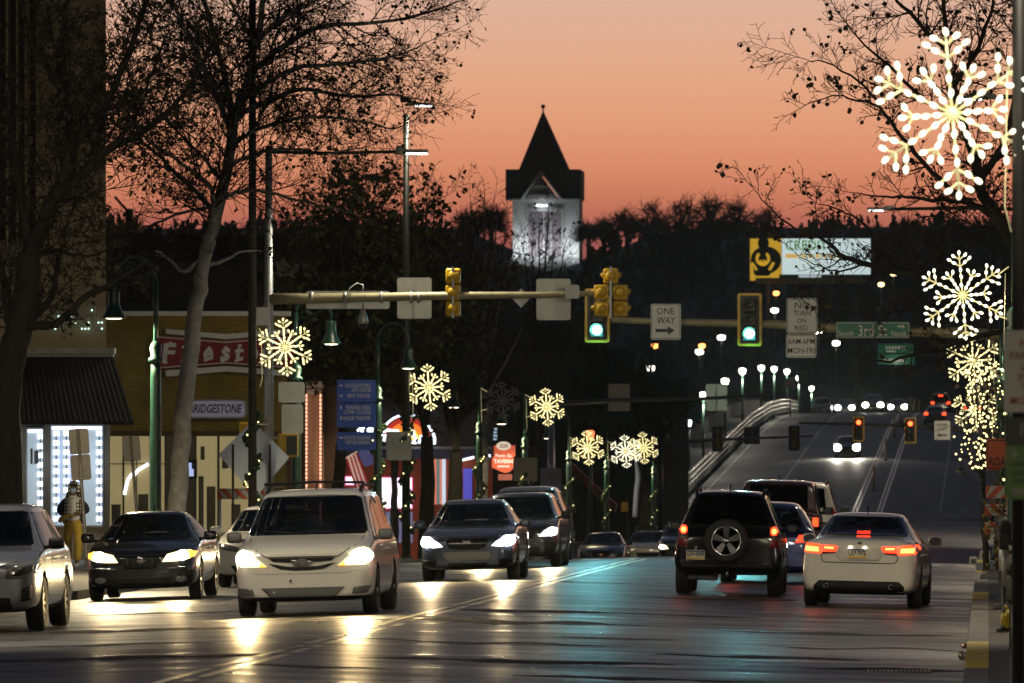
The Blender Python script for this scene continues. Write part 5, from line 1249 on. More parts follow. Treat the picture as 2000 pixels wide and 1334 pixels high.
M_HLC = glow("headlight_cool", (.86, .90, 1.0), 2.4)
M_HLD = mat("headlight_unlit", (.30, .31, .32), .08, .6, coat=.5)
M_IND = glow("amber_indicator", (1.0, .38, .05), 3.5)
M_INDOFF = mat("amber_lens", (.35, .12, .01), .2, coat=.4)
M_TL = glow("tail_light_lit", (1.0, .03, .008), 4.0)
M_TLH = glow("tail_light_bright", (1.0, .036, .008), 5)
M_TLC = glow("tail_light_core", (1.0, .24, .055), 5)
M_TLD = mat("tail_light_dark", (.22, .012, .012), .15, coat=.5)
M_PLATEW = mat("plate_white", (.70, .68, .56), .45)
M_PLATEY = mat("plate_yellow", (.72, .44, .03), .45)
M_PLATEB = mat("plate_blue", (.03, .05, .16), .45)
M_MIRR = mat("mirror_glass", (.03, .03, .035), .25, .3)
def lerp(a, b, t): return a + (b - a) * t
def loft_body(s):
    """stations from nose to tail; returns a closed quad mesh (rings of half outlines mirrored)"""
    L, Wd, H = s['L'], s['W'], s['H']; hw = Wd / 2
    nz, cz, bz, dz, tz = s['nose'], s['cowl'], s['belt'], s['deck'], s['tail']
    ws0, ws1, rt, rw = s['ws0'], s['ws1'], s['rt'], s['rw']; wr = s['wr']; zb = s.get('zb', .2); box = s.get('box', 0)
    nb = s.get('nw', .62); wc = s.get('wc', .80)   # plan taper of the nose, width of the cowl
    S = []   # (d, zb, wb, zw, ww, zs, ws, zt, wt, zc)
    S.append((0.0, zb + .08, nb * .92 * hw, .50, nb * 1.04 * hw, nz - .15, nb * hw, nz - .09, nb * .85 * hw, nz - .07))
    S.append((.07, zb + .03, .78 * hw, .50, .87 * hw, nz - .09, .83 * hw, nz - .025, .68 * hw, nz - .005))
    S.append((.22, zb + .01, .84 * hw, .52, .955 * hw, nz - .02, .91 * hw, nz + .035, .74 * hw, nz + .055))
    S.append((.50, zb, .86 * hw, .55, .99 * hw, lerp(nz, cz, .25) + .0, .945 * hw, lerp(nz, cz, .3) + .05, .76 * hw, lerp(nz, cz, .3) + .07))
    S.append((max(.8, ws0 * .6), zb, .87 * hw, .58, hw, lerp(nz, bz, .75), .95 * hw, lerp(nz, cz, .75) + .03, .78 * hw, lerp(nz, cz, .75) + .05))
    S.append((ws0 - .06, zb, .87 * hw, .6, hw, bz, .95 * hw, cz, wc * hw, cz + .03))
    for t in (.06, .5, .94):
        S.append((lerp(ws0, ws1, t), zb, .87 * hw, .6, hw, bz + .01, .95 * hw, lerp(cz + .02, H - .075, t), lerp(wc * hw, wr, t), lerp(cz + .04, H - .02, t)))
    S.append((ws1 + .12, zb, .87 * hw, .6, hw, bz + .02, .945 * hw, H - .055, wr + .005, H - .005))
    S.append((lerp(ws1, rt, .55), zb, .87 * hw, .6, hw, bz + .03, .945 * hw, H - .05, wr + .01, H))
    S.append((rt - .1, zb, .87 * hw, .6, hw, bz + .04, .94 * hw, H - .07, wr, H - .02))
    dw = s.get('dw', .80) * hw
    for t in (.06, .5, .94):
        S.append((lerp(rt, rw, t), zb, .87 * hw, .6, hw, bz + .03, .94 * hw, lerp(H - .08, dz, t), lerp(wr - .01, dw, t), lerp(H - .04, dz + .02, t)))
    if rw < L - .3:
        S.append((lerp(rw, L, .55), zb, .86 * hw, .62, .99 * hw, lerp(bz, tz, .6), .93 * hw, lerp(dz, tz, .5), dw * .98, lerp(dz, tz, .5) + .02))
        S.append((L - .16, zb + .02, .84 * hw, .60, .965 * hw, tz - .05, .90 * hw, tz, dw * .96, tz + .015))
        S.append((L - .05, zb + .04, .80 * hw, .58, .92 * hw, tz - .10, .86 * hw, tz - .03, dw * .94, tz - .015))
        S.append((L, zb + .12, .74 * hw, .55, .82 * hw, tz - .20, .80 * hw, tz - .12, dw * .88, tz - .10))
    else:
        S.append((L - .10, zb + .02, .86 * hw, .62, .98 * hw, dz - .06, .93 * hw, dz - .02, dw * 1.0, dz))
        S.append((L - .03, zb + .05, .84 * hw, .62, .95 * hw, dz - .14, .91 * hw, dz - .07, dw * .98, dz - .05))
        S.append((L, zb + .14, .80 * hw, .60, .88 * hw, dz - .26, .86 * hw, dz - .18, dw * .94, dz - .16))
    rings = []
    for (d, b_, wb, zw, ww, zs, ws_, zt, wt, zc) in S:
        y = L / 2 - d
        half = [(wb * .55, b_), (wb, b_ + .01), (lerp(wb, ww, .8), b_ + .09), (ww, zw), (lerp(ww, ws_, .55), lerp(zw, zs, .72)), (ws_ + .004, zs - .03), (ws_ - .02, zs + .012),
                (lerp(ws_ - .02, wt, .5 if not box else .5), lerp(zs, zt, .5)), (wt + .012, zt - .015), (wt - .06, lerp(zt, zc, .55)), (wt * .5, lerp(zt, zc, .92))]
        ring = [(x, y, z) for x, z in half] + [(-x, y, z) for x, z in reversed(half)]
        rings.append(ring)
    n = len(rings[0]); vs = [v for r in rings for v in r]; fs = []
    for i in range(len(rings) - 1):
        for k in range(n):
            a = i * n + k; b = i * n + (k + 1) % n; fs.append((b, a, a + n, b + n))
    h = n // 2
    for base, flip in ((0, False), ((len(rings) - 1) * n, True)):
        for k in range(h - 1):
            q = (base + k, base + k + 1, base + n - 2 - k, base + n - 1 - k); fs.append(q if not flip else q[::-1])
    return vs, fs
def eval_mesh(vs, fs, cutters=(), lv=2):
    me = bpy.data.meshes.new("tmp"); me.from_pydata(vs, [], fs); me.materials.append(None); me.update()
    o = bpy.data.objects.new("tmp", me); COL.objects.link(o)
    if lv: m = o.modifiers.new("s", 'SUBSURF'); m.levels = lv; m.render_levels = lv
    tmp = []
    for cv, cf in cutters:
        cm = bpy.data.meshes.new("cut"); cm.from_pydata(cv, [], cf); cm.update(); co = bpy.data.objects.new("cut", cm); COL.objects.link(co); tmp.append((co, cm))
        b = o.modifiers.new("b", 'BOOLEAN'); b.operation = 'DIFFERENCE'; b.object = co; b.solver = 'EXACT'
    dg = bpy.context.evaluated_depsgraph_get(); dg.update()
    out = bpy.data.meshes.new_from_object(o.evaluated_get(dg), depsgraph=dg)
    V = [v.co.copy() for v in out.vertices]; Fc = [list(p.vertices) for p in out.polygons]
    bpy.data.objects.remove(o); bpy.data.meshes.remove(me); bpy.data.meshes.remove(out)
    for co, cm in tmp: bpy.data.objects.remove(co); bpy.data.meshes.remove(cm)
    return V, Fc
def clip_poly(pts, ax, lo, hi):
    def half(p, sgn, lim):
        out = []
        for i in range(len(p)):
            a, b = p[i], p[(i + 1) % len(p)]; da, db = sgn * (a[ax] - lim), sgn * (b[ax] - lim)
            if da >= 0: out.append(a)
            if da * db < 0: t = da / (da - db); out.append((a[0] + (b[0] - a[0]) * t, a[1] + (b[1] - a[1]) * t))
        return out
    p = half(pts, 1, lo); return half(p, -1, hi) if p else p
class Skin:
    """projects flat outlines onto a body so that glass, lamps and trim follow its curves"""
    def __init__(s, V, Fc): s.t = BVHTree.FromPolygons(V, Fc)
    def hit(s, u, v, side, off, nrm=False):
        if side in 'FR': o = Vector((u, 9 if side == 'F' else -9, v)); d = Vector((0, -1 if side == 'F' else 1, 0))
        elif side == 'T': o = Vector((u, v, 9)); d = Vector((0, 0, -1))
        else: sg = 1 if side == '+' else -1; o = Vector((9 * sg, u, v)); d = Vector((-sg, 0, 0))
        h, n, i, _ = s.t.ray_cast(o, d)
        if h is None:
            q = o + d * 8.0; h, n, i, _ = s.t.find_nearest(q)
        if nrm and n is not None:
            if n.dot(d) > 0: n = -n
            return h + n * off - d * off * .5
        return h - d * off
    def patch(s, b, poly, side, off=.006, grid=.06, m=0, th=.012, single=False):
        # tessellate first so that concave outlines clip correctly, then cut on a grid
        from mathutils.geometry import tessellate_polygon
        tris = tessellate_polygon([[Vector((p[0], p[1], 0)) for p in poly]])
        vmap = {}; vs = []; fs = []
        def vid(p):
            k = (round(p[0], 4), round(p[1], 4))
            if k not in vmap: vmap[k] = len(vs); vs.append(k)
            return vmap[k]
        for t in tris:
            tri = [poly[i] for i in t]
            ar = (tri[1][0] - tri[0][0]) * (tri[2][1] - tri[0][1]) - (tri[1][1] - tri[0][1]) * (tri[2][0] - tri[0][0])
            if abs(ar) < 1e-7: continue
            if ar < 0: tri = tri[::-1]
            x0, x1 = min(p[0] for p in tri), max(p[0] for p in tri); z0, z1 = min(p[1] for p in tri), max(p[1] for p in tri)
            for i in range(math.floor(x0 / grid), math.floor(x1 / grid) + 1):
                c = clip_poly(tri, 0, i * grid, (i + 1) * grid)
                if len(c) < 3: continue
                for j in range(math.floor(z0 / grid), math.floor(z1 / grid) + 1):
                    q = clip_poly(c, 1, j * grid, (j + 1) * grid)
                    ids = []
                    for p in q:
                        k = vid(p)
                        if not ids or (k != ids[-1]): ids.append(k)
                    if len(ids) > 2 and ids[0] == ids[-1]: ids.pop()
                    if len(set(ids)) >= 3: fs.append(ids)
        P3 = [s.hit(u, v, side, off, True) for u, v in vs]
        n = len(P3)
        if not n: return
        back = [s.hit(u, v, side, -.008, True) for u, v in vs]
        flip = side in ('F', '-')
        if side == 'T': flip = False
        if single: b.add(P3, [f[::-1] if flip else f for f in fs], m, True); return
        ed = {}
        for f in fs:
            for a, c in zip(f, f[1:] + f[:1]): ed[(a, c)] = 1
        F2 = [f[::-1] if flip else f for f in fs]
        for (a, c) in list(ed):
            if (c, a) not in ed: F2.append([a, c, c + n, a + n] if flip else [c, a, a + n, c + n])
        b.add(P3 + back, F2, m, True)
    def line(s, b, pts, side, w=.008, off=.008, m=0):
        for p, q in zip(pts, pts[1:]):
            d = Vector((q[0] - p[0], q[1] - p[1])); l = d.length; k = max(1, int(l / .08)); nn = Vector((-d.y, d.x)) / max(l, 1e-6) * w / 2
            for i in range(k):
                a = (p[0] + d.x * i / k, p[1] + d.y * i / k); c = (p[0] + d.x * (i + 1) / k, p[1] + d.y * (i + 1) / k)
                quad = [(a[0] - nn.x, a[1] - nn.y), (c[0] - nn.x, c[1] - nn.y), (c[0] + nn.x, c[1] + nn.y), (a[0] + nn.x, a[1] + nn.y)]
                P3 = [s.hit(u, v, side, off) for u, v in quad]; b.add(P3, [(0, 1, 2, 3)], m)
def W_in(s): return s['W'] * .74
def mir(p): return [(-x, z) for x, z in reversed(p)]
def car(name, label, X, Yend, facing, s, yaw=0.0, cat="car", group="cars and vans on the street", build_rear=True):
    L, Wd, H = s['L'], s['W'], s['H']; hw = Wd / 2
    Yc = Yend + L / 2; z = g(X, Yc, False)
    T = thing(name, label, cat, (X, Yc, z), 0, group)
    slope = -.025 if X > XC else .025
    if Yend > 430: slope *= .5
    pit = math.atan2(zr(Yc + 1.3) - zr(Yc - 1.3), 2.6)
    if facing == 'front': T.rotation_euler = (-pit, slope, R(180 + yaw))
    else: T.rotation_euler = (pit, -slope, R(yaw))
    V0, F0 = loft_body(s)
    wy = (L / 2 - s['fw'], L / 2 - s['fw'] - s['wb']); wrad = s.get('wr_', .32); wwid = s.get('ww', .21)
    V, Fc = eval_mesh(V0, F0); skin = Skin(V, Fc)
    cut = []
    for y in wy:
        for sg in (-1, 1):
            c = MB(); a = .44 * Wd / 1.8; 
            c.lathe([(wrad + .055, min(sg * a, sg * 1.3)), (wrad + .055, max(sg * a, sg * 1.3))], (0, y, wrad + .01), 24, axis='X'); cut.append((c.v, c.f))
    V1, F1 = eval_mesh(V0, F0, cut)
    if len(F1) < 100: V1, F1 = V, Fc
    pm = s['paint']
    b = MB(); zsill = s.get('zb', .2) + s.get('sill', .035)
    bm = bmesh.new(); bv = [bm.verts.new(v) for v in V1]
    for f in F1:
        try: bm.faces.new([bv[i] for i in f])
        except ValueError: pass
    bm.normal_update()
    bmesh.ops.bisect_plane(bm, geom=bm.verts[:] + bm.edges[:] + bm.faces[:], plane_co=(0, 0, zsill), plane_no=(0, 0, 1), dist=1e-5)
    wins = ([(s['wscr'], 'F')] if 'wscr' in s else []) + ([(s['rwin'], 'R')] if 'rwin' in s and s.get('see', True) else []) + [(p, q) for p in s.get('swin', ()) for q in '+-']
    if not s.get('see', True): wins = []
    for poly, side in wins:              # cut the window openings into the shell
        ax = 0 if side in 'FR' else 1; n_ = len(poly)
        cx, cz = sum(p[0] for p in poly) / n_, sum(p[1] for p in poly) / n_
        def inside_face(f, grow=0.0):
            c = f.calc_center_median(); u, v = c[ax], c.z
            if side == 'F' and (f.normal.y < .1 or c.y < L / 2 - s['ws1'] - .4): return False
            if side == 'R' and (f.normal.y > -.1 or c.y > L / 2 - s['rt'] + .5): return False
            if side == '+' and f.normal.x < .3 or side == '-' and f.normal.x > -.3: return False
            for i in range(n_):
                a, e = poly[i], poly[(i + 1) % n_]; sgn = (e[0] - a[0]) * (cz - a[1]) - (e[1] - a[1]) * (cx - a[0]); t = (e[0] - a[0]) * (v - a[1]) - (e[1] - a[1]) * (u - a[0])
                if t * (1 if sgn > 0 else -1) < -grow: return False
            return True
        for i in range(n_):
            a, e = poly[i], poly[(i + 1) % n_]
            if math.hypot(e[0] - a[0], e[1] - a[1]) < .01: continue
            nn = (-(e[1] - a[1]), (e[0] - a[0])); pc = (a[0], 0, a[1]) if ax == 0 else (0, a[0], a[1]); pn = (nn[0], 0, nn[1]) if ax == 0 else (0, nn[0], nn[1])
            fs_ = [f for f in bm.faces if f.calc_center_median().z > s['belt'] - .12 and (abs(f.normal.y) > .1 if ax == 0 else abs(f.normal.x) > .25)]
            es_ = list({ed for f in fs_ for ed in f.edges}); vs_ = list({v for f in fs_ for v in f.verts})
            bmesh.ops.bisect_plane(bm, geom=vs_ + es_ + fs_, plane_co=pc, plane_no=pn, dist=1e-5)
        bm.normal_update(); dead = [f for f in bm.faces if inside_face(f)]
        bmesh.ops.delete(bm, geom=dead, context='FACES')
    bm.verts.index_update(); V1 = [v.co.copy() for v in bm.verts]; F1 = [[v.index for v in f.verts] for f in bm.faces]; bm.free()
    for f in F1:
        cx = [sum(V1[i][k] for i in f) / len(f) for k in range(3)]
        inside = any(abs(math.hypot(cx[1] - y, cx[2] - wrad - .01)) < wrad + .056 and cx[2] < wrad * 2 + .07 for y in wy) and abs(cx[0]) < hw * .999
        low = cx[2] < zsill
        b.f.append(f); b.mi.append(1 if (inside or low) else 0); b.sm.append(not inside)
    b.v = [tuple(v) for v in V1]
    body = b.build("body", [pm, M_PLAST], T)
    # glass and what shows through it
    see = s.get('see', True); gm = s.get('glass', M_TINT) if see else M_GLASS; gr = s.get('rglass', gm)
    if see:
        f_ = lambda d: L / 2 - d
        ys_f = f_(lerp(s['ws1'], s['rt'], .22)); zs = s['belt'] - .14
        for y, xs in ((ys_f, (-.36, .36)), (ys_f - .92, (-.36, .36))):
            for x in xs:
                k = MB(); k.box((x, y, zs), (.48, .14, .56), 0, .05); k.box((x, y - .02, zs + .37), (.25, .09, .17), 0, .04); k.tube([(x - .06, y, zs + .2), (x - .06, y - .01, zs + .34)], .01, 5); k.tube([(x + .06, y, zs + .2), (x + .06, y - .01, zs + .34)], .01, 5); k.build("seat", M_SEAT, T)
        k = MB(); yd = f_(s['ws0'] + .42); k.box((0, yd, s['cowl'] - .06), (W_in(s), .5, .16), 0, .05); dsh = k.build("dashboard", M_SEAT, T)
        k = MB(); k.tube([(.36 + .17 * math.cos(R(a)), yd - .34 - .06 * math.sin(R(a)), s['cowl'] - .02 + .15 * math.sin(R(a))) for a in range(0, 361, 24)], .016, 6); k.build("steering_wheel", M_SEAT, T)
        k = MB(); k.box((0, f_(s['ws1'] - .12), s['H'] - .17), (.24, .03, .065), 0, .015); k.tube([(0, f_(s['ws1'] - .10), s['H'] - .14), (0, f_(s['ws1'] - .04), s['H'] - .07)], .01, 5); k.build("rear_view_mirror", M_SEAT, T)
        k = MB(); k.box((0, L / 2 - s['fw'] - s['wb'] / 2, .40), (Wd * .8, s['wb'] * .9, .05)); k.build("cabin_floor", M_SEAT, T)
    for nm, key, side in (("windscreen", 'wscr', 'F'), ("rear_window", 'rwin', 'R')):
        if key in s:
            k = MB(); skin.patch(k, s[key], side, .012, .045, single=see); k.build(nm, gm if side == "F" else gr, T)
    for pts in s.get('swin', ()):
        for side in '+-':
            k = MB(); skin.patch(k, pts, side, .006, .08, single=see); k.build("side_window", gr, T)
    # patches: (name, outline, side, material, mirrored?, parent-less)
    for p in s.get('patch', ()):
        nm, pts, side, m, mirror = p[:5]; off = p[5] if len(p) > 5 else .008
        for q in ([pts, mir(pts)] if mirror else [pts]):
            k = MB(); skin.patch(k, q, side, off, .04 if m not in (pm,) else .06); hl = k.build(nm, m, T)
            if m in (M_HLW, M_HLC):      # reflector bowl glowing inside the lamp glass
                cx = sum(p[0] for p in q) / len(q); cz = sum(p[1] for p in q) / len(q); rr = s.get('core', .40) * (max(p[1] for p in q) - min(p[1] for p in q)); cx += .04 * (1 if cx > 0 else -1)
                k = MB(); skin.patch(k, ell(rr * 1.3, rr, 20, (cx, cz)), side, off + .012, .04); o = k.build("headlight_core", M_HLWC if m == M_HLW else M_HLCC, T); o.parent = hl
    k = MB()
    for pts, side, w in s.get('seams', ()): skin.line(k, pts, side, w)
    for side in '+-':
        for d in s.get('doors', ()): skin.line(k, [(L / 2 - d, .32), (L / 2 - d, s['belt'])], side, .012)
    if k.v: k.build("panel_seams", M_SEAM, T)
    # wheels
    for y in wy:
        for sg in (-1, 1):
            Wh = bpy.data.objects.new("wheel", None); COL.objects.link(Wh); Wh.parent = T; Wh.location = (sg * (hw - wwid * .55), y, wrad)
            w2 = wwid / 2
            k = MB(); k.lathe([(wrad * .64, -w2 * .8), (wrad * .9, -w2), (wrad * .985, -w2 * .8), (wrad, -w2 * .4), (wrad, w2 * .4), (wrad * .985, w2 * .8), (wrad * .9, w2), (wrad * .64, w2 * .8)], n=28, axis='X', cap=False); k.build("tyre", M_TYRE, Wh)
            k = MB(); e = sg * w2 * .72
            k.lathe([(.001, e * .55), (wrad * .58, e * .45), (wrad * .62, e), (wrad * .66, e * 1.12), (wrad * .64, e * .2)], n=28, axis='X', m=1, cap=False)
            k.lathe([(.001, e * 1.05), (wrad * .12, e * 1.02), (wrad * .13, e * .6)], n=12, axis='X')
            for q in range(s.get('spokes', 5)):
                a = 2 * math.pi * q / s.get('spokes', 5) + .3
                M = Matrix.Rotation(a, 4, 'X'); k.add([(e * .7, -.03, .04), (e * 1.0, -.03, .04), (e * 1.0, .03, .04), (e * .7, .03, .04), (e * .75, -.02, wrad * .62), (e * 1.08, -.02, wrad * .62), (e * 1.08, .02, wrad * .62), (e * .75, .02, wrad * .62)], [(0, 1, 5, 4), (1, 2, 6, 5), (2, 3, 7, 6), (3, 0, 4, 7), (4, 5, 6, 7)], 0, False, M)
            k.build("rim", [s.get('rim', M_RIM), M_PLAST], Wh)
    # mirrors
    my, mz = L / 2 - s['ws0'] - .30, s['belt'] + .09
    for sg in (-1, 1):
        x0 = sg * (hw * .93); k = MB()
        k.tube([(x0 - sg * .04, my, mz - .06), (x0 + sg * .09, my, mz - .03)], .03, 6); k.box((x0 + sg * .15, my, mz), (.215, .12, .155), 0, .055); mo = k.build("door_mirror", s.get('mirm', pm), T)
        k = MB(); k.prism(ell(.088, .062, 14, (x0 + sg * .15, mz)), my - .068, my - .058); o = k.build("mirror_glass", M_MIRR, T); o.parent = mo
    for side, sg in (('+', 1), ('-', -1)):
        for hd in s.get('handles', ()):
            y = L / 2 - hd; h = skin.hit(y, s['belt'] - .12, side, .0); k = MB(); k.box((h.x + sg * .018, y, h.z), (.03, .16, .028), 0, .01); k.build("door_handle", s.get('hm', pm), T)
    # number plate
    if 'plate' in s:
        tx, x, zc, side = s['plate']; h = skin.hit(x, zc, side, .012); k = MB(); sgn = -1 if side == 'R' else 1
        M = Matrix.Translation(h) @ (Matrix.Rotation(0 if side == 'R' else math.pi, 4, 'Z')) @ Matrix.Rotation(s.get('ptilt', 0), 4, 'Y')
        k.prism(rrect(.305, .155, .012), -.012, .006, 0, M); pl = k.build("number_plate", M_PLATEW, T)
        k = MB(); k.prism([(-.145, -.07), (.145, -.07), (.145, -.042), (-.145, -.042)], -.016, -.013, 0, M); o = k.build("plate_band", M_PLATEY, T); o.parent = pl
        k = MB(); k.prism([(-.145, .046), (.145, .046), (.145, .07), (-.145, .07)], -.016, -.013, 0, M); o = k.build("plate_band", M_PLATEB, T); o.parent = pl
        k = MB(); k.text(tx, (0, -.018, .003), .078, .272, M=M, bold=.03); o = k.build("plate_number", M_SIGNK, T); o.parent = pl
    # lamps that are lit
    for (x, zc, side, e, colr, kind) in s.get('lamps', ()):
        for sg in (-1, 1):
            h = skin.hit(sg * x, zc, side, .10)
            if kind == 'head': 
                lamp('SPOT', T, h, e, colr, .09, 120, .9, (0, 1, -.035))
            else: lamp('SPOT', T, h, e, colr, .06, 160, .6, (0, -1, -.1))
    # roof rails, spare wheel and so on
    if 'rails' in s:
        for sg in (-1, 1):
            x = sg * s['rails']; ys = lin(L / 2 - s['ws1'] - .12, L / 2 - s['rt'] + .1, 10); k = MB()
            pts = [(x, y, skin.hit(x, y, 'T', 0).z + (.075 if 0 < i < 10 else .0)) for i, y in enumerate(ys)]
            k.tube(pts, [.03] + [.024] * 9 + [.03], 8); k.build("roof_rail", M_PLAST, T)
    k = MB(); k.tube([(0, L / 2 - s['ws1'] - .5 if facing == 'front' else L / 2 - s['rt'] + .2, H - .02), (0, (L / 2 - s['ws1'] - .5 if facing == 'front' else L / 2 - s['rt'] + .2) - .12, H + .09)], .012, 5); k.build("aerial", M_PLAST, T)
    T["_"] = 0; del T["_"]
    return T, skin
def side_glass(L, ws0, ws1, rt, rw, bz, H, pill=None):
    f = lambda d: L / 2 - d
    out = []; zt = H - .13; zb = bz + .05
    pill = pill or [lerp(ws1, rt, .52)]
    xs = [None] + pill + [None]
    for i in range(len(xs) - 1):
        a, c = xs[i], xs[i + 1]
        if a is None: p = [(f(ws0 + .28), zb), (f(ws1 + .02), zt)]
        else: p = [(f(a + .04), zb), (f(a + .04), zt)]
        if c is None: p += [(f(rt - .05), zt), (f(lerp(rt, rw, .75)), zb)]
        else: p += [(f(c - .04), zt), (f(c - .04), zb)]
        out.append(p[::-1])
    return out
# ---- white minivan, lights on
s = dict(L=5.08, W=1.97, H=1.78, nose=.94, cowl=1.10, belt=1.02, deck=1.05, tail=1.0, ws0=1.02, ws1=2.02, rt=4.75, rw=4.95, wr=.70, zb=.20, sill=.075, fw=.98, wb=3.03, wr_=.335, ww=.215, nw=.70, wc=.86,
         rglass=M_PRIV, paint=paint("pearl_white_paint", (.62, .60, .54)), spokes=5, doors=(1.75, 2.85, 3.95), handles=(2.6, 3.1), mirm=M_GREYPL, rails=.66,
         wscr=[(-.80, 1.13), (.80, 1.13), (.83, 1.17), (.69, 1.63), (.62, 1.66), (-.62, 1.66), (-.69, 1.63), (-.83, 1.17)],
         rwin=[(-.72, 1.15), (.72, 1.15), (.62, 1.6), (-.62, 1.6)],
         patch=[("headlight", [(.50, .70), (.86, .70), (.93, .76), (.91, .92), (.84, .945), (.76, .92), (.62, .80)], 'F', M_HLW, True),
                ("indicator", [(.50, .70), (.60, .70), (.58, .76)], 'F', M_IND, True, .011),
                ("grille_slot", [(-.47, .815), (.47, .815), (.40, .775), (.18, .758), (-.18, .758), (-.40, .775)], 'F', M_PLAST, False),
                ("grille_slot", [(-.46, .742), (-.2, .70), (0, .69), (.2, .70), (.46, .742), (.30, .665), (.1, .648), (-.1, .648), (-.30, .665)], 'F', M_PLAST, False),
                ("grille_surround", [(-.17, .80), (.17, .80), (.12, .71), (-.12, .71)], 'F', M_CHROME, False, .012),
                ("badge", ell(.085, .055, 16, (0, .755)), 'F', M_GREYPL, False, .018),
                ("lower_intake", [(-.58, .405), (.58, .405), (.46, .285), (.40, .27), (-.40, .27), (-.46, .285)], 'F', M_GREYPL, False),
                ("fog_recess", [(.70, .395), (.93, .415), (.88, .315), (.68, .31)], 'F', M_GREYPL, True),
                ("tail_light", [(.68, .85), (.93, .85), (.92, 1.25), (.8, 1.25)], 'R', M_TLD, True)],
         seams=[([(-.80, 1.10), (-.72, .98), (-.50, .83), (.50, .83), (.72, .98), (.80, 1.10)], 'F', .013), ([(-.9, .66), (-.6, .60), (.6, .60), (.9, .66)], 'F', .004)],
         lamps=[(.78, .82, 'F', 430, (1, .72, .32), 'head')])
s['swin'] = side_glass(5.08, 1.02, 2.02, 4.75, 4.95, 1.02, 1.78, [2.75, 3.9])
T, sk = car("minivan", "white minivan with bright warm headlights leading the oncoming lane", -9.52, 106.8, 'front', s, cat="minivan")
b = MB()
for yy in (.85, -.35): b.tube([(-.66, yy, 1.845), (0, yy, 1.87), (.66, yy, 1.845)], .018, 6)
b.build("roof_crossbar", M_PLAST, T)
b = MB(); h = sk.hit(.17, .50, 'F', .01); b.ball(h, .022, 8); b.build("tow_eye_cap", M_CHROME, T)
for x in (-.30, .42): pass
b = MB(); hs = [sk.hit(x, 1.14, 'F', .02) for x in (-.55, -.1, .1, .6)]
b.tube([hs[0], sk.hit(-.05, 1.17, 'F', .02)], .012, 5); b.tube([hs[2], sk.hit(.62, 1.19, 'F', .02)], .012, 5); b.build("wiper", M_PLAST, T)
# ---- black parked sedan, lights on
def sedan(pm, **kw):
    s = dict(L=4.80, W=1.83, H=1.46, nose=.77, cowl=.97, belt=.94, deck=1.04, tail=1.0, ws0=1.25, ws1=2.05, rt=3.35, rw=4.05, wr=.55, zb=.19, fw=.95, wb=2.73, wr_=.32, ww=.205, nw=.66, wc=.82,
             paint=pm, doors=(1.62, 2.55, 3.45), handles=(2.35, 3.25),
             wscr=[(-.68, 1.01), (.68, 1.01), (.70, 1.04), (.56, 1.36), (.50, 1.385), (-.50, 1.385), (-.56, 1.36), (-.70, 1.04)],
             rwin=[(-.66, 1.075), (.66, 1.075), (.68, 1.10), (.54, 1.36), (-.54, 1.36), (-.68, 1.10)])
    s.update(kw); s['swin'] = side_glass(s['L'], s['ws0'], s['ws1'], s['rt'], s['rw'], s['belt'], s['H']); return s
s = sedan(paint("black_paint_car", (.008, .008, .010), .18), W=1.86, L=4.87,
          patch=[("headlight", [(.36, .625), (.60, .63), (.80, .67), (.86, .76), (.80, .81), (.62, .79), (.44, .745)], 'F', M_HLW, True),
                 ("indicator", [(.72, .665), (.86, .70), (.89, .78), (.76, .80)], 'F', M_IND, True, .012),
                 ("grille", [(-.30, .70), (.30, .70), (.34, .66), (.24, .52), (-.24, .52), (-.34, .66)], 'F', M_PLAST, False),
                 ("badge", ell(.075, .05, 14, (0, .66)), 'F', M_CHROME, False, .016),
                 ("lower_intake", [(-.52, .38), (.52, .38), (.46, .26), (-.46, .26)], 'F', M_PLAST, False),
                 ("fog_lamp", ell(.09, .05, 14, (.66, .34)), 'F', M_HLD, True),
                 ("bumper_trim", [(.40, .525), (.86, .56), (.86, .54), (.40, .505)], 'F', M_CHROME, True),
                 ("tail_light", [(.5, .8), (.86, .82), (.84, .98), (.6, .96)], 'R', M_TLD, True)],
          seams=[([(-.74, .98), (-.60, .84), (-.34, .74), (.34, .74), (.60, .84), (.74, .98)], 'F', .012)],
          lamps=[(.60, .72, 'F', 170, (1, .72, .34), 'head')])
T, sk = car("parked_sedan", "black sedan parked at the left kerb with its warm headlights on", -13.88, 125.6, 'front', s, yaw=.6, cat="sedan")
b = MB()
for q in range(5): a = sk.hit(-.2 + q * .1, .69, 'F', .014); c = sk.hit(-.2 + q * .1, .54, 'F', .014); b.tube([a, c], .008, 5)
b.build("grille_bars", M_GREYPL, T)
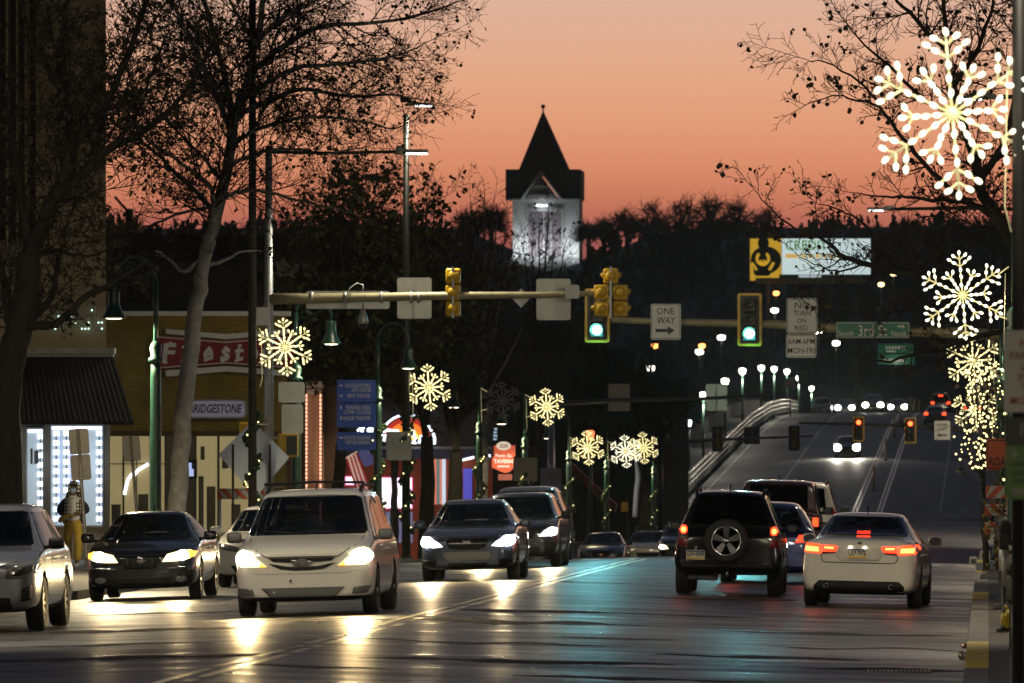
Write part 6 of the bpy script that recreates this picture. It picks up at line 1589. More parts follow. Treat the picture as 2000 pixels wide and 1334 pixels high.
# ---- silver crossover at the left edge
def suv(pm, **kw):
    s = dict(L=4.63, W=1.89, H=1.69, nose=.93, cowl=1.08, belt=1.05, deck=1.08, tail=1.05, ws0=1.25, ws1=2.05, rt=4.1, rw=4.5, wr=.62, zb=.25, fw=.9, wb=2.77, wr_=.36, ww=.235, nw=.68, wc=.84,
             paint=pm, doors=(1.7, 2.65, 3.6), handles=(2.45, 3.4), mirm=M_PLAST,
             wscr=[(-.72, 1.12), (.72, 1.12), (.75, 1.15), (.62, 1.55), (.56, 1.575), (-.56, 1.575), (-.62, 1.55), (-.75, 1.15)],
             rwin=[(-.62, 1.16), (.62, 1.16), (.53, 1.56), (-.53, 1.56)])
    s.update(kw); s['swin'] = side_glass(s['L'], s['ws0'], s['ws1'], s['rt'], s['rw'], s['belt'], s['H']); return s
s = suv(paint("silver_paint", (.19, .20, .22), .25, .55), patch=[
    ("headlight", [(.50, .70), (.66, .69), (.88, .76), (.92, .90), (.86, .93), (.66, .88), (.52, .80)], 'F', M_HLD, True),
    ("headlight_mask", [(.58, .735), (.68, .73), (.84, .78), (.86, .87), (.70, .84)], 'F', M_PLAST, True, .011),
    ("grille", [(-.42, .84), (.42, .84), (.38, .62), (-.38, .62)], 'F', M_PLAST, False), ("badge", ell(.09, .07, 14, (0, .74)), 'F', M_CHROME, False, .016),
    ("lower_intake", [(-.56, .45), (.56, .45), (.60, .30), (-.60, .30)], 'F', M_PLAST, False), ("fog_slot", [(.72, .56), (.84, .62), (.84, .42), (.70, .40)], 'F', M_PLAST, True),
    ("running_lamp", [(.80, .60), (.83, .61), (.83, .44), (.80, .43)], 'F', M_HLD, True, .012), ("tail_light", [(.72, .8), (.9, .85), (.85, 1.4), (.75, 1.4)], 'R', M_TLD, True)],
    seams=[([(-.8, 1.06), (-.64, .93), (-.46, .87), (.46, .87), (.64, .93), (.8, 1.06)], 'F', .012)], rim=M_RIM, spokes=10)
car("parked_crossover", "silver crossover parked at the left edge with dark headlights", -13.38, 100.4, 'front', s, yaw=.9, cat="car")
# ---- white sedan parked behind the black one
s = sedan(paint("white_paint_car", (.62, .62, .60)), H=1.47, patch=[
    ("headlight", [(.42, .64), (.66, .66), (.86, .72), (.84, .80), (.62, .77), (.46, .72)], 'F', M_HLD, True), ("grille", [(-.36, .72), (.36, .72), (.32, .60), (-.32, .60)], 'F', M_PLAST, False),
    ("lower_intake", [(-.6, .40), (.6, .40), (.52, .27), (-.52, .27)], 'F', M_PLAST, False), ("tail_light", [(.5, .8), (.86, .82), (.84, .98), (.6, .96)], 'R', M_TLD, True)], seams=[([(-.74, .98), (-.5, .80), (.5, .80), (.74, .98)], 'F', .012)])
car("parked_sedan", "white sedan parked behind the black one, half hidden by the minivan", -13.05, 138.5, 'front', s, cat="sedan")
# ---- dark blue-grey sedan oncoming
s = sedan(paint("slate_blue_paint", (.08, .095, .14), .22, .3), W=1.77, L=4.55, H=1.49, zb=.2, fw=.92, wb=2.6, glass=M_CLEAR, nose=.80, patch=[
    ("headlight", [(.44, .63), (.62, .61), (.82, .66), (.875, .76), (.84, .83), (.70, .80), (.52, .71)], 'F', M_HLC, True),
    ("grille", [(-.40, .76), (-.30, .775), (.30, .775), (.40, .76), (.33, .60), (.20, .565), (-.20, .565), (-.33, .60)], 'F', M_PLAST, False),
    ("badge", ell(.075, .05, 16, (0, .73)), 'F', M_CHROME, False, .018), ("grille_bar", [(-.34, .70), (.34, .70), (.33, .675), (-.33, .675)], 'F', M_CHROME, False, .012),
    ("front_plate_panel", [(-.40, .53), (.40, .53), (.44, .46), (.38, .375), (-.38, .375), (-.44, .46)], 'F', mat("pale_bumper_panel", (.36, .35, .33), .4), False),
    ("lower_intake", [(-.36, .33), (.36, .33), (.30, .235), (-.30, .235)], 'F', M_PLAST, False), ("fog_recess", [(.56, .38), (.82, .40), (.80, .29), (.58, .27)], 'F', M_PLAST, True),
    ("tail_light", [(.5, .8), (.84, .82), (.82, .98), (.6, .96)], 'R', M_TLD, True)], seams=[([(-.72, .98), (-.6, .86), (-.42, .80), (.42, .80), (.6, .86), (.72, .98)], 'F', .012)],
    lamps=[(.68, .72, 'F', 430, (1, .74, .38), 'head')])
T, sk = car("oncoming_sedan", "slate blue sedan with white starry headlights following the minivan", -9.45, 139.5, 'front', s, cat="sedan")
def interior(T, sk, z0=1.06):
    for x in (-.36, .36):
        b = MB(); h = sk.hit(x, 1.15, 'F', 0); b.box((x, h.y + .004, 1.19), (.30, .006, .18), 0, .003)
SL = s
# ---- black crossover behind it and the taller one behind that
s = suv(paint("charcoal_paint", (.03, .032, .036), .22, .3), W=1.80, H=1.56, L=4.5, nose=.84, cowl=1.0, belt=.97, ws0=1.1, ws1=1.9, wr_=.33, ww=.215, zb=.22, glass=M_CLEAR,
    wscr=[(-.69, 1.04), (.69, 1.04), (.72, 1.07), (.60, 1.43), (.54, 1.455), (-.54, 1.455), (-.60, 1.43), (-.72, 1.07)], patch=[
    ("headlight", [(.48, .64), (.68, .64), (.84, .70), (.86, .80), (.78, .83), (.6, .76)], 'F', M_HLC, True), ("grille", [(-.44, .76), (.44, .76), (.38, .60), (-.38, .60)], 'F', M_PLAST, False), ("badge", ell(.07, .05, 14, (0, .69)), 'F', M_CHROME, False, .016),
    ("lower_intake", [(-.5, .42), (.5, .42), (.46, .28), (-.46, .28)], 'F', M_PLAST, False), ("fog_recess", [(.60, .42), (.82, .44), (.8, .32), (.62, .30)], 'F', M_PLAST, True)],
    lamps=[(.70, .73, 'F', 300, (1, .74, .38), 'head')])
car("oncoming_crossover", "charcoal crossover close behind the slate sedan with one headlight showing", -9.72, 158, 'front', s, cat="car")
s = suv(paint("grey_paint", (.12, .12, .125), .25, .4), W=1.84, H=1.70, patch=[("headlight", [(.52, .72), (.72, .72), (.88, .80), (.86, .9), (.66, .86)], 'F', M_HLD, True), ("grille", [(-.42, .86), (.42, .86), (.38, .66), (-.38, .66)], 'F', M_PLAST, False)])
car("oncoming_crossover", "grey taller vehicle mostly hidden behind the charcoal crossover", -10.35, 171, 'front', s, cat="car")
# ---- cars beyond the crest on the left
s = sedan(paint("navy_paint", (.02, .022, .035), .2, .3), W=1.75, patch=[("headlight", [(.42, .62), (.66, .64), (.82, .70), (.80, .80), (.6, .78), (.44, .74)], 'F', M_HLD, True), ("indicator", [(.40, .50), (.8, .53), (.8, .49), (.42, .46)], 'F', M_INDOFF, True), ("grille", [(-.36, .74), (.36, .74), (.3, .56), (-.3, .56)], 'F', M_PLAST, False), ("badge", ell(.06, .04, 12, (0, .63)), 'F', mat("gold_badge", (.6, .35, .08), .3, .8), False, .016)])
car("parked_sedan", "navy sedan half sunk behind the crest of the street, lights off", -13.85, 275, 'front', s, cat="sedan")
s = suv(paint("pale_silver_paint", (.42, .42, .38), .25, .4), W=1.72, H=1.55, patch=[("headlight", [(.48, .66), (.68, .66), (.84, .74), (.80, .82), (.6, .78)], 'F', M_HLD, True), ("grille", [(-.44, .72), (.44, .72), (.38, .54), (-.38, .54)], 'F', M_PLAST, False)])
car("parked_car", "pale silver car right of the navy sedan behind the crest", -12.75, 288, 'front', s, cat="car")
s = suv(paint("navy_paint", (.02, .022, .035)), W=1.75, H=1.6, patch=[("headlight", [(.52, .66), (.70, .66), (.84, .74), (.80, .82), (.6, .78)], 'F', M_HLW, True), ("grille", [(-.44, .72), (.44, .72), (.38, .54), (-.38, .54)], 'F', M_PLAST, False)], lamps=[(.66, .73, 'F', 200, (1, .93, .75), 'head')])
car("oncoming_crossover", "dark car with one bright lamp left of the black spare wheel vehicle", -9.95, 252, 'front', s, cat="car")
s = sedan(paint("black_paint_car", (.008, .008, .010)), W=1.7, patch=[("headlight", [(.42, .62), (.66, .64), (.82, .70), (.80, .80), (.6, .78)], 'F', M_HLD, True)])
car("parked_sedan", "very dark car at the left kerb behind the charcoal crossover beyond the crest", -14.75, 246, 'front', s, cat="sedan")
M_SPARE = mat("spare_rim_chrome", (.55, .55, .57), .18, 1.0)
# ---- black SUV with a spare wheel, from behind
s = suv(paint("black_suv_paint", (.006, .006, .009), .14, coat=.25, spec=.35), L=4.25, W=1.79, H=1.74, zb=.34, belt=1.02, deck=1.10, rt=4.02, rw=4.16, wr=.56, dw=.82, fw=.85, wb=2.5, wr_=.36, ww=.25, rails=.55, mirm=M_PLAST, rglass=M_PRIV,
    rwin=[(-.62, 1.17), (.62, 1.17), (.64, 1.20), (.52, 1.60), (.47, 1.63), (-.47, 1.63), (-.52, 1.60), (-.64, 1.20)],
    patch=[("tail_light", ell(.062, .075, 18, (.745, 1.075)), 'R', M_TLH, True), ("tail_light_core", ell(.04, .045, 16, (.745, 1.07)), 'R', M_TLC, True, .014), ("tail_light", ell(.055, .055, 16, (.745, .875)), 'R', M_TLD, True), ("reverse_light", ell(.045, .04, 14, (.745, .97)), 'R', M_HLD, True),
           ("tail_light_housing", [(.67, .80), (.82, .80), (.83, 1.16), (.68, 1.16)], 'R', M_TLD, True, .002), ("bumper_step", [(-.70, .52), (.70, .52), (.70, .46), (-.70, .46)], 'R', M_PLAST, False, .02),
           ("headlight", [(.52, .72), (.72, .72), (.86, .80), (.84, .9), (.66, .86)], 'F', M_HLC, True)],
    seams=[([(-.66, .60), (-.68, 1.12)], 'R', .013), ([(.66, .60), (.68, 1.12)], 'R', .013), ([(-.66, .60), (.66, .60)], 'R', .013)],
    plate=("LJW·0959", -.535, .66, 'R'), lamps=[(.745, 1.075, 'R', 1.5, (1, .10, .03), 'tail')])
T, sk = car("suv", "black off road vehicle with a chrome rimmed spare wheel on its tailgate", -4.30, 126.5, 'rear', s, cat="suv")
yy = -4.25 / 2 - .17; zc = .905; M_ = Matrix.Translation((-.03, 0, zc))
Wh = bpy.data.objects.new("spare_wheel", None); COL.objects.link(Wh); Wh.parent = T; Wh.location = (-.03, yy, zc)
b = MB(); b.lathe([(.24, -.09), (.33, -.105), (.36, -.07), (.365, 0), (.365, .12), (.30, .20), (.2, .20)], n=36, axis='Y', cap=False); b.build("tyre", M_TYRE, Wh)
b = MB(); b.lathe([(.225, -.098), (.240, -.108), (.250, -.10), (.248, -.06), (.222, -.04)], n=40, axis='Y', cap=False); b.build("rim_ring", M_SPARE, Wh)
b = MB()
for q in range(5):
    a = R(90 + 72 * q); d = Vector((math.cos(a), 0, math.sin(a))); n_ = Vector((-d.z, 0, d.x))
    b.add([d * .05 + n_ * .028 + Vector((0, -.085, 0)), d * .05 - n_ * .028 + Vector((0, -.085, 0)), d * .228 - n_ * .062 + Vector((0, -.10, 0)), d * .228 + n_ * .062 + Vector((0, -.10, 0)),
           d * .05 + n_ * .028 + Vector((0, -.04, 0)), d * .05 - n_ * .028 + Vector((0, -.04, 0)), d * .228 - n_ * .062 + Vector((0, -.04, 0)), d * .228 + n_ * .062 + Vector((0, -.04, 0))], [(0, 1, 2, 3), (0, 4, 5, 1), (2, 6, 7, 3), (1, 5, 6, 2), (3, 7, 4, 0)])
b.build("spokes", mat("spare_spokes", (.09, .09, .095), .3, .8), Wh); b = MB()
b.lathe([(.001, -.115), (.035, -.112), (.06, -.095), (.06, -.05)], n=20, axis='Y')
b.build("hub_cap", M_SPARE, Wh)
b = MB()
for q in range(5): a = R(54 + 72 * q); b.ball((.075 * math.cos(a), -.088, .075 * math.sin(a)), .011, 8)
b.build("wheel_nuts", M_SPARE, Wh)
b = MB(); b.lathe([(.001, -.035), (.23, -.035)], n=30, axis='Y'); b.build("rim_backing", M_PLAST, Wh)
b = MB(); b.tube([(0, -2.02, .36), (0, -2.2, .34)], .03, 8); b.ball((0, -2.21, .37), .03, 10); b.build("tow_hitch", M_CHROME, T)
b = MB(); b.text("4x4", (-.1, -2.09, 1.33), .04, .1); o = b.build("window_decal", M_SIGNBK, T)
h = sk.hit(-.1, 1.33, 'R', .013); o.location = (0, h.y + 2.09, 0)
h = sk.hit(-.535, .78, 'R', .05); lamp('SPOT', T, h, .8, (1, .85, .6), .02, 140, .5, (0, .5, -1)); b = MB(); b.box(h, (.12, .04, .02), 0, .005); b.build("plate_light", M_PLAST, T)
b = MB(); b.box((-.42, -1.7, .30), (.5, .3, .12), 0, .04); b.tube([(-.55, -1.9, .3), (-.55, -2.1, .28)], .03, 8); b.build("exhaust", M_GREYPL, T)
# ---- white sedan from behind, right foreground
s = sedan(paint("ivory_white_paint", (.60, .585, .54)), rglass=M_TINT, H=1.475, W=1.832, deck=1.08, tail=1.06, rt=3.1, rw=3.95, nw=.66, dw=.76, zb=.20,
    rwin=[(-.66, 1.115), (.66, 1.115), (.685, 1.135), (.555, 1.385), (.50, 1.40), (-.50, 1.40), (-.555, 1.385), (-.685, 1.135)],
    patch=[("tail_light", [(.585, .835), (.86, .85), (.875, .93), (.855, .995), (.60, .965)], 'R', M_TLH, True), ("tail_light_inner", [(.335, .93), (.36, .955), (.575, .965), (.565, .85), (.40, .845)], 'R', M_TL, True),
           ("tail_light_core", [(.63, .86), (.83, .868), (.835, .94), (.64, .93)], 'R', M_TLC, True, .013), ("tail_light_core", [(.40, .905), (.54, .91), (.545, .94), (.40, .935)], 'R', M_TLC, True, .013),
           ("tail_light_trim", [(.36, .862), (.40, .838), (.58, .828), (.575, .862)], 'R', M_TLD, True, .011),
           ("plate_recess", [(-.33, .93), (.33, .93), (.35, .80), (.30, .73), (-.30, .73), (-.35, .80)], 'R', mat("ivory_recess_shade", (.50, .49, .45), .4), False, .004),  # flat patch in darker ivory, the recess shade put into its colour
           ("lower_valance", [(-.62, .42), (.62, .42), (.70, .34), (.70, .22), (-.70, .22), (-.70, .34)], 'R', M_PLAST, False, .006),
           ("headlight", [(.42, .64), (.66, .66), (.86, .72), (.84, .80), (.62, .77)], 'F', M_HLC, True)],
    seams=[([(-.61, 1.06), (-.585, .75), (-.54, .70), (.54, .70), (.585, .75), (.61, 1.06)], 'R', .013)],
    plate=("LKP·7978", -.03, .845, 'R'), lamps=[(.72, .92, 'R', 1.5, (1, .10, .03), 'tail')], rim=M_RIM, wr_=.32)
T, sk = car("sedan", "white sedan seen from behind with brake lights lit in the right kerb lane", -1.90, 118.6, 'rear', s, yaw=-2.6, cat="sedan")
b = MB()
for i in range(8):
    for x0 in (0,):
        pass
sk.patch(b, [(-.105, 1.145), (.105, 1.145), (.10, 1.175), (-.10, 1.175)], 'R', .012, .04); b.build("brake_light", M_TLH, T)
b = MB(); h = sk.hit(0, 1.24, 'R', .013)
for i in range(15): 
    if i != 6: q = sk.hit(-.2 + i * .028, 1.232, 'R', .013); b.box((q.x, q.y, q.z), (.018, .003, .018))
b.build("window_decal", M_SIGNBK, T)
for x in (-.50, .50): h = sk.hit(x, .33, 'R', .0); b = MB(); b.lathe([(.034, .0), (.042, -.0), (.042, -.12), (.034, -.12), (.03, -.02), (.001, -.0)], (x, h.y + .06, .335), 16, axis='Y'); b.build("exhaust_tip", M_CHROME, T)
for x in (-.14, .08): h = sk.hit(x, .945, 'R', .03); lamp('SPOT', T, h, .9, (1, .8, .5), .02, 140, .5, (0, .5, -1))
for x in (-.14, .08): h = sk.hit(x, .945, 'R', .014); b = MB(); b.box(h, (.05, .02, .012)); b.build("plate_light", M_WARMLENS, T)
b = MB(); h = sk.hit(.0, 1.0, 'R', .01); b.prism(ell(.035, .022, 14, (h.x, 1.005)), h.y - .004, h.y + .01); b.build("badge", M_CHROME, T)
# ---- blue hatch, brown hardtop and white SUV queued ahead
s = suv(paint("royal_blue_paint", (.025, .035, .14), .2, .3), L=4.4, W=1.76, H=1.50, zb=.2, belt=.96, deck=1.0, rt=3.7, rw=4.25, wr=.52, wr_=.32, ww=.205, wb=2.6, nose=.8, cowl=.96,
    rwin=[(-.60, 1.04), (.60, 1.04), (.50, 1.36), (-.50, 1.36)], patch=[("tail_light", [(.50, .76), (.80, .78), (.82, .90), (.56, .90)], 'R', M_TL, True)], lamps=[(.7, .85, 'R', 1.2, (1, .10, .03), 'tail')])
car("hatchback", "blue hatchback peeking out from behind the black spare wheel vehicle", -4.02, 139.5, 'rear', s, cat="hatchback")
s = suv(paint("maroon_paint", (.030, .010, .014), .3), L=4.4, W=1.80, H=1.86, zb=.42, belt=1.12, cowl=1.15, nose=1.05, deck=1.18, rt=4.28, rw=4.36, wr=.72, dw=.86, wr_=.39, ww=.26, wb=2.8, ws0=1.55, ws1=1.9,
    rwin=[(-.62, 1.24), (.62, 1.24), (.60, 1.74), (-.60, 1.74)], patch=[("tail_light", rrect(.12, .18, .02, c=(.78, .98)), 'R', M_TLH, True), ("tail_light_housing", rrect(.16, .26, .02, c=(.78, .96)), 'R', M_PLAST, True, .004)], lamps=[(.78, .98, 'R', 1.2, (1, .10, .03), 'tail')])
car("offroad_vehicle", "tall boxy maroon hardtop off roader behind the blue hatchback", -4.42, 160.5, 'rear', s, cat="suv")
s = suv(paint("chalk_white_paint", (.62, .61, .57)), L=5.1, W=1.98, H=1.90, belt=1.15, deck=1.2, cowl=1.2, nose=1.08, rt=4.85, rw=5.0, wr=.70, dw=.86, wr_=.39, ww=.26, wb=2.95,
    rwin=[(-.68, 1.26), (.68, 1.26), (.62, 1.72), (-.62, 1.72)], patch=[("tail_light", [(.86, .9), (.96, .92), (.90, 1.3), (.82, 1.3)], 'R', M_TLD, True)], rails=.66)
car("suv", "white tall wagon with a dark rear window beyond the maroon hardtop", -4.60, 184, 'rear', s, cat="suv")
# ---- traffic on the bridge
def far_front(name, label, X, Y, hl, e, pm, H=1.5, W_=1.78, kind=sedan):
    s = kind(pm, W=W_, H=H, core=.9, see=False, patch=[("headlight", [(.42, .60), (.66, .60), (.86, .68), (.84, .84), (.6, .82), (.44, .74)], 'F', hl, True), ("grille", [(-.36, .76), (.36, .76), (.3, .56), (-.3, .56)], 'F', M_PLAST, False)], lamps=[(.66, .73, 'F', e, (1, .92, .75), 'head')])
    car(name, label, X, Y, 'front', s, cat="car")
far_front("oncoming_car", "small dark car with round warm headlights coming down the bridge ramp", -9.65, 525, M_HLW, 900, paint("black_paint_car", (.008, .008, .010)), 1.45, 1.75)
far_front("oncoming_car", "bluish car at the left of the bridge crest beside the railing", -15.9, 735, mat("headlight_dim", (.4, .4, .42), .1, .5), 60, paint("far_blue_paint", (.06, .08, .16)), 1.7, 1.85, suv)
far_front("oncoming_car", "car on the bridge crest with the brightest starry white headlights", -13.9, 745, M_HLC, 1300, paint("grey_paint", (.12, .12, .125)), 1.55, 1.85)
far_front("oncoming_car", "dark car on the bridge crest with warm headlights in the middle lane", -10.5, 700, M_HLW, 700, paint("charcoal_paint", (.03, .032, .036)), 1.7, 1.9, suv)
far_front("oncoming_car", "car on the bridge crest with headlights nearest the orange posts", -8.75, 742, M_HLW, 500, paint("slate_blue_paint", (.045, .055, .085)))
def far_rear(name, label, X, Y, pm, H, W_, kind, tl):
    s = kind(pm, W=W_, H=H, see=False, patch=[("tail_light", [(.55, .80), (.86, .82), (.86, 1.02), (.58, 1.0)], 'R', tl, True)] + ([("brake_light", [(-.2, H - .3), (.2, H - .3), (.2, H - .18), (-.2, H - .18)], 'R', tl, False, .02)] if H > 1.6 else []))
    car(name, label, X, Y, 'rear', s, cat="car")
M_TLF = glow("far_tail_light", (1.0, .05, .012), 5)
far_rear("departing_car", "vehicle with three red tail lights going away over the bridge crest", -4.35, 700, paint("black_paint_car", (.008, .008, .010)), 1.8, 1.95, suv, M_TLF)
far_rear("departing_car", "blue grey car with red tail lights above the white one way sign", -4.2, 605, paint("far_blue_paint", (.06, .08, .16)), 1.5, 1.8, sedan, M_TLF)
far_rear("departing_car", "small car with red tail lights right of the others on the bridge", -1.6, 770, paint("charcoal_paint", (.03, .032, .036)), 1.5, 1.8, sedan, M_TLF)
# ------------------------------------------------------------------ trees
M_BARKD = mat("dark_bark", (.022, .018, .014), .9, var=.35, vscale=5, bump=.5, bscale=14)
M_BARKP = mat("pale_plane_bark", (.27, .27, .26), .85, var=.45, vscale=4, bump=.4, bscale=10)
M_LEAF = mat("dry_leaf", (.055, .06, .014), .7, var=.6, vscale=4)
M_LEAFD = mat("brown_leaf", (.04, .028, .012), .8, var=.5, vscale=4)
def smooth_path(pts, n=4):
    out = []
    for i in range(len(pts) - 1):
        p0, p1, p2, p3 = pts[max(i - 1, 0)], pts[i], pts[i + 1], pts[min(i + 2, len(pts) - 1)]
        for k in range(n):
            t = k / n; out.append(.5 * ((2 * p1) + (p2 - p0) * t + (2 * p0 - 5 * p1 + 4 * p2 - p3) * t * t + (3 * p1 - p0 - 3 * p2 + p3) * t ** 3))
    out.append(pts[-1]); return out
def leafquad(b, p, r, sz):
    d = Vector((r.gauss(0, 1), r.gauss(0, 1), r.gauss(0, 1) - .6)).normalized(); u = d.orthogonal().normalized(); u = (u + Vector((r.gauss(0, .6), r.gauss(0, .6), r.gauss(0, .6)))).normalized()
    w = d.cross(u).normalized() * sz * .45; l = d * sz
    b.add([p, p + l * .35 + w, p + l * .7 + w * .8, p + l, p + l * .6 - w * .9, p + l * .3 - w], [(0, 1, 2, 3), (0, 3, 4, 5)])
def grow(tw, lf, p, d, ln, r0, lev, r, P_):
    """one branch and its offspring; lev counts down to the finest twigs"""
    segs = (2, 4, 5, 6)[lev]; pts = [p]; dd = d.copy()
    for i in range(segs):
        dd = (dd + Vector((r.gauss(0, 1), r.gauss(0, 1), r.gauss(0, 1))) * P_['wig'] + Vector((0, 0, P_['up']))).normalized()
        pts.append(pts[-1] + dd * ln / segs)
    rm = P_['rmin']
    tw.tube(pts, [max(rm, lerp(r0, max(rm, r0 * .35), i / segs)) for i in range(segs + 1)], 5 if lev == 3 else 3, 0, False)
    if lev == 0 or (lev == 1 and r.random() < .5):
        if r.random() < P_['leaf']:
            for k in range(r.choice((1, 1, 2, 3))): leafquad(lf, pts[-1] + Vector((r.gauss(0, .03), r.gauss(0, .03), r.gauss(0, .03))), r, r.uniform(.5, 1.25) * P_['lsz'])
    if lev > 0:
        n = max(2, int(ln / P_['sp'][lev] + r.random()))
        for k in range(n):
            t = (k + .6 + r.uniform(-.3, .3)) / n; t = min(max(t, .12), 1.0)
            i = min(int(t * segs), segs - 1); q = pts[i].lerp(pts[i + 1], t * segs - i)
            ax = (pts[i + 1] - pts[i]).normalized(); o = Vector((r.gauss(0, 1), r.gauss(0, .8), r.gauss(0, 1))); o = (o - ax * o.dot(ax)).normalized()
            a = R(r.uniform(28, 62)); nd = (ax * math.cos(a) + o * math.sin(a)).normalized()
            grow(tw, lf, q, nd, ln * r.uniform(.34, .6) * (1.15 - .45 * t), max(rm, r0 * .5), lev - 1, r, P_)
def tree(label, px_base, Y, trunk, limbs, seed, bark, leafm, spread=1.0, step=.34, P_=None, lev=2, bl=(.7, 1.7), cat="tree", group="bare street trees", name="street_tree", rr=(.21, .13)):
    r = random.Random(seed); P0 = dict(wig=.15, up=.03, rmin=.0052, leaf=.35, lsz=.10, sp=(1, .13, .14, .3)); P0.update(P_ or {})
    base = at(px_base, 0, Y); z0 = g(base.x, Y, False)
    T = thing(name, label, cat, (base.x, Y, z0), 0, group)
    tw, lf, tk = MB(), MB(), MB()
    if trunk:
        pts = [Vector((base.x, Y, z0 - .1))] + [at(px, py, Y) for px, py in trunk]; sm = smooth_path(pts)
        tk.tube([v + Vector((.015 * r.gauss(0, 1), .015 * r.gauss(0, 1), 0)) for v in sm], [lerp(rr[0], rr[1], i / (len(sm) - 1)) * (1.25 if i == 0 else 1) for i in range(len(sm))], 12, 0)
    for li in limbs:
        pix, r0, r1 = li[0], li[1], li[2]; dy = li[3] if len(li) > 3 else r.uniform(-2.2, 2.2) * spread; bsc = li[4] if len(li) > 4 else 1.0
        n = len(pix); pts = []
        for i, (px, py) in enumerate(pix):
            f = i / (n - 1); yy = Y + dy * f ** 1.3; pts.append(at(px, py, yy))
        sm = smooth_path(pts, 4); m = len(sm); rad = [lerp(r0, r1, i / (m - 1)) for i in range(m)]
        tk.tube([v + Vector((r.gauss(0, .012), r.gauss(0, .02), r.gauss(0, .012))) for v in sm], rad, 7, 0)
        # branches off the limb
        acc = 0.0
        for i in range(m - 1):
            sg = sm[i + 1] - sm[i]; l = sg.length; acc += l
            f = i / (m - 1)
            while acc > step and f > .08:
                acc -= step * r.uniform(.7, 1.3)
                ax = sg.normalized(); o = Vector((r.gauss(0, 1), r.gauss(0, .9), r.gauss(0, 1) + .15)); o = (o - ax * o.dot(ax)).normalized()
                a = R(r.uniform(30, 65)); nd = ax * math.cos(a) + o * math.sin(a)
                grow(tw, lf, sm[i].lerp(sm[i + 1], r.random()), nd, r.uniform(*bl) * bsc * (1.1 - .45 * f), max(.007, min(rad[i] * .5, .022)), lev, r, P0)
        grow(tw, lf, sm[-1], (sm[-1] - sm[-2]).normalized(), r.uniform(.8, 1.3) * bsc, max(.008, rad[-1] * .8), lev, r, P0)
    if tk.v: tk.build("trunk", bark, T, True)
    c = MB(); c.v = tw.v + lf.v; o_ = len(tw.v); c.f = tw.f + [[i + o_ for i in f] for f in lf.f]; c.mi = [0] * len(tw.f) + [1] * len(lf.f); c.sm = tw.sm + lf.sm
    c.build("crown", [M_BARKD, leafm], T, True)
    return T
# big tree left of the middle, its pale trunk beside the lamp post
tree("tall tree with a pale leaning trunk beside the left bell lamp post", 343, 157, [(347, 985), (353, 860), (371, 700), (384, 600), (393, 540), (402, 490)],
     [([(402, 492), (416, 442), (442, 337), (457, 232), (484, 157), (510, 37), (520, -40)], .15, .05, 0), ([(455, 240), (435, 131), (398, 0), (380, -60)], .075, .035, 1.2), ([(450, 250), (405, 142), (360, 56), (328, -20)], .075, .03, -1.5),
      ([(412, 450), (409, 405), (356, 349), (300, 296), (210, 232)], .07, .02, 1.5), ([(414, 445), (412, 371), (356, 322), (277, 262), (225, 200)], .06, .018, -1.8), ([(470, 220), (534, 194), (588, 173), (660, 185), (768, 187), (820, 195)], .07, .012, 1.5),
      ([(480, 190), (500, 174), (577, 133), (640, 128), (700, 121), (786, 104), (830, 84)], .07, .012, -1.0), ([(490, 145), (552, 90), (624, 54), (682, 47), (768, 40), (858, 18), (915, -4)], .075, .012, 0.6), ([(500, 80), (560, 30), (640, -10), (720, -50)], .06, .02, -.8),
      ([(430, 385), (500, 372), (580, 390), (640, 404), (700, 420)], .045, .01, -1.6), ([(440, 330), (500, 300), (570, 290), (640, 300), (720, 285)], .05, .01, 2.0), ([(450, 280), (520, 245), (600, 230), (680, 232), (760, 250), (800, 240)], .05, .01, -2.2), ([(400, 500), (360, 530), (330, 505), (303, 488)], .05, .02, -.6, .6), ([(398, 520), (430, 512), (470, 492), (510, 492)], .05, .015, .8, .6),
      ([(440, 360), (390, 300), (330, 240), (260, 170)], .045, .012, 1.0), ([(430, 400), (340, 420), (270, 450), (230, 440)], .04, .01, 1.8), ([(460, 230), (440, 190), (380, 120), (300, 90), (240, 60)], .045, .012, 2.2), ([(500, 90), (470, 40), (450, 0), (440, -40)], .05, .02, -1.6)],
     11, M_BARKP, M_LEAF, step=.21, lev=2, bl=(.8, 1.9), P_=dict(leaf=.22, lsz=.085, rmin=.0044))
# tree at the far left edge
tree("dark tree at the far left edge in front of the tan tower", 14, 133, [(14, 980), (12, 800), (22, 700), (40, 640), (52, 560), (58, 500)],
     [([(56, 505), (105, 394), (142, 285), (124, 225), (120, 120), (128, 20)], .16, .05, 0), ([(100, 400), (180, 319), (210, 292), (270, 262), (330, 217), (380, 150), (430, 60)], .10, .02, 1.0), ([(138, 295), (170, 245), (206, 202), (240, 135), (270, 45), (296, -20)], .09, .04, -1.2),
      ([(36, 648), (70, 636), (110, 631), (170, 578), (205, 562), (262, 525)], .10, .025, -.8, .6), ([(40, 640), (94, 590), (110, 540), (120, 480), (150, 380)], .08, .02, 1.0, .7), ([(60, 500), (40, 380), (20, 250), (-10, 120)], .10, .04, 1.2), ([(150, 260), (120, 180), (70, 100), (40, 0)], .06, .02, -1.0), ([(25, 700), (10, 560), (-20, 450)], .10, .05, .5), ([(215, 290), (260, 240), (290, 160), (330, 60)], .05, .015, 1.8), ([(60, 500), (110, 490), (170, 500), (230, 480)], .05, .015, -1.5, .7)],
     23, M_BARKD, M_LEAFD, step=.2, lev=2, bl=(.7, 1.7), rr=(.29, .21), P_=dict(leaf=.35))
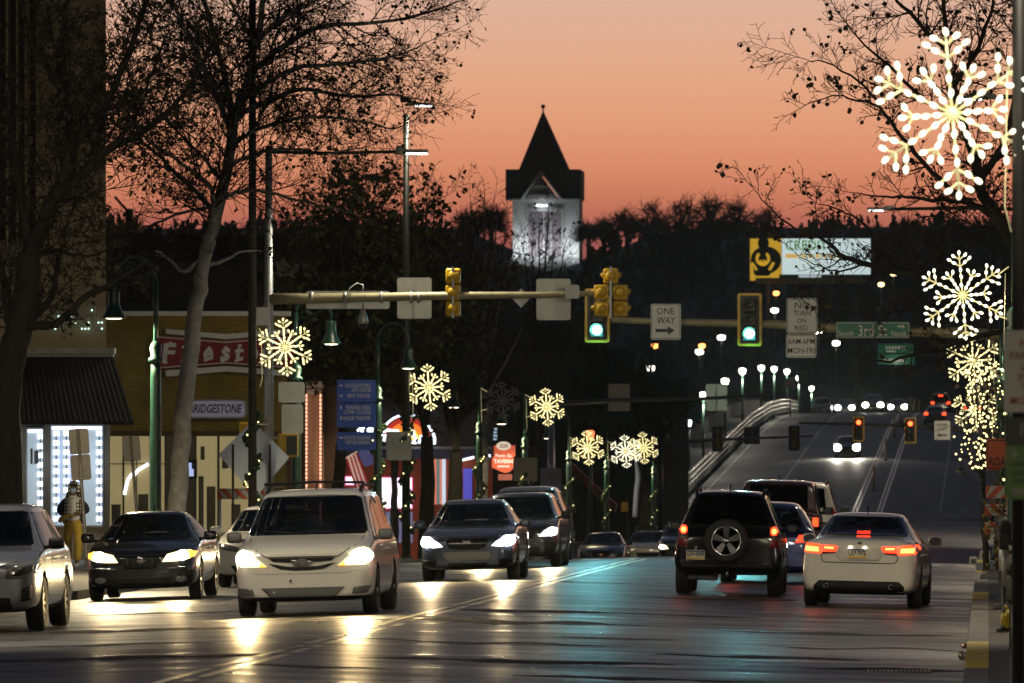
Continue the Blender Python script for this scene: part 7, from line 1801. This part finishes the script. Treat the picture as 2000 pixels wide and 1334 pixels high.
# tree overhanging from the right
tree("bare tree overhanging from the right edge behind the large snowflake", 2046, 125, [(2044, 1150), (2040, 900), (2032, 700), (2012, 560), (1992, 490)],
     [([(1992, 492), (1960, 440), (1920, 380), (1905, 310), (1880, 240), (1855, 150), (1847, 60), (1842, -20)], .12, .03, 0.4), ([(1950, 430), (1905, 400), (1860, 392), (1784, 386), (1732, 383), (1663, 376)], .06, .008, 1.2, .8), ([(1900, 395), (1870, 380), (1822, 338), (1774, 283), (1729, 224), (1691, 172), (1629, 128), (1577, 117)], .055, .008, -.9, .8),
      ([(1722, 210), (1690, 200), (1663, 193), (1629, 186), (1570, 208)], .025, .007, -1.2, .6), ([(1850, 100), (1801, 52), (1753, 0), (1730, -30)], .05, .015, .8), ([(1985, 520), (1880, 545), (1760, 533), (1690, 515), (1640, 495), (1600, 462), (1540, 440), (1480, 378)], .07, .008, -1.0, .75),
      ([(1870, 230), (1800, 190), (1740, 130), (1690, 90), (1650, 40)], .04, .01, 1.6, .8), ([(1915, 350), (1960, 280), (1985, 180), (1990, 60)], .07, .03, -.8), ([(1690, 515), (1640, 530), (1600, 520), (1560, 500)], .02, .007, .5, .6), ([(1985, 600), (1900, 575), (1800, 600), (1700, 612), (1600, 600)], .05, .007, 1.0, .7), ([(1990, 640), (1900, 660), (1800, 690), (1720, 705), (1660, 690)], .05, .008, -.5, .6), ([(1860, 170), (1900, 110), (1930, 40), (1945, -20)], .05, .02, 1.2), ([(1760, 533), (1720, 490), (1690, 440), (1640, 410), (1600, 400)], .03, .008, 1.5, .7)],
     37, M_BARKD, M_LEAFD, step=.19, lev=2, bl=(.5, 1.15), P_=dict(leaf=.20, lsz=.085, rmin=.0042, sp=(1, .095, .10, .3)), rr=(.25, .17))
# middle row of dark trees along the left pavement, some leaves still green
def auto_tree(label, px, Y, top_py, seed, hw_px, leafm=M_LEAFD, leaf=.4, bark=M_BARKD, trunk_r=.2, nl=13, fork=.33, pxtop=None, name="street_tree", group="bare street trees", step=.34, lsz=.11, bl=(.6, 1.4), rmin=.006):
    r = random.Random(seed); X = at(px, 0, Y).x; zb = g(X, Y, False); pb = VPY + (HC - zb) * F / Y; pxt = pxtop or px
    hh = pb - top_py; fy = pb - hh * fork; pf = px + (pxt - px) * .4
    trunk = [(px, lerp(pb, fy, .3)), (lerp(px, pf, .5) + r.uniform(-4, 4), lerp(pb, fy, .65)), (pf, fy)]
    limbs = []
    for k in range(nl):
        a = (k + .5) / nl * 2 - 1; a += r.uniform(-.1, .1); ex = pxt + a * hw_px; ey = top_py + (abs(a) ** 1.8) * hh * .38 + r.uniform(0, .12) * hh
        s0 = r.uniform(0, .25); sx0, sy0 = lerp(pf, pxt, s0), lerp(fy, top_py, s0)
        limbs.append(([(sx0, sy0), (lerp(sx0, ex, .3) + r.uniform(-6, 6), lerp(sy0, ey, .42)), (lerp(sx0, ex, .68), lerp(sy0, ey, .74) + r.uniform(-6, 6)), (ex, ey)], trunk_r * .42, .012, r.uniform(-2.5, 2.5)))
    return tree(label, px, Y, trunk, limbs, seed, bark, leafm, step=step, P_=dict(leaf=leaf, lsz=lsz, rmin=rmin, sp=(1, .2, .2, .3)), bl=bl, rr=(trunk_r, trunk_r * .7), name=name, group=group)
auto_tree("leafy lit tree behind the tall signal mast, still holding green leaves", 654, 214, 300, 51, 175, M_LEAF, .5, bl=(.8, 1.8), pxtop=700, step=.17, nl=18, lsz=.15)
auto_tree("dark tree left of the neon arch, trunk in front of the restaurant windows", 832, 226, 345, 52, 110, M_LEAF, .42, trunk_r=.26, step=.2, nl=15, lsz=.15)
auto_tree("dark thick trunked tree right of the neon arch", 886, 238, 430, 53, 120, M_LEAFD, .3, trunk_r=.28, pxtop=900)
auto_tree("bare pale twigged tree reaching above the roofs left of the spire tower", 940, 262, 335, 54, 85, M_LEAFD, .08, bark=M_BARKP, trunk_r=.2, nl=10, pxtop=948)
auto_tree("dark tree behind the lavender signal pole", 1040, 300, 395, 55, 105, M_LEAFD, .25, pxtop=1060, step=.3)
auto_tree("black leaning tree by the near end of the bridge", 1256, 364, 640, 56, 95, M_LEAFD, .2, trunk_r=.32, pxtop=1275)
auto_tree("slim dark tree between the far snowflakes", 1168, 338, 560, 57, 90, M_LEAFD, .3, pxtop=1160)
auto_tree("dark tree in front of the grey building behind the direction signs", 770, 300, 420, 58, 100, M_LEAFD, .4)
T = thing("lit_trunk_edge", "bright white lit strip of a trunk just left of the black leaning tree", "light wrap", P(1243, 1000, 350))  # the trunk's lit edge, built as a separate white strip
b = MB(); sm = smooth_path([at(1240, 1010, 350), at(1243, 960, 350), at(1246, 930, 350), at(1240, 890, 350)]); b.tube(sm, [.12] * (len(sm) - 4) + [.10, .08, .06, .03], 8); b.build("edge_strip", mat("white_trunk_edge", (.7, .7, .7), .6), T, True)
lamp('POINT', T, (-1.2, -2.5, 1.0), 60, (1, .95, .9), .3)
# low shrub with leftover yellow leaves at the right kerb
T = thing("shrub", "low shrub with leftover yellow leaves beside the striped barricade", "shrub", (.75, 118, g(.75, 118, False)), 0)
r = random.Random(77); tw, lf = MB(), MB()
for k in range(46):
    a = r.uniform(0, 6.28); grow(tw, lf, Vector((.75, 118, T.location.z + .6 + r.random() * .5)), Vector((math.cos(a) * .6, math.sin(a) * .5, r.uniform(.1, 1))).normalized(), r.uniform(.5, 1.0), .012, 2, r, dict(wig=.2, up=.0, rmin=.004, leaf=.8, lsz=.06, sp=(1, .12, .13, .3)))
b = MB(); b.tube([(.75, 118, T.location.z), (.76, 118, T.location.z + .7)], .05, 8); b.build("stem", M_BARKD, T, True)
tw.build("twigs", M_BARKD, T, True); lf.build("foliage", mat("yellow_leaf", (.16, .11, .01), .7, var=.6, vscale=5), T, True)

auto_tree("slim young tree strung with yellow string lights at the right edge", 1925, 152, 690, 59, 34, M_LEAFD, .2, trunk_r=.07, pxtop=1915, nl=9, step=.3, bl=(.3, .7), rmin=.004)
# trees on the ridge beyond the river: fine bare crowns against the afterglow
def ridge_tree(px, py, wpx, hpx, Y, seed, label):
    r = random.Random(seed); c = at(px, py, Y); s = Y / F; w, h = wpx * s / 2, hpx * s
    T = thing("ridge_tree", label, "tree", (c.x, Y, c.z - h * .12), 0, "bare trees along the ridge")
    b = MB(); b.tube([(0, 0, -4), (0, 0, h * .5)], [.5, .3], 6); b.build("trunk", M_BARKD, T)
    tw = MB()
    for k in range(34):
        a = r.uniform(0, 6.28); u = r.uniform(-.35, 1.0); ex = Vector((math.cos(a) * w * math.sqrt(1 - u * u) * r.uniform(.6, 1.05), math.sin(a) * w * .6, h * (.22 + .74 * u * r.uniform(.85, 1.05))))
        p0 = Vector((0, 0, h * r.uniform(.05, .35))); mid = p0.lerp(ex, .5) + Vector((r.gauss(0, .4), r.gauss(0, .4), .6)); tw.tube(smooth_path([p0, mid, ex], 3), [.16, .15, .13, .11, .10, .08, .05], 4, 0, False)
        for j in range(20):
            q = mid.lerp(ex, r.uniform(.0, 1.05)); d = Vector((r.gauss(0, 1), r.gauss(0, 1), r.gauss(.5, .8))).normalized() * r.uniform(.8, 2.2); tw.tube([q, q + d * .5 + Vector((r.gauss(0, .15), 0, r.gauss(0, .15))), q + d], [.04, .032, .024], 3, 0, False)
    tw.build("crown", mat("ridge_twigs", (.03, .02, .018), .9), T)
for i, (px, py, w, h) in enumerate(((1225, 462, 70, 62), (1275, 458, 90, 72), (1330, 455, 90, 76), (1385, 452, 105, 84), (1440, 455, 90, 74), (1490, 460, 80, 66), (1180, 468, 60, 40), (1150, 470, 50, 30))):
    ridge_tree(px, py, w, h, 1120 + i * 6, 200 + i, ["second bare ridge tree right of the spire tower", "third bare ridge tree right of the spire tower", "bare ridge tree left of the black flat roofed building", "tallest bare ridge tree above the black flat roofed building", "bare ridge tree just left of the billboard", "bare ridge tree behind the billboard emblem panel", "small bare ridge tree right of the spire tower", "smallest bare ridge tree beside the spire tower"][i])
for i, (px, py, w, h) in enumerate(((960, 450, 70, 46), (915, 455, 70, 40), (1780, 480, 120, 60), (1860, 480, 120, 70), (1940, 480, 110, 70), (1700, 490, 90, 50))):
    ridge_tree(px, py, w, h, 1000 + i * 8, 240 + i, ["low bare ridge tree just left of the spire tower", "low bare ridge tree second left of the spire tower", "dim ridge tree behind the right hand branches", "dim ridge tree under the large snowflake", "dim ridge tree at the right edge", "dim ridge tree right of the billboard"][i])
# the dark wooded slope itself reads as one mass
r = random.Random(5); b = MB()
for k in range(1500):
    px = r.uniform(150, 1990); Y = r.uniform(960, 1160); x = at(px, 0, Y).x; z = zter(x, Y) + r.uniform(0, 1)
    if abs(x + 8) < 13 and Y < 1000 or abs(x + 68) < 9: continue
    sz = r.uniform(1.0, 2.2)
    for j in range(4): 
        q = Vector((x + r.gauss(0, 1.2), Y + r.gauss(0, 1.2), z + r.uniform(0, 2.5))); d = Vector((r.gauss(0, .5), r.gauss(0, .5), 1)).normalized() * sz; u = d.orthogonal().normalized() * sz * .35
        b.add([q - u, q + u, q + d + u * .3, q + d - u * .4], [(0, 1, 2, 3)])
tag(b.build("woods", mat("wood_mass", (.018, .018, .018), .95)), kind="stuff")

# ------------------------------------------------------------------ the walker in front of the shop
def skin_mesh(name, joints, bones, m, parent, lv=2):
    """joints: name -> (x, y, z, radius); bones: pairs; grown with a Skin modifier into one surface"""
    ks = list(joints); ix = {k: i for i, k in enumerate(ks)}
    me = bpy.data.meshes.new(name); me.from_pydata([joints[k][:3] for k in ks], [(ix[a], ix[c]) for a, c in bones], []); o = bpy.data.objects.new("tmp", me); COL.objects.link(o)
    o.modifiers.new("skin", 'SKIN'); sb = o.modifiers.new("sub", 'SUBSURF'); sb.levels = lv; sb.render_levels = lv
    if not me.skin_vertices: 
        me.attributes.new("x", 'FLOAT', 'POINT')
    sv = me.skin_vertices[0].data if me.skin_vertices else None
    if sv is None:
        return None
    for k in ks: sv[ix[k]].radius = (joints[k][3], joints[k][4] if len(joints[k]) > 4 else joints[k][3]); 
    sv[0].use_root = True
    dg = bpy.context.evaluated_depsgraph_get(); dg.update()
    out = bpy.data.meshes.new_from_object(o.evaluated_get(dg), depsgraph=dg); bpy.data.objects.remove(o); bpy.data.meshes.remove(me)
    out.name = name; out.materials.clear(); out.materials.append(m)
    for p in out.polygons: p.use_smooth = True; p.material_index = 0
    q = bpy.data.objects.new(name, out); COL.objects.link(q); q.parent = parent; return q
PX = at(143, 0, 155).x; PZ = zpave(PX, 155)
T = thing("person", "person in plaid hood, face mask and mustard trousers walking past the shop window", "person", (PX, 155, PZ))
M_SKIN = mat("skin", (.16, .085, .055), .6); M_TROUS = mat("mustard_trousers", (.46, .32, .045), .85, var=.25, vscale=9, bump=.3, bscale=14); M_NAVYJ = mat("navy_jacket", (.012, .016, .035), .8, var=.3, vscale=8)
M_TEE = mat("white_tee", (.72, .72, .74), .85, var=.08, vscale=9, bump=.3, bscale=12); M_SHOE = mat("white_shoes", (.70, .70, .74), .6); M_MASK = mat("blue_mask", (.30, .45, .68), .8)
def plaid():
    m = mat("plaid_cloth", (.6, .58, .52), .85); nt = m.node_tree; N = nt.nodes; L = nt.links; b = N["Principled BSDF"]
    tc = N.new("ShaderNodeTexCoord"); sp = N.new("ShaderNodeSeparateXYZ"); L.new(tc.outputs["Object"], sp.inputs[0]); outs = []
    for ax, fq in ((0, 15.0), (2, 14.0)):
        a = N.new("ShaderNodeMath"); a.operation = 'MULTIPLY'; a.inputs[1].default_value = fq; L.new(sp.outputs[ax], a.inputs[0])
        f = N.new("ShaderNodeMath"); f.operation = 'FRACT'; L.new(a.outputs[0], f.inputs[0]); c = N.new("ShaderNodeMath"); c.operation = 'LESS_THAN'; c.inputs[1].default_value = .34; L.new(f.outputs[0], c.inputs[0]); outs.append(c)
    mx = N.new("ShaderNodeMath"); mx.operation = 'MAXIMUM'; L.new(outs[0].outputs[0], mx.inputs[0]); L.new(outs[1].outputs[0], mx.inputs[1])
    mi = N.new("ShaderNodeMix"); mi.data_type = 'RGBA'; L.new(mx.outputs[0], mi.inputs[0]); mi.inputs[6].default_value = (.66, .63, .56, 1); mi.inputs[7].default_value = (.02, .02, .03, 1); L.new(mi.outputs[2], b.inputs["Base Color"]); return m
M_PLAID = plaid()
J = dict(pelvis=(0, 0, .92, .13, .10), waist=(0, -.01, 1.08, .13, .10), chest=(.0, -.01, 1.27, .15, .105), neckb=(0, -.01, 1.42, .07, .065), neck=(.005, -.02, 1.475, .05, .05), head=(.012, -.035, 1.56, .076, .088), crown=(.012, -.025, 1.655, .072, .08),
         shR=(-.165, 0, 1.385, .062, .062), elR=(-.285, .02, 1.14, .046, .046), wrR=(-.16, -.15, 1.06, .034, .03), shL=(.165, 0, 1.385, .062, .062), elL=(.275, .03, 1.15, .046, .046), wrL=(.17, -.16, 1.10, .034, .03),
         hiR=(-.10, 0, .86, .09, .09), knR=(-.11, -.02, .49, .062, .062), anR=(-.10, .02, .10, .045, .045), toR=(-.115, -.12, .045, .042, .035), hiL=(.10, 0, .86, .09, .09), knL=(.115, -.09, .50, .062, .062), anL=(.085, -.08, .10, .045, .045), toL=(.075, -.23, .045, .042, .035))
BN = [("pelvis", "waist"), ("waist", "chest"), ("chest", "neckb"), ("neckb", "neck"), ("neck", "head"), ("head", "crown"), ("chest", "shR"), ("shR", "elR"), ("elR", "wrR"), ("chest", "shL"), ("shL", "elL"), ("elL", "wrL"), ("pelvis", "hiR"), ("hiR", "knR"), ("knR", "anR"), ("anR", "toR"), ("pelvis", "hiL"), ("hiL", "knL"), ("knL", "anL"), ("anL", "toL")]
# hands: palm and five fingers each, curled towards the belly
for s_, w_ in ((-1, 'R'), (1, 'L')):
    wx, wy, wz = J['wr' + w_][:3]; J['pa' + w_] = (wx - s_ * .055, wy - .045, wz - .015, .034, .018); BN.append(('wr' + w_, 'pa' + w_))
    for q in range(4):
        f1 = 'f%d%s1' % (q, w_); f2 = 'f%d%s2' % (q, w_); L_f = (.036, .042, .040, .032)[q]
        J[f1] = (wx - s_ * (.085 + L_f * .5), wy - .062, wz + .022 - q * .021, .0095); J[f2] = (wx - s_ * (.085 + L_f * 1.3), wy - .045, wz + .016 - q * .021, .008); BN.append(('pa' + w_, f1)); BN.append((f1, f2))
    J['t' + w_ + '1'] = (wx - s_ * .05, wy - .065, wz + .03, .011); J['t' + w_ + '2'] = (wx - s_ * .085, wy - .075, wz + .045, .009); BN.append(('pa' + w_, 't' + w_ + '1')); BN.append(('t' + w_ + '1', 't' + w_ + '2'))
body = skin_mesh("body", J, BN, M_SKIN, T)
b = MB(); 
for sx_ in (-.032, .032): b.ball((.012 + sx_, -.12, 1.615), .011, 8, 0, (1.3, .6, .8))
b.build("eyes", M_BLACK, T); b = MB(); b.ball((.012, -.128, 1.585), .016, 8, 0, (.8, 1.2, 1.3)); b.build("nose", M_SKIN, T)
b = MB()
for s_ in (-1, 1): b.ball((.012 + s_ * .088, -.02, 1.59), .02, 8, 0, (.5, .9, 1.5))
b.build("ears", M_SKIN, T)
tr = dict(w=(0, 0, 1.04, .165, .125), p=(0, 0, .90, .17, .13), hR=(-.10, 0, .82, .105, .105), kR=(-.115, -.02, .49, .088, .088), cR=(-.108, .02, .22, .085, .085), aR=(-.10, .02, .12, .065, .07), hL=(.10, 0, .82, .105, .105), kL=(.12, -.09, .50, .09, .09), cL=(.098, -.085, .23, .088, .088), aL=(.085, -.08, .12, .066, .07))
skin_mesh("trousers", {'p': tr['p'], **{k: v for k, v in tr.items() if k != 'p'}}, [("p", "w"), ("p", "hR"), ("hR", "kR"), ("kR", "cR"), ("cR", "aR"), ("p", "hL"), ("hL", "kL"), ("kL", "cL"), ("cL", "aL")], M_TROUS, T)
skin_mesh("shirt", dict(c=(0, -.02, 1.27, .165, .135), w=(0, -.025, 1.08, .165, .145), h=(0, -.02, .90, .175, .155), n=(0, -.015, 1.40, .13, .11), t=(0, -.015, 1.47, .075, .075)), [("c", "w"), ("w", "h"), ("c", "n"), ("n", "t")], M_TEE, T)
for s_, w_ in ((-1, 'R'), (1, 'L')):
    sh, el, wr = J['sh' + w_], J['el' + w_], J['wr' + w_]
    jk = dict(s=(s_ * .165, .0, 1.385, .10, .105), n=(s_ * .08, .03, 1.43, .06, .08), u=(s_ * .165, .045, 1.22, .07, .11), l=(s_ * .165, .045, 1.02, .07, .125), b=(s_ * .165, .045, .86, .068, .12), e=(el[0] + s_ * .01, el[1], el[2], .072, .072), w=(lerp(el[0], wr[0], .80), lerp(el[1], wr[1], .80), lerp(el[2], wr[2], .80), .052, .052))
    skin_mesh("jacket_side", jk, [("s", "n"), ("s", "u"), ("u", "l"), ("l", "b"), ("s", "e"), ("e", "w")], M_NAVYJ, T)
    skin_mesh("plaid_lining", dict(a=(s_ * .105, -.085, 1.42, .05, .03), m=(s_ * .125, -.135, 1.25, .05, .028), e=(s_ * .125, -.145, 1.08, .05, .028)), [("a", "m"), ("m", "e")], M_PLAID, T)
    an, to = J['an' + w_], J['to' + w_]
    skin_mesh("shoe", dict(h=(an[0], an[1] + .03, .06, .055, .06), m=(lerp(an[0], to[0], .5), lerp(an[1], to[1], .5), .055, .056, .052), t=(to[0], to[1] - .03, .045, .05, .04)), [("h", "m"), ("m", "t")], M_SHOE, T)
b = MB(); n, kk = 28, 18; vs = []; fs = []; idx = {}
for i in range(kk + 1):                       # hood: a shell round the head, open at the face, falling to the shoulders
    t = i / kk; z = lerp(1.765, 1.40, t)
    rx = .128 * math.sqrt(max(0, 1 - ((1.60 - z) / .166) ** 2)) if z > 1.60 else lerp(.128, .185, ((1.60 - z) / .20) ** 1.6)
    ry = rx * 1.12 if z > 1.60 else lerp(.143, .15, (1.60 - z) / .2)
    for k in range(n):
        a = 2 * math.pi * k / n; x, y = .012 + rx * math.sin(a), .015 - ry * math.cos(a); idx[(i, k)] = len(vs); vs.append((x, y, z))
for i in range(kk):
    for k in range(n):
        q = [idx[(i, k)], idx[(i + 1, k)], idx[(i + 1, (k + 1) % n)], idx[(i, (k + 1) % n)]]; c = sum((Vector(vs[j]) for j in q), Vector()) / 4
        if c.y < -.03 and (abs(c.x - .012) < .092 * math.sqrt(max(0, 1 - ((c.z - 1.595) / .125) ** 2)) or c.z < 1.53): continue
        fs.append(q)
b.add(vs, fs, 0, True); hd = b.build("hood", M_PLAID, T); sd = hd.modifiers.new("thick", 'SOLIDIFY'); sd.thickness = .014
b = MB(); b.ball((.012, -.098, 1.555), .066, 14, 0, (1, .62, .86)); mk = b.build("face_mask", M_MASK, T)
b = MB()
for dz in (-.02, .0, .02): b.tube([(.012 + x_, -.098 - .042 * math.sqrt(max(0, 1 - (x_ / .07) ** 2)), 1.555 + dz) for x_ in (-.05, -.025, 0, .025, .05)], .003, 4)
o = b.build("pleats", M_MASK, T); o.parent = mk
Bg = thing("bundle", "yellow cloth bundle held at the walker's belly", "bag", (PX - .09, 155 - .235, PZ + 1.02))
skin_mesh("cloth", dict(a=(.14, 0, .03, .04, .04), m=(.03, .0, .045, .05, .045), b=(-.08, 0, -.02, .075, .06), c=(-.15, .02, -.06, .085, .06), d=(-.17, .02, -.11, .05, .04)), [("a", "m"), ("m", "b"), ("b", "c"), ("c", "d")], mat("yellow_cloth", (.50, .38, .08), .8, var=.3, vscale=12, bump=.5, bscale=16), Bg)
# ------------------------------------------------------------------ evening haze over the street and the river
b = MB(); b.box((-40, 630, 60), (560, 1420, 140))
hz = bpy.data.materials.new("haze"); hz.use_nodes = True; nt = hz.node_tree; nt.nodes.remove(nt.nodes["Principled BSDF"])
pv = nt.nodes.new("ShaderNodeVolumePrincipled"); pv.inputs["Color"].default_value = (.72, .93, 1, 1); pv.inputs["Density"].default_value = .00004; pv.inputs["Anisotropy"].default_value = .88
nt.links.new(pv.outputs[0], nt.nodes["Material Output"].inputs["Volume"])
tag(b.build("haze", hz), kind="stuff")
